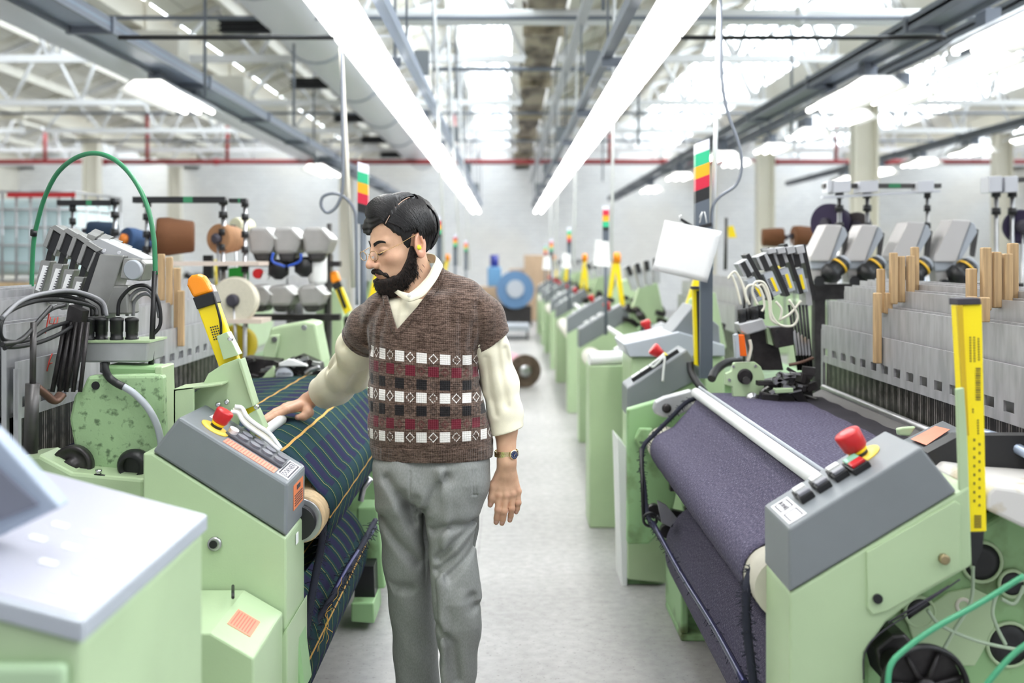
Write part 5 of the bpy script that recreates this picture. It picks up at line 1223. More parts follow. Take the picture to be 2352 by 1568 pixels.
def feeder_r(ox, lb, Y=5.6, sc=1.0):
    t = thing('yarn_feeder', lb, 'yarn feeder', P(1870+ox, 640, Y), None)
    def q(*pts): return [(1862+ox+(x-1862)*sc, 590+(y-590)*sc) for x, y in pts]
    G().px(q((1898, 515), (1935, 517), (1905, 600), (1862, 600), (1862, 588)), Y, 0.16).build('sloping_cover', mat('warm_grey_plastic', (0.52, 0.50, 0.50), 0.45), t, bevel=0.006)
    G().px(q((1862, 596), (1905, 600), (1935, 520), (1942, 524), (1948, 540), (1905, 612), (1890, 618), (1862, 618)), Y+0.02, 0.14).build('lower_cover', m_lgrey, t, bevel=0.005)
    G().px(q((1862, 616), (1890, 618), (1884, 648), (1868, 648)), Y+0.03, 0.1).build('front_nose', MATS['warm_grey_plastic'], t, bevel=0.006)
    o = P(*q((1905, 632))[0], Y-0.02); d = Vector((1, 0.25, 0.85)).normalized()
    G().lathe([(0.03, -0.03), (0.055*sc, 0), (0.055*sc, 0.03), (0.045*sc, 0.035), (0.045*sc, 0.10), (0.02, 0.11)], o, d, 24).build('yarn_drum', m_black, t)
    G().lathe([(0.048*sc, 0.0), (0.048*sc, 0.012)], o+d*0.07, d, 24).build('yellow_ring', mat('amber_ring', (0.85, 0.50, 0.03), 0.4), t)
    G().lathe([(0.035*sc, 0), (0.035*sc, 0.015)], o+d*0.11, d, 20).build('front_ring', m_lgrey, t)
    G().lathe([(0.028, 0), (0.028, -0.02)], P(*q((1880, 645))[0], Y-0.0), (0, 1, 0), 16).build('knob', m_black, t)
    G().px(q((1940, 530), (1950, 536), (1942, 590), (1936, 586)), Y+0.05, 0.03).build('support_arm', m_iron, t)
    return t
feeder_r(0, 'large grey sloping yarn feeder, leftmost of the four, touching the selector fan')
feeder_r(82, 'large grey sloping yarn feeder, second of the four behind the right heald frames')
feeder_r(185, 'large grey sloping yarn feeder, third of the four behind the wooden spacers', sc=1.08)
feeder_r(285, 'large grey sloping yarn feeder, rightmost and widest of the four', sc=1.15)
t = thing('feeder_stand', 'dark beam and legs carrying the four large right feeders', 'stand', P(2050, 670, 5.8))
G().px([(1850, 652), (2352, 650), (2352, 676), (1850, 690)], 5.75, 0.1).build('rail', m_dark, t)
for x in (1880, 2180): G().bb(P(x, 0, 5.8).x-0.03, P(x, 0, 5.8).x+0.03, 5.77, 5.83, 0, 1.38).build('leg', m_dark, t)

# signal towers over the loom ends
m_tw = [mat('tower_white', (0.75, 0.76, 0.88), 0.35), mat('tower_green', (0.03, 0.50, 0.25), 0.35), mat('tower_amber', (0.90, 0.42, 0.01), 0.35), mat('tower_red', (0.60, 0.015, 0.05), 0.35), m_black, mat('tower_grey', (0.10, 0.12, 0.15), 0.4)]
def tower(pxs, cuts, Y, label, tilt=0.0, grp=None, pole=True, rev=False):
    x0, x1 = pxs; t = thing('signal_tower', label, 'signal tower', (P((x0+x1)/2, 0, Y).x, Y, 0), grp)
    ms = m_tw if not rev else [m_tw[0], m_tw[3], m_tw[2], m_tw[1], m_tw[4], m_tw[5]]
    nm = ['white_segment', 'green_segment', 'amber_segment', 'red_segment', 'black_segment', 'grey_body']
    if rev: nm[1], nm[3] = nm[3], nm[1]
    w_ = (P(x1, 0, Y).x-P(x0, 0, Y).x)
    for i in range(len(cuts)-1):
        a, b_ = cuts[i], cuts[i+1]
        p = [P(x0, a+tilt, Y), P(x1, a, Y), P(x1, b_, Y), P(x0, b_+tilt, Y)]
        G().prism(p, (0, w_*0.9, 0)).build(nm[min(i, 5)], ms[min(i, 5)], t, bevel=0.001)
    xm = P((x0+x1)/2, 0, Y).x; zb = P(0, cuts[-1], Y).z
    if pole: G().cyl((xm, Y+w_*0.45, 0.95), (xm, Y+w_*0.45, zb+0.01), w_*0.3, 12).build('pole', m_tw[5], t)
    return t
tw = tower((1598, 1630), (318, 343, 372, 400, 427, 455, 520), 4.8, 'large colour-banded signal tower with clipped paper above the right loom', tilt=12, pole=False)
G().bb(P(1612, 0, 4.8).x, P(1640, 0, 4.8).x, 4.83, 4.87, 1.0, P(0, 520, 4.8).z).build('pole', m_tw[5], tw)
G().cyl(P(1634, 620, 4.88)*1, P(1655, -60, 4.88), 0.011, 10).build('white_support_tube', m_white, tw)
G().tube(pth((1654, -50, 4.85), (1656, 80, 4.85), (1659, 190, 4.85), (1672, 260, 4.85), (1698, 335, 4.85), (1703, 385, 4.85), (1690, 425, 4.85), (1655, 450, 4.85), (1637, 475, 4.85), (1634, 520, 4.85)), 0.0075, 8).build('ribbed_cable', m_cond, tw)
# binder clips and paper
cl = thing('binder_clip', 'black binder clip with pinkish wire handles holding the paper, right one', 'binder clip', P(1618, 518, 4.78))
G().px([(1604, 519), (1635, 511), (1635, 520), (1606, 526)], 4.76, 0.02).build('clip_body', m_black, cl)
G().tube([P(1607, 512, 4.76), P(1613, 488, 4.76), P(1618, 486, 4.76), P(1623, 512, 4.76)], 0.003, 6).tube([P(1613, 486, 4.755), P(1607, 500, 4.755)], 0.003, 6).build('clip_handle', m_white, cl)
cl = thing('binder_clip', 'black binder clip tilted on the left edge of the paper', 'binder clip', P(1580, 515, 4.78))
G().px([(1562, 505), (1566, 501), (1594, 518), (1590, 524)], 4.76, 0.02).build('clip_body', m_black, cl)
G().tube([P(1562, 507, 4.76), P(1560, 496, 4.76), P(1566, 494, 4.76)], 0.003, 6).build('clip_handle', m_white, cl)
rows = []
for j in range(9):
    v_ = j/8; r_ = []
    for i in range(9):
        u_ = i/8
        x = (1527*(1-u_)+1658*u_)*(1-v_)+(1498*(1-u_)+1624*u_)*v_; y = (505*(1-u_)+531*u_)*(1-v_)+(620*(1-u_)+649*u_)*v_
        r_.append(P(x, y, 4.76+0.008*math.sin(u_*3)*v_+0.01*u_*v_))
    rows.append(r_)
tag(G().grid(rows).build('paper_sheet', m_paper, solid=0.001, loc=P(1580, 560, 4.76)), 'blank white paper sheet hanging crooked from the large right signal tower', 'paper')
tw = tower((821, 845), (378, 400, 424, 448, 472, 492, 520), 5.6, 'colour-banded signal tower beside the left side of the hair', tilt=-7)
G().cyl(P(812, 660, 5.6), P(783, 110, 5.6), 0.012, 10).build('white_support_tube', m_cream, tw)
G().tube(pth((785, 100, 5.55), (786, 250, 5.55), (788, 380, 5.55), (786, 440, 5.55), (772, 475, 5.55), (752, 488, 5.55), (738, 473, 5.55), (742, 452, 5.55), (765, 444, 5.55), (790, 452, 5.55), (812, 478, 5.55), (818, 520, 5.55), (820, 700, 5.55), n=10), 0.0085, 8).build('looped_cable', m_cond, tw)
for (x0, x1, cuts, Y, lb) in ((1002, 1014, (496, 507, 517, 527, 537, 545, 600), 8.5, 'small signal tower just right of the hair, nearest of the distant left ones'),
    (1041, 1050, (538, 545, 552, 559, 566, 572, 610), 11.5, 'small distant signal tower behind the shoulder, second of the left ones'),
    (1066, 1074, (552, 558, 564, 570, 576, 582, 620), 15, 'tiny distant signal tower behind the shoulder, third of the left ones'),
    (1385, 1399, (472, 482, 495, 508, 521, 530, 600), 8.2, 'signal tower with red, amber and green bands above the second right loom'),
    (1303, 1312, (522, 530, 539, 547, 555, 563, 610), 12.2, 'small signal tower above the third right loom'),
    (1263, 1270, (548, 555, 562, 569, 576, 583, 620), 16, 'tiny signal tower above the fourth right loom'),
    (1250, 1256, (560, 566, 572, 578, 584, 590, 620), 19.5, 'tiniest signal tower near the far end of the right row')):
    tw = tower((x0, x1), cuts, Y, lb, rev=(x0 in (1002, 1041, 1066, 1385, 1263)))
    G().cyl(P(x1+6, cuts[-1], Y), P(x1+(14 if x0 > 1165 else -25), (VY-(4.4-H)*F/Y), Y), 0.012, 8).build('white_support_tube', m_white, tw)
for (px0, py0, Y, s_) in ((1386, 590, 8.1, 0.13), (1303, 603, 12, 0.11), (1258, 608, 15.8, 0.13)):
    a = P(px0, py0, Y); o = G().prism([a+Vector(q) for q in ((-s_*0.45, 0, s_), (s_*0.3, 0, s_*0.9), (s_*0.4, 0, -s_*0.6), (-s_*0.6, 0, -s_*0.5))], (0, 0.004, 0)).build('paper_sheet', m_paper, loc=a)
    tag(o, 'white work sheet hanging on a distant signal tower of the right row', 'paper', 'distant work sheets on the right towers')

# things by the far wall
t = thing('cloth_roll_on_floor', 'pink cloth roll with rusty round core lying on the aisle floor beyond the man', 'cloth roll', (0.2, 12.6, 0))
G().cyl((-0.12, 13.9, 0.19), (0.20, 12.72, 0.19), 0.165, 28).build('pink_cloth', mat('pink_cloth', (0.66, 0.36, 0.42), 0.85), t)
G().lathe([(0.195, 0), (0.195, 0.05), (0.17, 0.06)], (0.215, 12.66, 0.197), (-0.26, 1, 0), 32).build('flange', mat('rusty_flange', (0.16, 0.11, 0.08), 0.6, metal=0.3, noise_amt=0.5, nscale=12), t)
G().lathe([(0.07, 0), (0.07, -0.01), (0.03, -0.012)], (0.215, 12.66, 0.197), (-0.26, 1, 0), 20).build('core', m_steel, t)
t = thing('floor_machine', 'round blue floor cleaning machine standing before the far wall', 'floor machine', (0.12, 24, 0))
G().cyl((0.18, 23.8, 0.82), (0.18, 24.3, 0.82), 0.42, 28).build('blue_drum', mat('blue_paint', (0.10, 0.20, 0.36), 0.4), t)
G().cyl((0.18, 23.76, 0.84), (0.18, 23.8, 0.84), 0.2, 20).build('pale_disc', m_lgrey, t)
G().bb(-0.2, 0.55, 23.9, 24.5, 0, 0.45).build('dark_base', m_dark, t)
t = thing('water_dispenser', 'blue bottle dispenser on a low crate at the far wall', 'dispenser', (-0.3, 25, 0))
G().bb(-0.46, -0.14, 24.8, 25.2, 0.86, 1.32).build('body', mat('blue_plastic', (0.12, 0.28, 0.48), 0.4), t, bevel=0.03)
G().cyl((-0.3, 25, 1.32), (-0.3, 25, 1.60), 0.10, 16).build('bottle', mat('dark_blue_plastic', (0.02, 0.03, 0.25), 0.3), t)
o = G().bb(-0.75, -0.05, 24.6, 25.3, 0, 0.86).build('crate', m_card, loc=(-0.4, 24.6, 0), bevel=0.01); tag(o, 'plain tan crate under the blue dispenser at the far wall', 'crate')
for (x0, x1, y0, z0, z1, lb) in ((0.42, 1.05, 26.0, 0, 1.6, 'tall cardboard box stack by the far wall, right of the blue machine'), (0.05, 0.42, 26.6, 0, 1.25, 'dark brown cardboard box leaning behind the blue machine'), (-1.6, -0.9, 26.5, 0, 0.9, 'cardboard box left of the dispenser at the far wall')):
    o = G().bb(x0, x1, y0, y0+0.6, z0, z1).build('cardboard_box', m_card, loc=(x0, y0, z0), bevel=0.01); tag(o, lb, 'box')
t = thing('pallet_truck', 'low grey trolley standing across the far end of the aisle', 'trolley', (0.1, 20, 0))
G().bb(-0.35, 0.42, 20, 21, 0.16, 0.26).build('deck', m_lgrey, t)
g = G()
for x in (-0.3, 0.36): g.cyl((x, 20.1, 0.08), (x+0.04, 20.1, 0.08), 0.08, 12)
build_each(g, 'wheel', m_black, t)
tag(G().bb(4.6, 5.0, 12.5, 12.55, 1.15, 1.5).build('wall_clock', mat('pale_blue_plastic', (0.45, 0.6, 0.8), 0.4), loc=(4.8, 12.5, 1.2)), 'pale blue tray far behind the right loom row', 'tray')
t = thing('yellow_tool', 'small yellow gauge hanging far behind the paper sheet', 'gauge', P(1682, 540, 9))
G().px([(1672, 520), (1684, 518), (1692, 545), (1676, 546)], 9, 0.05).build('gauge_body', m_yellow, t); G().cyl(P(1668, 500, 9), P(1666, 620, 9), 0.015, 8).build('gauge_post', m_iron, t)
# distant clutter of the neighbouring loom rows, left and right
random.seed(31)
def back_row(sgn, x, ys, lab):
    for y in ys:
        t = thing('power_loom', lab, 'loom', (sgn*x, y, 0), lab+' row')
        G().bb(sgn*(x-0.6), sgn*(x+0.6), y, y+2.6, 0, 0.95).build('base_frame', m_green, t, bevel=0.02)
        G().bb(sgn*(x-0.15), sgn*(x+0.2), y+0.3, y+2.3, 0.95, 1.30).build('heald_frame', m_galv, t)
        g = G()
        for k in range(8): g.box((sgn*(x+random.uniform(-0.5, 0.5)), y+random.uniform(0, 0.2), random.uniform(1.0, 1.35)), (0.12, 0.1, 0.1), (0, random.random(), 0))
        g.build('mechanism', m_dark, t)
        o = G().cyl((sgn*(x-0.3), y, 1.0), (sgn*(x-0.25), y, 1.5), 0.03, 8).build('light_bar', m_yellow, t)
back_row(1, 4.6, (8.2, 12.6, 17), 'green loom in the neighbouring row behind the right feeders')
back_row(-1, 4.9, (12.5, 17), 'green loom in the neighbouring row behind the left yarn rack')
# ================================================================== implicit surface modelling (numpy)
def A3(*p): return np.array(p, dtype=np.float64)
def cone_(p, a, b, ra, rb):
    ab = b-a; t = np.clip(((p-a)@ab)/(ab@ab), 0, 1)
    return np.linalg.norm(p-a-t[:, None]*ab, axis=1)-(ra+(rb-ra)*t)
def ell(p, c, r, M=None):
    q = p-c
    if M is not None: q = q@M          # columns of M are the axes
    k0 = np.linalg.norm(q/r, axis=1); k1 = np.linalg.norm(q/(r*r), axis=1)+1e-9
    return k0*(k0-1)/k1
def smin(a, b, k):
    h = np.clip(0.5+0.5*(b-a)/k, 0, 1); return b+(a-b)*h-k*h*(1-h)
def smax(a, b, k): return -smin(-a, -b, k)
def chain(p, pts, rs, k=0.01):
    d = None
    for i in range(len(pts)-1):
        e = cone_(p, pts[i], pts[i+1], rs[i], rs[i+1]); d = e if d is None else smin(d, e, k)
    return d
def segdist(p, pts):
    d = None
    for i in range(len(pts)-1):
        e = cone_(p, pts[i], pts[i+1], 0, 0); d = e if d is None else np.minimum(d, e)
    return d
def loft(p, zt, cx, cy, a, b, n=2.3):
    """stack of superellipses; tables over z ascending"""
    z = p[:, 2]; X_ = np.interp(z, zt, cx); Y_ = np.interp(z, zt, cy); A_ = np.interp(z, zt, a); B_ = np.interp(z, zt, b)
    u = np.abs(p[:, 0]-X_)/A_; v = np.abs(p[:, 1]-Y_)/B_
    d = ((u**n+v**n)**(1/n)-1)*np.minimum(A_, B_)
    return d
def isosurf(f, lo, hi, h, B=20):
    lo = np.array(lo, float); n = np.ceil((np.array(hi, float)-lo)/h/B).astype(int)
    ci = np.stack(np.meshgrid(*[np.arange(q) for q in n], indexing='ij'), -1).reshape(-1, 3)
    cen = lo+(ci+0.5)*B*h; dd = f(cen); act = ci[np.abs(dd) < B*h*1.25+0.01]
    N = (n*B+2).astype(np.int64); g = np.stack(np.meshgrid(*[np.arange(B+1)]*3, indexing='ij'), -1).reshape(-1, 3)
    ck = []; cv = []; ek = [[], [], []]; es = [[], [], []]
    def key(i): return (i[..., 0]*N[1]+i[..., 1])*N[2]+i[..., 2]
    for b in act:
        base = b*B; V = f(lo+(base+g)*h).reshape(B+1, B+1, B+1); s = V < 0
        if s.all() or not s.any(): continue
        acc = np.zeros((B, B, B, 3)); cnt = np.zeros((B, B, B))
        for ax in range(3):
            sl0 = [slice(None)]*3; sl1 = [slice(None)]*3; sl0[ax] = slice(0, B); sl1[ax] = slice(1, B+1)
            v0 = V[tuple(sl0)]; v1 = V[tuple(sl1)]; cr = (v0 < 0) != (v1 < 0); t = np.where(cr, v0/(v0-v1+1e-30), 0)
            o1, o2 = [q for q in range(3) if q != ax]
            for a1 in (0, 1):
                for a2 in (0, 1):
                    ss = [slice(None)]*3; ss[o1] = slice(a1, a1+B); ss[o2] = slice(a2, a2+B)
                    c_ = cr[tuple(ss)]; cnt += c_; acc[..., ax] += np.where(c_, t[tuple(ss)], 0)
                    acc[..., o1] += c_*a1; acc[..., o2] += c_*a2
            ss = [slice(0, B)]*3; idx = np.argwhere(cr[tuple(ss)])
            if len(idx):
                ek[ax].append(idx+base); es[ax].append(v0[tuple(ss)][tuple(idx.T)] < 0)
        ix = np.argwhere(cnt > 0)
        if len(ix): ck.append(key(ix+base)); cv.append(lo+(ix+base+acc[tuple(ix.T)]/cnt[tuple(ix.T)][:, None])*h)
    ck = np.concatenate(ck); cv = np.concatenate(cv); o = np.argsort(ck); ck = ck[o]; cv = cv[o]; F_ = []
    for ax in range(3):
        if not ek[ax]: continue
        i = np.concatenate(ek[ax]); s = np.concatenate(es[ax]); o1, o2 = (ax+1) % 3, (ax+2) % 3
        e1 = np.zeros(3, int); e1[o1] = 1; e2 = np.zeros(3, int); e2[o2] = 1
        ks = np.stack([key(i-e1-e2), key(i-e2), key(i), key(i-e1)], 1); p = np.searchsorted(ck, ks); p = np.clip(p, 0, len(ck)-1)
        ok = (ck[p] == ks).all(1); q = p[ok]; sg = s[ok]; q[~sg] = q[~sg][:, ::-1]; F_.append(q)
    return cv, np.concatenate(F_)
def implicit(name, f, lo, hi, h, m, parent, color=None, uv=None):
    v, fc = isosurf(f, lo, hi, h); off = np.array(worldloc(parent))
    me = bpy.data.meshes.new(name); me.vertices.add(len(v)); me.vertices.foreach_set('co', (v-off).ravel())
    me.loops.add(len(fc)*4); me.loops.foreach_set('vertex_index', fc.ravel().astype(np.int32))
    me.polygons.add(len(fc)); me.polygons.foreach_set('loop_start', np.arange(0, len(fc)*4, 4, dtype=np.int32))
    me.polygons.foreach_set('use_smooth', np.ones(len(fc), bool)); me.update(calc_edges=True)
    if color is not None:
        c = color(v); at = me.color_attributes.new('Col', 'FLOAT_COLOR', 'POINT'); at.data.foreach_set('color', np.concatenate([c, np.ones((len(v), 1))], 1).ravel())
    if uv is not None:
        u = uv(v)[fc.ravel()]; ul = me.uv_layers.new(name='UVMap'); ul.data.foreach_set('uv', u.ravel())
    me.materials.append(m); o = bpy.data.objects.new(name, me); COL.objects.link(o); o.parent = parent
    return o

# ================================================================== the man
YM = 3.3
man = thing('person', 'bearded man in brown patterned knit vest and grey trousers touching the tartan cloth', 'person', (-0.23, YM, 0))
def W(px, py, dy=0.0): return np.array(P(px, py, YM+dy))
def Wy(px, py, Y): return np.array(P(px, py, Y))
def zz(py): return H-(py-VY)*YM/F
def xx(px): return (px-VX)*YM/F
s_ = YM/F
# head frame
ya, pt, HS = R(56), R(14), 1.06
fw0 = np.array([-math.sin(ya), -math.cos(ya), 0]); up0 = np.array([0, 0, 1.0])
HL = np.array([math.cos(ya), -math.sin(ya), 0]); HF = math.cos(pt)*fw0-math.sin(pt)*up0; HU = math.cos(pt)*up0+math.sin(pt)*fw0
HM = np.stack([HL, HF, HU], 1); HC = W(925, 566)
def hl(p): return ((p-HC)@HM)/HS                  # world -> head
def hw(x, y, z): return HC+HS*(HL*x+HF*y+HU*z)     # head -> world
def head_sdf(p, ear=True):
    q = hl(p)
    d = ell(q, A3(0, -0.014, 0.050), A3(0.076, 0.100, 0.090))
    d = smin(d, ell(q, A3(0, 0.030, -0.020), A3(0.061, 0.066, 0.080)), 0.03)
    d = smin(d, ell(q, A3(0, 0.038, -0.072), A3(0.045, 0.050, 0.040)), 0.03)
    d = smin(d, ell(q, A3(0, -0.005, -0.035), A3(0.062, 0.05, 0.05)), 0.02)
    ax = np.abs(q[:, 0]); qs = q.copy(); qs[:, 0] = ax
    d = smin(d, ell(qs, A3(0.044, 0.055, -0.018), A3(0.020, 0.026, 0.018)), 0.02)
    d = smin(d, cone_(qs, A3(0, 0.083, 0.030), A3(0.040, 0.070, 0.030), 0.011, 0.009), 0.014)
    d = smax(d, -(np.linalg.norm(qs-A3(0.031, 0.103, 0.008), axis=1)-0.0165), 0.012)
    d = smin(d, ell(qs, A3(0.031, 0.0765, 0.0085), A3(0.0165, 0.0135, 0.0125)), 0.004)
    # lid crease
    d = d+0.0012*np.exp(-((qs[:, 2]-0.0185)/0.0018)**2)*np.exp(-((ax-0.031)/0.014)**2)*(q[:, 1] > 0.05)
    d = smin(d, cone_(q, A3(0, 0.088, 0.024), A3(0, 0.114, -0.020), 0.0075, 0.0095), 0.008)
    d = smin(d, ell(q, A3(0, 0.1165, -0.0265), A3(0.0125, 0.0125, 0.0115)), 0.006)
    d = smin(d, ell(qs, A3(0.0125, 0.104, -0.031), A3(0.0075, 0.011, 0.0085)), 0.005)
    d = smax(d, -ell(qs, A3(0.0065, 0.110, -0.0395), A3(0.0042, 0.0065, 0.004)), 0.003)
    d = smin(d, ell(q, A3(0, 0.086, -0.056), A3(0.026, 0.014, 0.018)), 0.014)
    d = smin(d, cone_(qs, A3(0, 0.1005, -0.0545), A3(0.021, 0.088, -0.0600), 0.0048, 0.002), 0.004)
    d = smin(d, cone_(qs, A3(0, 0.0985, -0.0645), A3(0.019, 0.088, -0.0625), 0.0058, 0.0022), 0.004)
    d = smin(d, ell(q, A3(0, 0.080, -0.094), A3(0.020, 0.016, 0.018)), 0.015)
    if ear:
        T_ = np.stack([A3(1, 0, 0)*0.93+A3(0, -0.36, 0), A3(0.36, 0.91, 0.2), A3(-0.05, -0.2, 0.97)], 1); T_, _ = np.linalg.qr(T_)
        T_ *= np.sign(np.diag(T_))
        e = ell(qs, A3(0.082, -0.013, 0.001), A3(0.0090, 0.0235, 0.0375), T_)
        e = smax(e, -ell(qs, A3(0.092, -0.013, 0.006), A3(0.0098, 0.0155, 0.0260), T_), 0.004)
        e = smin(e, ell(qs, A3(0.082, 0.002, -0.004), A3(0.006, 0.005, 0.008)), 0.004)
        e = smin(e, ell(qs, A3(0.079, -0.009, -0.026), A3(0.0075, 0.011, 0.011)), 0.006)
        e = smin(e, segdist(qs, [A3(0.086, -0.019, 0.024), A3(0.0855, -0.022, 0.004), A3(0.084, -0.016, -0.012)])-0.0032, 0.004)
        d = smin(d, e, 0.005)
    return d*HS
# limbs (world)
SHL, ELL, WRL = W(1118, 740), W(1146, 885, 0.03), W(1164, 1060, -0.01)       # his left arm, hanging
SHR, ELR, WRR = Wy(842, 745, 3.38), Wy(806, 862, 3.62), Wy(706, 922, 3.80)   # his right arm, reaching
def handL(p):
    f = lambda x, y, dy: W(x, y, dy)
    d = ell(p, f(1163, 1108, 0.0), A3(0.036, 0.016, 0.050))
    kn = [f(1147, 1137, -0.008), f(1162.5, 1137, -0.010), f(1177, 1133, -0.006), f(1189, 1128, 0.002)]
    for k, q in enumerate(kn):
        d = smin(d, cone_(p, f(1158+3.5*k, 1078, 0), q, 0.016, 0.0125), 0.010)
    d = smin(d, cone_(p, WRL, f(1163, 1085, -0.004), 0.028, 0.026), 0.02)
    fs = [[kn[0], f(1144, 1170, -0.012), f(1141, 1189, -0.004), f(1139.5, 1199, 0.004)], [kn[1], f(1158, 1173, -0.014), f(1155, 1192, -0.004), f(1153, 1201, 0.004)],
          [kn[2], f(1175.5, 1167, -0.008), f(1173, 1184, 0.002), f(1171, 1194, 0.010)], [kn[3], f(1190.5, 1154, -0.002), f(1188, 1168, 0.006), f(1185.5, 1176, 0.012)]]
    rs = [[0.0115, 0.0102, 0.0093, 0.0082], [0.0115, 0.0104, 0.0094, 0.0084], [0.0108, 0.0098, 0.0088, 0.0079], [0.0095, 0.0086, 0.0078, 0.0068]]
    g_ = None
    for a, r in zip(fs, rs):
        e = chain(p, a, r, 0.004)
        e = smin(e, np.linalg.norm(p-a[1]-A3(0, -0.001, 0), axis=1)-r[1]*1.06, 0.004)
        g_ = e if g_ is None else np.minimum(g_, e)
    d = smin(d, g_, 0.006)
    for q in kn: d = smin(d, np.linalg.norm(p-q-A3(0, -0.004, 0.002), axis=1)-0.0095, 0.006)
    t = chain(p, [f(1150, 1092, 0.004), f(1134, 1115, 0.000), f(1129.5, 1143, -0.004), f(1126, 1159, 0.002)], [0.019, 0.0140, 0.0112, 0.0085], 0.008)
    return smin(d, t, 0.010)
HRK = [Wy(655, 943, 3.665), Wy(652, 938, 3.70), Wy(655, 934, 3.73), Wy(662, 932, 3.755)]
def handR(p):
    f = Wy; kn = HRK
    wr = f(698, 927, 3.79); d = cone_(p, WRR, wr, 0.029, 0.025)
    for k, q in enumerate(kn):
        a = wr+A3(0.0, -0.018+0.012*k, -0.004); d = smin(d, cone_(p, a, q, 0.0175, 0.0135), 0.012)
    tips = [f(607, 968, 3.60), f(604, 964, 3.63), f(610, 958, 3.665), f(624, 951, 3.70)]; mids = [f(631, 954, 3.635), f(628, 948, 3.665), f(632, 944, 3.70), f(643, 940, 3.73)]
    g_ = None
    for k in range(4):
        e = chain(p, [kn[k], mids[k], mids[k]*0.35+tips[k]*0.65+A3(0, 0, -0.001), tips[k]], [(0.0118, 0.0108, 0.0100, 0.0088), (0.0118, 0.0108, 0.0100, 0.009), (0.011, 0.0102, 0.0095, 0.0085), (0.0098, 0.009, 0.0083, 0.0075)][k], 0.004)
        g_ = e if g_ is None else np.minimum(g_, e)
    d = smin(d, g_, 0.007)
    t = chain(p, [f(702, 934, 3.77), f(709, 947, 3.745), f(698, 956, 3.735), f(684, 958, 3.72)], [0.019, 0.0165, 0.0128, 0.0108], 0.010)
    return smin(d, t, 0.010)
def neck(p):
    d = cone_(p, W(938, 612, 0.015), W(958, 712, 0.02), 0.060, 0.066)
    return smin(d, cone_(p, W(955, 640, 0.02), W(985, 720, 0.03), 0.052, 0.075), 0.03)
ZT = [zz(y) for y in (1150, 1062, 1000, 900, 800, 740, 700)]
def torso_in(p, off=0.02):
    return loft(p, ZT, [xx(x) for x in (987, 993, 990, 978, 978, 975, 972)], [YM+0.0]*7, [q-off for q in (0.165, 0.18, 0.19, 0.175, 0.172, 0.18, 0.15)], [q-off for q in (0.12, 0.12, 0.13, 0.125, 0.12, 0.115, 0.10)])
GR = [(HC, 0.22), (W(1160, 1100), 0.22), (Wy(680, 930, 3.72), 0.26)]
def body_sdf(p):
    c = p.mean(0); r = np.linalg.norm(p-c, axis=1).max()
    def near(g): return np.linalg.norm(c-g[0]) < g[1]+r
    d = neck(p)
    d = smin(d, head_sdf(p) if near(GR[0]) else np.linalg.norm(p-HC, axis=1)-0.1, 0.018)
    t = torso_in(p, 0.045); t = np.maximum(t, p[:, 2]-zz(705)); t = np.maximum(t, zz(1085)-p[:, 2]); d = smin(d, t, 0.03)
    d = smin(d, cone_(p, W(900, 725, 0.05), W(1075, 725, 0.0), 0.05, 0.05), 0.03)
    d = smin(d, chain(p, [SHL, ELL, W(1162, 985, 0.01), WRL], [0.045, 0.036, 0.033, 0.028], 0.02), 0.02)
    d = smin(d, chain(p, [SHR, ELR, Wy(745, 895, 3.74), WRR], [0.045, 0.038, 0.034, 0.028], 0.02), 0.02)
    if near(GR[1]): d = smin(d, handL(p), 0.012)
    if near(GR[2]): d = smin(d, handR(p), 0.012)
    d = smin(d, chain(p, [W(1040, 1090, 0.03), W(1050, 1200, 0.03), W(1045, 1350, -0.04), W(1050, 1660, 0.0), W(1048, 1710, -0.12)], [0.036, 0.038, 0.040, 0.036, 0.03], 0.02), 0.02)
    d = smin(d, chain(p, [W(925, 1090, 0.05), W(925, 1200, 0.07), W(938, 1350, 0.09), W(955, 1640, 0.18), W(945, 1690, 0.08)], [0.036, 0.038, 0.040, 0.036, 0.03], 0.02), 0.02)
    return d
NAILS = [(W(1139.5, 1198, -0.006), 0.0062), (W(1153, 1199, -0.006), 0.0062), (W(1171, 1192, 0.001), 0.006), (W(1186, 1175, 0.004), 0.005), (W(1125.5, 1157, -0.006), 0.0065), (Wy(681, 960, 3.71), 0.009)]
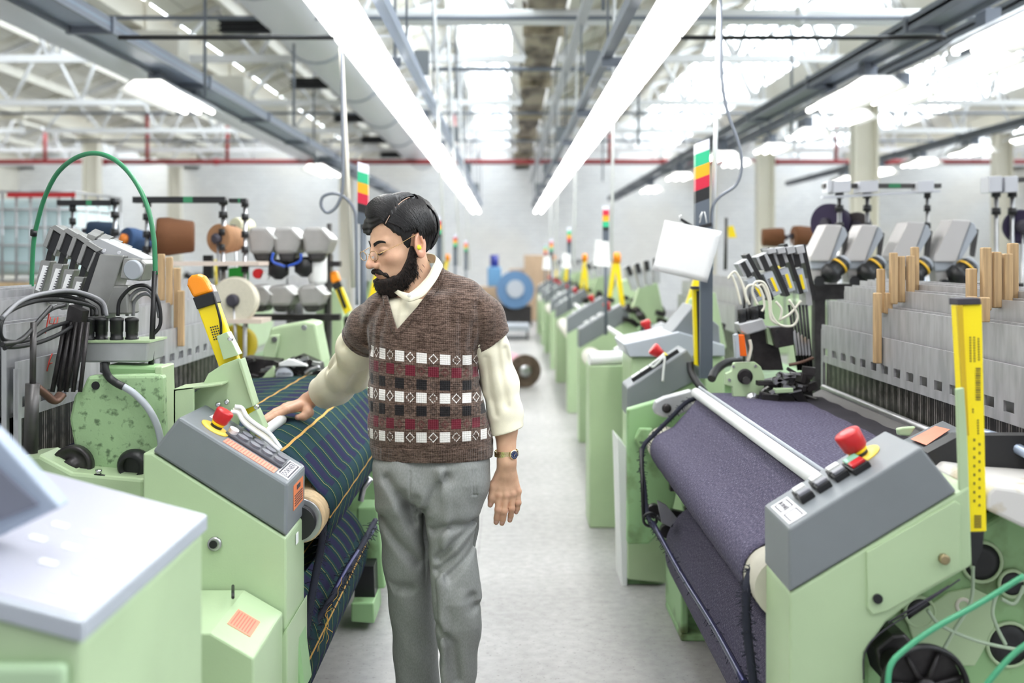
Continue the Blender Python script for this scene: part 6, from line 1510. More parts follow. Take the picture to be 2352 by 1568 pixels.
def skin_col(v):
    c = np.tile(A3(0.65, 0.40, 0.265), (len(v), 1)); q = hl(v); ax = np.abs(q[:, 0]); hd = np.linalg.norm(v-HC, axis=1) < 0.2
    def mixin(w_, col): 
        nonlocal c
        w_ = np.clip(w_, 0, 1)[:, None]; c = c*(1-w_)+A3(*col)*w_
    mixin(hd*np.exp(-((ax-0.045)/0.02)**2-((q[:, 1]-0.07)/0.03)**2-((q[:, 2]+0.02)/0.02)**2)*0.35, (0.62, 0.29, 0.20))
    mixin(hd*np.exp(-((q[:, 1]-0.118)/0.012)**2-((q[:, 2]+0.027)/0.012)**2)*0.4, (0.66, 0.30, 0.22))
    mixin(hd*np.exp(-((ax-0.0)/0.017)**4-((q[:, 2]+0.060)/0.0085)**4)*(q[:, 1] > 0.085)*0.8, (0.42, 0.15, 0.12))
    mixin(hd*np.exp(-((ax-0.0)/0.02)**4-((q[:, 2]+0.0598)/0.0014)**2)*(q[:, 1] > 0.085)*0.8, (0.14, 0.04, 0.03))
    mixin(hd*(ax > 0.074)*np.exp(-((q[:, 1]+0.012)/0.03)**4)*0.45, (0.66, 0.27, 0.20))
    mixin(hd*np.exp(-((ax-0.031)/0.018)**2-((q[:, 2]-0.004)/0.012)**2)*(q[:, 1] > 0.05)*0.6, (0.33, 0.17, 0.12))  # eyelid shading put into the skin colour around both eyes
    mixin(hd*np.exp(-((ax-0.0065)/0.004)**2-((q[:, 2]+0.039)/0.003)**2-((q[:, 1]-0.110)/0.007)**2)*0.8, (0.15, 0.05, 0.04))
    hn = np.linalg.norm(v-W(1160, 1150), axis=1) < 0.1
    mixin(np.clip((zz(1120)-v[:, 2])/0.08, 0, 1)*hn*0.35, (0.52, 0.25, 0.16))
    for kx, ky in ((1147, 1137), (1162.5, 1137), (1177, 1133), (1189, 1128), (1144, 1170), (1158, 1173), (1175.5, 1167), (1190, 1154)):
        mixin(np.exp(-(np.linalg.norm((v-W(kx, ky, -0.01))*A3(1, 0.5, 1.3), axis=1)/0.008)**2)*0.35, (0.50, 0.20, 0.15))
    for n_, r_ in NAILS: mixin((np.linalg.norm(v-n_, axis=1) < r_)*0.8, (0.74, 0.44, 0.36))
    hr = np.linalg.norm(v-Wy(660, 950, 3.68), axis=1) < 0.14
    mixin(hr*0.25, (0.66, 0.38, 0.28))
    return c
m_skin, b = newmat('skin', 0.48, 0, 0.4)
at = X.nt.nodes.new('ShaderNodeVertexColor'); at.layer_name = 'Col'; v, x, y, z = xcoord('Object')
nn = xnoise(v, 60, 3); c = mixc(xremap(nn, 0.35, 0.65)*0.14, X(at.outputs[0]), (0.42, 0.20, 0.13)); X.nt.links.new(c.v, b.inputs['Base Color'])
b.inputs['Subsurface Weight'].default_value = 0.12; b.inputs['Subsurface Radius'].default_value = (0.012, 0.004, 0.002); b.inputs['Subsurface Scale'].default_value = 0.6
xbump(b, xnoise(v, 420, 2), 0.12, 0.002)
lo = np.minimum.reduce([Wy(590, 1000, 3.6), W(850, 1735, -0.15)])-0.04; lo[2] = 0.03
body = implicit('body', body_sdf, lo, np.maximum.reduce([W(1215, 430, 0.25), Wy(700, 900, 3.9)])+0.03, 0.0025, m_skin, man, color=skin_col)

# ---- hair
m_hair, b = newmat('black_hair', 0.42, 0, 0.35)
v, x, y, z = xcoord('Object'); c = mixc(xnoise(v, 120, 2), (0.006, 0.0055, 0.006), (0.022, 0.020, 0.021)); X.nt.links.new(c.v, b.inputs['Base Color'])
def hair_sdf(p):
    q = hl(p)
    d = ell(q, A3(0, -0.016, 0.052), A3(0.0850, 0.106, 0.0975))
    d = smin(d, ell(q, A3(-0.002, 0.026, 0.113), A3(0.058, 0.055, 0.042)), 0.03)
    d = smin(d, ell(q, A3(-0.050, 0.058, 0.072), A3(0.026, 0.030, 0.028)), 0.02)
    yy_ = q[:, 1]; sd = q[:, 0] > 0
    hL = np.interp(yy_, [-0.13, -0.05, -0.032, -0.024, 0.006, 0.014, 0.026, 0.034, 0.05, 0.066, 0.085, 0.12], [-0.055, -0.062, -0.045, 0.036, 0.036, -0.015, -0.012, 0.036, 0.052, 0.082, 0.087, 0.084])
    hR = np.interp(yy_, [-0.13, -0.05, -0.032, -0.024, 0.006, 0.014, 0.026, 0.034, 0.05, 0.10, 0.12], [-0.055, -0.062, -0.045, 0.036, 0.036, -0.015, -0.012, 0.03, 0.045, 0.060, 0.07])
    w_ = np.clip((q[:, 0]+0.02)/0.05, 0, 1); hh_ = hL*w_+hR*(1-w_)
    d = smax(d, (hh_-q[:, 2])*0.75, 0.008)
    # parting on his left
    pl = segdist(q, [A3(0.053, 0.066, 0.084), A3(0.056, 0.030, 0.118), A3(0.054, -0.01, 0.137), A3(0.045, -0.045, 0.142)])
    d = d+0.005*np.exp(-(pl/0.0032)**2)
    d = d+0.0012*np.sin(q[:, 2]*420+q[:, 1]*260)*(q[:, 0] < 0.045)+0.0011*np.sin(q[:, 1]*520+q[:, 2]*60)*(q[:, 0] >= 0.045)
    return d*HS
hair = implicit('hair', hair_sdf, HC-0.17, HC+np.array([0.17, 0.17, 0.2]), 0.0025, m_hair, man)
def ell_snap(q, off):
    """push a head-space point out onto the hair shell"""
    c0 = np.array([0, -0.016, 0.052]); r0 = np.array([0.0870, 0.1085, 0.100]); d = q-c0; k = np.linalg.norm(d/r0)
    s1 = c0+d/k*(1+off)
    c1 = np.array([-0.002, 0.026, 0.113]); r1 = np.array([0.061, 0.058, 0.045]); e = s1-c1; k1 = np.linalg.norm(e/r1)
    if k1 < 1.0:
        s1 = c1+e/max(k1, 0.3)*(1+off)
    return s1
random.seed(42); g = G(); rnd = random.random
for n_ in range(2400):
    k = rnd()
    if k < 0.5:   # top, combed from the parting across to his right and forward
        t = rnd(); a = np.array([0.050-0.004*t, 0.066-0.115*t, 0.088+0.054*math.sin(t*1.57)]); e = np.array([-0.085+0.01*rnd(), 0.07-0.14*t+0.03*(rnd()-0.2), 0.055+0.04*rnd()])
        pts = [ell_snap(a*(1-u)+e*u+np.array([0, 0.022*math.sin(u*3.1)*(1-t), 0.05*math.sin(u*3.14)]), 0.012+0.03*rnd()) for u in np.linspace(0.0, 0.55+0.45*rnd(), 9)]
    elif k < 0.8: # his left side, combed down and back
        t = rnd()*1.3; a = np.array([0.060-0.01*max(0, t-1), 0.062-0.108*t, 0.086+0.048*math.sin(min(t, 1.1)*1.57)]); e = np.array([0.086, 0.035-0.10*t, 0.045-0.05*(t > 0.55)*rnd()])
        pts = [ell_snap(a*(1-u)+e*u+np.array([0.03*math.sin(u*3.14), 0, 0.01*u*0]), 0.010+0.028*rnd()) for u in np.linspace(0, 0.7+0.3*rnd(), 8)]
    else:         # back, down to the nape
        t = rnd()*2-1; a = np.array([0.052*t, -0.03-0.03*rnd(), 0.143]); e = np.array([0.085*t, -0.085-0.02*rnd(), -0.05+0.02*rnd()])
        pts = [ell_snap(a*(1-u)+e*u+np.array([0.0, -0.06*math.sin(u*3.14), 0]), 0.006+0.014*rnd()) for u in np.linspace(0.1, 1, 9)]
    g.tube([Vector(hw(*q)) for q in pts], [0.0013+0.0006*rnd()]*(len(pts)-1)+[0.0003], 4, cap=False)
g.build('hair_strands', m_hair, man)['kind'] = 'stuff'
g = G()
pp = smooth_path([Vector(q) for q in ((0.053, 0.068, 0.082), (0.056, 0.045, 0.105), (0.056, 0.02, 0.124), (0.053, -0.01, 0.139), (0.046, -0.038, 0.144))], 6)
pp = [Vector(hw(*ell_snap(np.array(q), 0.008))) for q in pp]
g.tube(pp, [0.0008]+[0.0016]*(len(pp)-2)+[0.0006], 6); g.build('hair_parting', mat('scalp_skin', (0.50, 0.34, 0.26), 0.5), man)
# ---- beard and moustache
m_beard, b = newmat('black_beard', 0.6, 0, 0.3)
v, x, y, z = xcoord('Object'); c = mixc(xremap(xnoise(v, 160, 2), 0.4, 0.7), (0.010, 0.008, 0.008), (0.040, 0.025, 0.020)); X.nt.links.new(c.v, b.inputs['Base Color']); xbump(b, xnoise(v, 500, 2), 0.6, 0.004)
def bearea(q):
    up = np.interp(q[:, 1], [-0.02, 0.002, 0.012, 0.03, 0.05, 0.066, 0.076, 0.082, 0.11], [-0.05, 0.0, 0.005, -0.030, -0.058, -0.070, -0.068, -0.0735, -0.0735])
    return up
def beard_sdf(p):
    q = hl(p); d = head_sdf(p, ear=False)/HS
    th = np.interp(q[:, 2], [-0.13, -0.09, -0.05, 0.0, 0.02], [0.014, 0.014, 0.0085, 0.004, 0.002])
    d = d-th
    d = smin(d, ell(q, A3(0, 0.064, -0.102), A3(0.040, 0.034, 0.028)), 0.02)
    d = smax(d, q[:, 2]-bearea(q), 0.006)
    d = smax(d, (0.002-0.10*(q[:, 2]+0.03))-q[:, 1], 0.006)
    d = d+0.0014*np.sin(q[:, 0]*330+q[:, 1]*150)*np.sin(q[:, 2]*170+q[:, 1]*230)
    return d*HS
implicit('beard', beard_sdf, HC-0.19, HC+0.12, 0.0025, m_beard, man)
def must_sdf(p):
    q = hl(p); qs = q.copy(); qs[:, 0] = np.abs(q[:, 0])
    d = chain(qs, [A3(0.002, 0.1065, -0.0470), A3(0.016, 0.101, -0.0505), A3(0.028, 0.087, -0.0620), A3(0.031, 0.078, -0.075)], [0.0055, 0.0062, 0.0050, 0.004], 0.006)
    return (d+0.0006*np.sin(q[:, 0]*900+q[:, 2]*300))*HS
implicit('moustache', must_sdf, HC-0.19, HC+0.12, 0.002, m_beard, man)
g = G()
def on_face(q0, out):
    q = np.array(q0, float)
    for _ in range(5):
        e = 1e-3; p0 = hw(*q)[None]; d0 = head_sdf(p0, False)[0]/HS
        gr = np.array([(head_sdf(hw(*(q+e*np.eye(3)[i]))[None], False)[0]/HS-d0)/e for i in range(3)]); gr /= np.linalg.norm(gr)+1e-9
        q = q-gr*(d0-out)
    return q, gr
cnt = 0
while cnt < 1500:
    y_, z_ = random.uniform(0.0, 0.11), random.uniform(-0.13, 0.005); sd = 1 if rnd() < 0.75 else -1
    if (y_ < 0.035 and z_ < -0.085) or z_ > bearea(np.array([[0, y_, z_]]))[0]-0.002 or y_ < 0.002-0.10*(z_+0.03): continue
    q, gr = on_face((sd*random.uniform(0.0, 0.07), y_, z_), 0.008)
    if q[2] > bearea(q[None])[0]-0.001: continue
    d = np.array([gr[0]*0.4+random.uniform(-0.3, 0.3), 0.25*gr[1]+random.uniform(-0.1, 0.3), -0.8]); d = d+gr*0.35; d /= np.linalg.norm(d); L_ = random.uniform(0.008, 0.018)
    g.tube([Vector(hw(*q)), Vector(hw(*(q+d*L_*0.5+gr*0.002))), Vector(hw(*(q+d*L_)))], [0.0010, 0.0008, 0.0002], 3, cap=False); cnt += 1
g.build('beard_strands', m_beard, man)['kind'] = 'stuff'
# brows, lashes, eyes
for sx in (1, -1):
    g = G()
    for k in range(420):
        t = rnd(); base = np.array([0.011, 0.098, 0.0265])*(1-t)+np.array([0.047, 0.080, 0.0330])*t+np.array([0, 0.002, 0.005*math.sin(t*3.14)])
        base[0] *= sx; q, gr = on_face(base, 0.0006); q[2] += random.uniform(-0.0048, 0.0048)*(1-0.5*t)
        d = np.array([sx*0.9, -0.35, 0.35-0.7*t]); d /= np.linalg.norm(d)
        g.tube([Vector(hw(*q)), Vector(hw(*(q+d*0.004+gr*0.0012))), Vector(hw(*(q+d*0.008)))], [0.0007, 0.0006, 0.0002], 3, cap=False)
    g.build('eyebrow', m_hair, man)
    ey = G().lathe([(0.0118*math.sin(a), -0.0118*math.cos(a)) for a in np.linspace(0.02, 3.12, 14)], hw(sx*0.031, 0.0775, 0.0055), HF, 20).build('eye', mat('eye_white', (0.7, 0.66, 0.62), 0.2), man)
    g = G(); pts = []
    for k in range(9):
        u = k/8; q = np.array([sx*(0.018+0.026*u), 0.095, 0.0005-0.0040*math.sin(u*3.14)+0.002*u]); q, gr = on_face(q, 0.0010); pts.append(Vector(hw(*q)))
    g.tube(pts, [0.0008]+[0.0017]*7+[0.0008], 5)
    for k in range(14):
        i = k*7/14; q0 = pts[int(i)].lerp(pts[int(i)+1], i-int(i)); g.tube([q0, q0+Vector(HF*0.005-HU*0.003)], [0.0004, 0.0001], 3, cap=False)
    g.build('eyelashes', m_hair, man)
G().lathe([(0.0035, -0.008), (0.0065, -0.002), (0.0072, 0.004), (0.0062, 0.010), (0.002, 0.012)], hw(0.088, -0.003, -0.003), HL*0.9+HF*0.25-HU*0.2, 16).build('ear_plug', mat('yellow_foam', (0.85, 0.85, 0.03), 0.6), man)
# spectacles
gl = G(); m_gold = mat('gold_wire', (0.55, 0.36, 0.17), 0.25, metal=1.0)
GZ = 0.004
def rim(sx):
    pts = []
    for k in range(28):
        a = 2*math.pi*k/28; cx_, sy_ = math.cos(a), math.sin(a)
        u = 0.0215*abs(cx_)**0.75*(1 if cx_ > 0 else -1); w_ = 0.0135*abs(sy_)**0.85*(1 if sy_ > 0 else -1)
        pts.append(Vector(hw(sx*(0.0335)+u, 0.116-0.10*abs(u+sx*0.0335)*0.6, GZ-0.004+w_)))
    return pts
for sx in (1, -1): gl.tube(rim(sx), 0.0011, 6, closed=True)
gl.tube([Vector(hw(*q)) for q in ((-0.0125, 0.1155, GZ), (-0.006, 0.1185, GZ+0.003), (0.006, 0.1185, GZ+0.003), (0.0125, 0.1155, GZ))], 0.0009, 6)
for sx in (1, -1):
    gl.tube([Vector(hw(*q)) for q in ((sx*0.0545, 0.1125, GZ+0.001), (sx*0.064, 0.107, GZ+0.003), (sx*0.067, 0.102, GZ+0.004), (sx*0.078, 0.05, GZ+0.014), (sx*0.083, 0.010, GZ+0.026), (sx*0.084, -0.012, GZ+0.030), (sx*0.083, -0.03, GZ+0.012))], [0.0014, 0.0014, 0.0011, 0.0009, 0.0009, 0.0011, 0.0011], 6)
    gl.tube([Vector(hw(*q)) for q in ((sx*0.0125, 0.114, GZ-0.004), (sx*0.011, 0.108, GZ-0.006), (sx*0.010, 0.107, GZ-0.009))], 0.0006, 5)
sp = thing  # spectacles are worn: part of the person
spec = gl.build('spectacles', m_gold, man)
for sx in (1, -1):
    r_ = rim(sx); c0 = sum(r_, Vector())/len(r_); G().add([c0]+r_, [(0, i+1, (i+1) % 28+1) for i in range(28)], True).build('lens', mat('spectacle_glass', (0.95, 0.97, 1.0), 0.03, alpha=0.12, spec=0.8), spec)
    G().lathe([(0.003, -0.0006), (0.0036, 0.0006)], hw(sx*0.0100, 0.1065, GZ-0.010), HL*sx+HF*0.5, 10).build('nose_pad', m_glassy, spec)

# ---- vest
def polysdf(p2, poly):
    d = np.full(len(p2), 1e9); ins = np.zeros(len(p2), bool); n = len(poly)
    for i in range(n):
        a = np.array(poly[i]); b_ = np.array(poly[(i+1) % n]); e = b_-a; w_ = p2-a; t = np.clip((w_@e)/(e@e), 0, 1)
        d = np.minimum(d, np.linalg.norm(w_-t[:, None]*e, axis=1))
        c_ = ((a[1] > p2[:, 1]) != (b_[1] > p2[:, 1])); xi = (b_[0]-a[0])*(p2[:, 1]-a[1])/(b_[1]-a[1]+1e-12)+a[0]; ins ^= c_ & (p2[:, 0] < xi)
    return np.where(ins, -d, d)
def crease(d, p, lines, amt, wd):
    for L_ in lines:
        pts = [W(*q) for q in L_]; pts = [A3(q[0], 0, q[2]) for q in pts]; pp = p.copy(); pp[:, 1] = 0
        s = segdist(pp, pts); d = d+amt*np.exp(-(s/wd)**2)*(p[:, 1] < YM+0.02)
    return d
TZ = [zz(y) for y in (1066, 1040, 1012, 960, 900, 850, 800, 760, 720, 690, 660)]
TL = (856, 854, 846, 845, 847, 849, 848, 838, 836, 850, 880); TR = (1131, 1132, 1134, 1120, 1106, 1099, 1101, 1112, 1118, 1110, 1080)
TB = (0.123, 0.124, 0.132, 0.136, 0.134, 0.130, 0.127, 0.124, 0.115, 0.10, 0.085)
TCX = [xx((a+b_)/2) for a, b_ in zip(TL, TR)]; TA = [(b_-a)/2*s_ for a, b_ in zip(TL, TR)]
def torso(p, off=0.0):
    return loft(p, TZ, TCX, [YM+0.0]*11, [q+off for q in TA], [q+off for q in TB], 2.25)
def shoulders(p, off=0.0):
    d = chain(p, [W(998, 652, 0.03), W(1060, 686, 0.02), W(1110, 735, 0.01)], [0.055+off, 0.060+off, 0.064+off], 0.03)
    e = chain(p, [W(945, 690, 0.03), W(890, 722, 0.05), Wy(846, 752, 3.38)], [0.060+off, 0.060+off, 0.066+off], 0.03)
    return smin(d, e, 0.03)
def capL(p, off=0.0): return chain(p, [W(1108, 730, 0.01), W(1132, 800, 0.02)], [0.066+off, 0.063+off], 0.02)
def capR(p, off=0.0): return chain(p, [Wy(850, 750, 3.38), Wy(820, 795, 3.47)], [0.066+off, 0.068+off], 0.02)
def plane(p, o, n): n = n/np.linalg.norm(n); return (p-o)@n
CLo = W(1130, 783, 0.02); CLn = W(1143, 850, 0.03)-W(1108, 730, 0.01); CLn = CLn+A3(0.05, 0, 0.02)
CRo = Wy(826, 780, 3.44); CRn = Wy(806, 862, 3.60)-Wy(842, 745, 3.38); CRn = CRn+A3(-0.07, -0.09, 0.0)
VN = [(886, 560), (893, 672), (921, 750), (965, 700), (992, 662), (1006, 632), (1008, 596), (1000, 560)]
VNw = [(xx(a), zz(b_)) for a, b_ in VN]
def vest_outer(p, off=0.0):
    d = torso(p, off)
    d = smax(d, p[:, 2]-zz(672), 0.03)
    d = smin(d, shoulders(p, off), 0.05)
    cl = np.maximum(capL(p, off), plane(p, CLo, CLn)); cr = np.maximum(capR(p, off), plane(p, CRo, CRn))
    d = smin(d, cl, 0.022); d = smin(d, cr, 0.03)
    return d
def vest_sdf(p):
    o = vest_outer(p)
    # rib bands and drape
    n2 = polysdf(p[:, [0, 2]], VNw); fr_ = p[:, 1] < YM+0.03
    o = o-0.0030*np.clip((0.018-n2)/0.002, 0, 1)*np.clip(n2/0.001, 0, 1)*fr_+0.003*np.exp(-((n2-0.020)/0.0018)**2)*fr_-0.002*(np.abs(plane(p, CLo, CLn)+0.008) < 0.010)*(p[:, 0] > xx(1085))-0.002*(np.abs(plane(p, CRo, CRn)+0.008) < 0.010)*(p[:, 0] < xx(862))
    o = crease(o, p, [((882, 690), (862, 740), (858, 800)), ((868, 705), (846, 745), (840, 790)), ((897, 700), (880, 760), (876, 810)), ((1090, 740), (1080, 790), (1088, 850)), ((1062, 730), (1060, 790), (1066, 840)), ((1098, 700), (1105, 760), (1096, 810)), ((1040, 690), (1038, 740))], 0.0075, 0.011)
    o = crease(o, p, [((850, 1008), (905, 1014), (960, 1008)), ((1050, 1012), (1100, 1008), (1130, 1015)), ((860, 870), (900, 880)), ((1095, 880), (1060, 905)), ((850, 940), (890, 950)), ((1100, 960), (1060, 950), (1020, 960))], 0.004, 0.014)
    o = crease(o, p, [((926, 752), (928, 778)), ((893, 668), (895, 690), (905, 735), (924, 785))], 0.002, 0.003)
    o = o+0.0010*np.sin(p[:, 0]*55+p[:, 2]*20)*np.clip((zz(1015)-p[:, 2])/0.02, 0, 1)
    inner = o+0.011
    d = np.maximum(o, -inner)
    d = np.maximum(d, zz(1046)-p[:, 2])
    # arm holes and neck hole
    d = np.maximum(d, -(capL(p, -0.012)+0.0)) if False else d
    cl = np.maximum(chain(p, [SHL, ELL], [0.052, 0.055]), -plane(p, CLo-CLn/np.linalg.norm(CLn)*0.012, CLn)); d = np.maximum(d, -cl)
    cr = np.maximum(chain(p, [SHR, ELR], [0.054, 0.060]), -plane(p, CRo-CRn/np.linalg.norm(CRn)*0.012, CRn)); d = np.maximum(d, -cr)
    vn = np.maximum(n2, p[:, 1]-(YM+0.04)); d = smax(d, -vn, 0.003)
    d = np.maximum(d, -cone_(p, W(950, 600, 0.05), W(955, 690, 0.05), 0.075, 0.068))
    return d
def vest_uv(v):
    upx = v[:, 0]/s_+VX; ppy = VY-(v[:, 2]-H)/s_*1.036
    a = 146.0; u = a*np.arcsin(np.clip((upx-995)/a, -0.985, 0.985))
    # slip the angle continuously round the back
    bk = v[:, 1] > YM+0.05; u = np.where(bk, np.sign(u)*(2*a*1.55)-u, u)
    k = np.interp(ppy, [800, 1000], [0.10, 0.0]); pe = ppy-(upx-975)*k
    V = (pe-821)/30.2; V = np.where(((upx < 853) & (ppy < 838)) | ((upx > 1099) & (ppy < 815)), -4.0, V)
    return np.stack([(u-33)/52, V], 1)
m_vest, b = newmat('brown_jacquard_knit', 0.95, 0, 0.15)
b.inputs['Sheen Weight'].default_value = 0.25
v, U, V_, _ = xcoord('UV')
i_ = (V_+0.5).floor(); fv = V_-i_
mar = i_.pulse(1, 0.5).max(i_.pulse(5, 0.5)); blk = i_.pulse(2, 0.5).max(i_.pulse(4, 0.5)); wht = i_.pulse(0, 0.5).max(i_.pulse(3, 0.5)).max(i_.pulse(6, 0.5))
cu = U+mar*0.5; fu = (cu+0.5).mod(1)-0.5; f2 = cu.mod(1)-0.5
sq = fu.abs().lt(0.225)*fv.abs().lt(0.39); dd = f2.abs()/0.21+fv.abs()/0.40
dia = dd.band(0.72, 1.0); dots = ((U*36+V_*20).sin().gt(-0.3)).max((U*36-V_*20).sin().gt(0.2)); dia = dia*dots
ov, ox_, oy_, oz_ = xcoord('Object', (30, 30, 220)); n1 = xnoise(ov, 1.2, 3); v3, _, _, _ = xcoord('Object'); n2 = xnoise(v3, 230, 2)
base = mixc(xremap(n1*0.6+n2*0.4, 0.40, 0.64), (0.045, 0.026, 0.018), (0.185, 0.125, 0.098))
wool = (0.74, 0.71, 0.68)
c = mixc(sq*wht, base, wool); c = mixc(dia*wht*0.9, c, wool)
c = mixc(sq*mar*0.95, c, (0.125, 0.010, 0.022)); c = mixc(sq*blk*0.95, c, (0.008, 0.008, 0.010))
c = mixc(dd.band(0.35, 0.95)*mar*0.45, c, (0.10, 0.015, 0.02)); c = mixc(dd.band(0.35, 0.95)*blk*0.45, c, (0.02, 0.015, 0.015))
X.nt.links.new(c.v, b.inputs['Base Color'])
rib = (U*60).sin()*V_.gt(7.0); st = (V_*38).sin()*0.25+(U*70).sin()*0.25
xbump(b, rib*0.8+n2*0.9+st, 0.55, 0.0025)
implicit('knit_vest', vest_sdf, (xx(770), YM-0.2, zz(1062)), (xx(1190), YM+0.3, zz(570)), 0.0027, m_vest, man, uv=vest_uv)

# ---- shirt
m_shirt = mat('cream_shirt_cloth', (0.82, 0.77, 0.60), 0.75, noise_amt=0.05, nscale=30, bump=0.08, bscale=500)
CUo, CUn = W(1166, 990, 0.0), A3(0.30, 0.0, -1.0)
CVo = Wy(737, 903, 3.755); CVn = (WRR-ELR)/np.linalg.norm(WRR-ELR)
def shirt_sdf(p):
    s1 = chain(p, [W(1104, 730, 0.0), W(1128, 800, 0.015), W(1149, 885, 0.03), W(1160, 945, 0.02), W(1168, 1010, 0.0)], [0.050, 0.051, 0.054, 0.0500, 0.0485], 0.03)
    s1 = smin(s1, np.maximum(chain(p, [W(1160, 948, 0.02), W(1168, 1010, 0)], [0.0525, 0.0515]), -plane(p, W(1160, 950, 0.02), CUn)), 0.002)
    s1 = s1+0.002*np.sin(p[:, 2]*38+p[:, 0]*50+p[:, 1]*40)*np.clip((p[:, 2]-zz(935))/0.02, 0, 1)
    s1 = crease(s1, p, [((1140, 770), (1148, 840), (1165, 930)), ((1118, 820), (1128, 900), (1140, 950)), ((1160, 800), (1172, 850))], 0.006, 0.010)
    s1 = smax(s1, plane(p, CUo, CUn), 0.002)
    s2 = chain(p, [Wy(850, 750, 3.38), Wy(822, 800, 3.48), Wy(805, 852, 3.60), Wy(770, 885, 3.70), Wy(728, 910, 3.79)], [0.055, 0.064, 0.068, 0.060, 0.0545], 0.04)
    s2 = smin(s2, np.maximum(cone_(p, Wy(770, 885, 3.70), Wy(728, 910, 3.79), 0.063, 0.058), -plane(p, CVo-CVn*0.075, CVn)), 0.003)
    for L_, am, wd in (([Wy(800, 790, 3.42), Wy(782, 840, 3.55), Wy(760, 880, 3.66)], 0.017, 0.010), ([Wy(835, 820, 3.46), Wy(820, 860, 3.52), Wy(800, 900, 3.6)], 0.018, 0.010), ([Wy(765, 805, 3.5), Wy(760, 850, 3.6)], 0.012, 0.009), ([Wy(790, 905, 3.62), Wy(815, 880, 3.55), Wy(842, 850, 3.5)], 0.018, 0.010)):
        s2 = s2+am*np.exp(-(segdist(p, L_)/(wd*1.8))**2)
    s2 = smax(s2, plane(p, CVo, CVn), 0.002)
    # hollow cuffs
    s1 = np.maximum(s1, -np.maximum(chain(p, [W(1149, 885, 0.03), W(1160, 945, 0.02), W(1170, 1015, 0)], [0.046, 0.045, 0.046]), -plane(p, CUo-CUn*0.03, CUn)))
    s2 = np.maximum(s2, -np.maximum(cone_(p, Wy(770, 885, 3.70), Wy(720, 915, 3.81), 0.053, 0.0515), -plane(p, CVo-CVn*0.03, CVn)))
    t = torso(p, -0.021); t = smax(t, p[:, 2]-zz(685), 0.03); t = smin(t, shoulders(p, -0.021), 0.05); t = np.maximum(t, zz(1000)-p[:, 2])
    t = t-0.0028*np.exp(-(((p[:, 0]-xx(933)-(p[:, 2]-zz(700))*0.10)/0.013)**6))*(p[:, 1] < YM)
    t = np.maximum(t, -cone_(p, W(944, 560, -0.01), W(950, 652, -0.012), 0.075, 0.052))
    hole = np.maximum(polysdf(p[:, [0, 2]], [(xx(a), zz(b_)) for a, b_ in ((890, 600), (908, 655), (939, 674), (958, 660), (985, 632), (1000, 600))]), p[:, 1]-(YM+0.0)); t = np.maximum(t, -hole)
    return smin(np.minimum(smin(t, s1, 0.01), 1e9), s2, 0.01)
shirt = implicit('shirt', shirt_sdf, np.minimum(Wy(700, 940, 3.6), W(850, 1010, -0.2))-0.03, np.maximum(W(1215, 600, 0.2), Wy(850, 700, 3.9))+0.02, 0.003, m_shirt, man)
# collar band, open at the front
cb = [(910, 664, -0.05, 906, 672, -0.06), (924, 670, -0.085, 920, 683, -0.10), (938, 673, -0.115, 936, 692, -0.131), (940, 673, -0.114, 950, 690, -0.131), (953, 664, -0.108, 972, 680, -0.126), (968, 650, -0.098, 990, 660, -0.112), (982, 634, -0.078, 1004, 640, -0.088), (992, 615, -0.050, 1012, 624, -0.050), (1000, 598, -0.01, 1016, 612, -0.006), (998, 586, 0.045, 1012, 604, 0.05), (978, 582, 0.09, 990, 604, 0.10), (950, 590, 0.10, 955, 612, 0.115), (915, 610, 0.08, 905, 635, 0.09), (900, 632, 0.02, 888, 655, 0.02)]
def interp_rows(q, n=5):
    a = smooth_path([Vector(W(x[0], x[1], x[2])) for x in q], n); b_ = smooth_path([Vector(W(x[3], x[4], x[5])) for x in q], n); return a, b_
a_, b_ = interp_rows(cb); mid_ = [(p+q)/2+Vector((0.002, -0.002, 0.001)) for p, q in zip(a_, b_)]
G().grid([a_, mid_, b_]).build('collar', m_shirt, shirt, solid=0.003)
G().lathe([(0.0052, 0), (0.0058, -0.0015), (0.004, -0.0025), (0.001, -0.0018)], W(940, 678, -0.137), (0.1, 1, 0.15), 16).build('button', mat('pearl_button', (0.85, 0.83, 0.78), 0.25), shirt)

# ---- trousers
m_trou, b = newmat('grey_trouser_cloth', 0.7, 0, 0.3)
v, x, y, z = xcoord('Object'); v9, _, _, _ = xcoord('Object', (1, 1, 0.4)); c = mixc(xremap(xnoise(v9, 300, 2), 0.35, 0.7), (0.225, 0.230, 0.222), (0.285, 0.290, 0.282)); X.nt.links.new(c.v, b.inputs['Base Color']); xbump(b, xnoise(v, 900, 1), 0.1, 0.001)
def tab(rows, dy, bb):
    rows = rows[::-1]; dy = dy[::-1]; bb = bb[::-1]
    Y_ = [YM+d for d in dy]; sc = [y/YM for y in Y_]
    return ([H-(r[0]-VY)*y/F for r, y in zip(rows, Y_)], [((r[1]+r[2])/2-VX)*y/F for r, y in zip(rows, Y_)], Y_, [(r[2]-r[1])/2*y/F for r, y in zip(rows, Y_)], bb)
LA = tab([(1025, 985, 1114), (1060, 980, 1119), (1100, 975, 1121), (1150, 965, 1108), (1200, 969, 1101), (1270, 978, 1097), (1330, 984, 1100), (1370, 987, 1108), (1430, 994, 1106), (1500, 1002, 1099), (1568, 1010, 1091), (1650, 1014, 1086), (1735, 1008, 1092)],
         [0.0, 0.0, 0.0, 0.0, -0.005, -0.015, -0.03, -0.045, -0.04, -0.02, 0.0, 0.01, 0.01], [0.100, 0.112, 0.118, 0.115, 0.105, 0.095, 0.088, 0.085, 0.08, 0.075, 0.072, 0.072, 0.085])
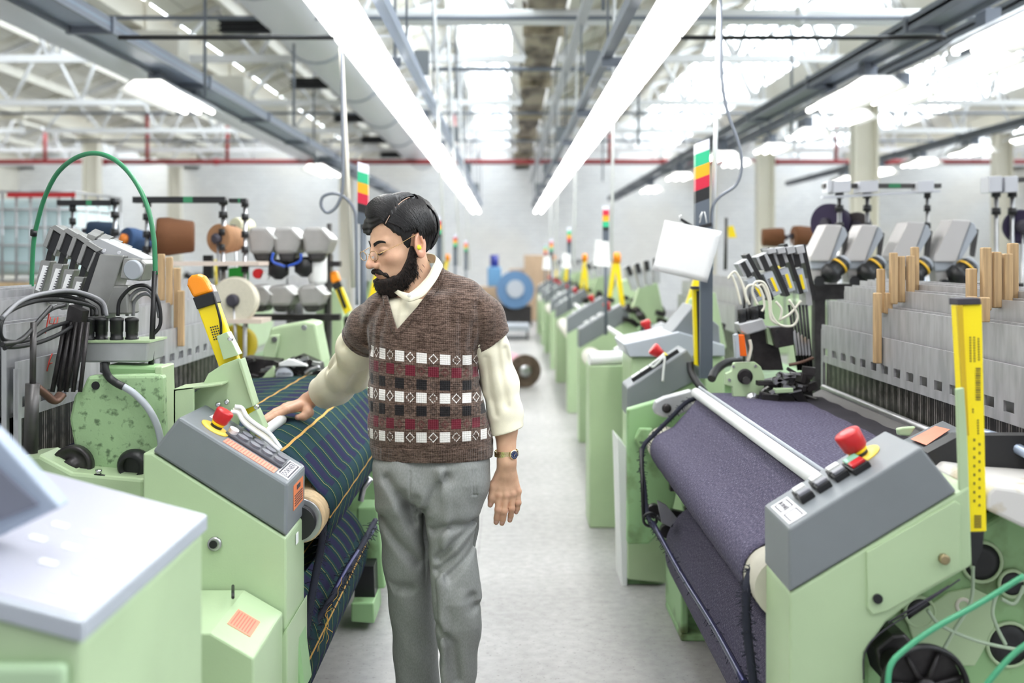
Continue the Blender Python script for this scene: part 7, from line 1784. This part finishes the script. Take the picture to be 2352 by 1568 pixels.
LB = tab([(1025, 872, 1000), (1060, 866, 995), (1100, 864, 990), (1150, 867, 985), (1200, 871, 988), (1270, 878, 990), (1330, 885, 992), (1400, 896, 998), (1500, 904, 1006), (1568, 908, 1010), (1650, 912, 1008), (1700, 905, 1012)],
         [0.0, 0.0, 0.0, 0.01, 0.03, 0.055, 0.08, 0.11, 0.15, 0.17, 0.18, 0.18], [0.100, 0.112, 0.117, 0.112, 0.10, 0.09, 0.085, 0.08, 0.075, 0.072, 0.072, 0.085])
HP = tab([(1025, 874, 1114), (1062, 864, 1122), (1120, 865, 1117), (1150, 868, 1106)], [0.0]*4, [0.100, 0.114, 0.12, 0.115])
def trou_sdf(p):
    a = loft(p, *LA, n=2.1); b_ = loft(p, *LB, n=2.1)
    hp = loft(p, *HP, n=2.3); hp = smax(hp, zz(1165)-p[:, 2], 0.03)
    lz = np.clip((zz(1180)-p[:, 2])/0.3, 0, 1)
    d = np.minimum(smax(a, -(b_+0.02+1*(1-lz)), 0.001) if False else a, b_); d = smin(a, b_, 0.012); d = smin(d, hp, 0.03)
    # pressed creases down the front of each leg
    ca = segdist(p, [W(1012, 1085, -0.12), W(1030, 1200, -0.11), W(1012, 1330, -0.12), W(1018, 1450, -0.12), W(1022, 1568, -0.07), W(1030, 1720, -0.07)]); d = smin(d, ca-0.012, 0.02)
    f = [((1000, 1200), (1040, 1188), (1085, 1192)), ((1012, 1262), (1050, 1225), (1092, 1190)), ((1010, 1290), (1060, 1252), (1096, 1212)), ((1035, 1300), (1075, 1262), (1096, 1235))]
    d = crease(d, p, f, 0.014, 0.013)
    d = crease(d, p, [((961, 1130), (958, 1163), (985, 1150), (1005, 1110), (1030, 1080)), ((898, 1085), (925, 1125), (945, 1150)), ((935, 1150), (955, 1200), (978, 1240)), ((880, 1185), (910, 1230), (960, 1290)), ((930, 1120), (950, 1190)), ((890, 1352), (925, 1350), (940, 1352)), ((905, 1440), (950, 1490), (1000, 1500)), ((930, 1497), (970, 1505), (1000, 1490)), ((1012, 1415), (1045, 1450), (1052, 1540)), ((1085, 1350), (1090, 1372))], 0.015, 0.016)
    d = crease(d, p, [((950, 1065), (949, 1110), (957, 1150), (960, 1163))], 0.004, 0.0035)
    d = crease(d, p, [((1086, 1066), (1090, 1120)), ((1092, 1066), (1096, 1121)), ((1086, 1120), (1096, 1121))], 0.003, 0.0028)
    d = crease(d, p, [((972, 1180), (978, 1230), (982, 1290), (988, 1370), (998, 1470), (1008, 1568), (1010, 1700))], 0.018, 0.010)
    d = d+0.003*np.sin(p[:, 2]*42+p[:, 0]*35)*np.sin(p[:, 0]*31+1.0)
    d = np.maximum(d, p[:, 2]-zz(1030)); d = np.maximum(d, 0.035-p[:, 2])
    return d
implicit('trousers', trou_sdf, (xx(845), YM-0.17, 0.02), (xx(1140), YM+0.32, zz(1020)), 0.0035, m_trou, man)
# shoes
m_shoe = mat('black_leather', (0.02, 0.018, 0.018), 0.35)
for (c0, yw) in ((W(1048, 1700, 0.01), 0.12), (W(948, 1660, 0.18), -0.35)):
    d_ = A3(math.sin(-yw)*1, -math.cos(yw), 0); o = A3(c0[0], c0[1], 0)
    def shoe(p, o=o, d_=d_):
        d = chain(p, [o-d_*0.05+A3(0, 0, 0.05), o+d_*0.08+A3(0, 0, 0.042), o+d_*0.17+A3(0, 0, 0.034)], [0.042, 0.042, 0.032], 0.03)
        d = smin(d, cone_(p, o-d_*0.02+A3(0, 0, 0.05), o+A3(0, 0, 0.11), 0.042, 0.045), 0.02)
        return np.maximum(smax(d, 0.0-p[:, 2], 0.004), p[:, 2]-0.12)
    implicit('shoe', shoe, o-A3(0.3, 0.3, 0.01), o+A3(0.3, 0.3, 0.15), 0.005, m_shoe, man)
# ---- wristwatch
m_gw = mat('pale_gold', (0.86, 0.74, 0.42), 0.22, metal=1.0)
WC = W(1163, 1040, 0.0); wt = (W(1164, 1062, 0)-W(1162, 1010, 0)); wt = Vector(wt).normalized(); rx = Vector((1, 0, 0)); rx = (rx-wt*rx.dot(wt)).normalized(); ry = wt.cross(rx)
def band_pt(a, w_, r=1.0): return Vector(WC)+rx*math.cos(a)*0.0355*r+ry*math.sin(a)*0.0350*r+wt*w_
g = G()
for k in range(44):
    a0, a1 = 2*math.pi*k/44, 2*math.pi*(k+0.86)/44
    for j in range(5):
        w0, w1 = -0.009+0.0036*j, -0.009+0.0036*(j+0.85); sh = 0.35*(w0)/0.0034*0.14
        q = [band_pt(a+sh, w_, rr) for rr in (0.99, 1.05) for a, w_ in ((a0, w0), (a1, w0), (a1, w1), (a0, w1))]
        g.add(q, [(0, 1, 2, 3), (4, 5, 6, 7), (0, 1, 5, 4), (1, 2, 6, 5), (2, 3, 7, 6), (3, 0, 4, 7)])
wb = g.build('wristwatch', m_gw, man)
fa = math.atan2(-math.sin(0.95), math.cos(0.95))
best = min([2*math.pi*i/360 for i in range(360)], key=lambda a: (band_pt(a, 0)-Vector(W(1178, 1038, -0.03))).length)
fc = band_pt(best, 0, 1.02); fn = (fc-Vector(WC)).normalized()
G().lathe([(0.0135, 0), (0.0150, 0.003), (0.0145, 0.006), (0.0125, 0.0075)], fc, fn, 28).build('case', m_gw, wb)
G().lathe([(0.0122, 0.0074), (0.0118, 0.0079)], fc, fn, 28).build('dial', mat('dark_dial', (0.03, 0.05, 0.12), 0.15), wb)
g = G(); e1 = wt; e2 = fn.cross(wt)
for k in range(12): a = k*math.pi/6; c0 = fc+fn*0.0082+(e1*math.cos(a)+e2*math.sin(a))*0.0095; g.box(c0, (0.0014, 0.0008, 0.0014))
g.tube([fc+fn*0.0083, fc+fn*0.0083+e1*0.007], 0.0005, 4).tube([fc+fn*0.0085, fc+fn*0.0085+e2*0.006-e1*0.003], 0.0005, 4); g.build('hands_and_marks', m_gw, wb)
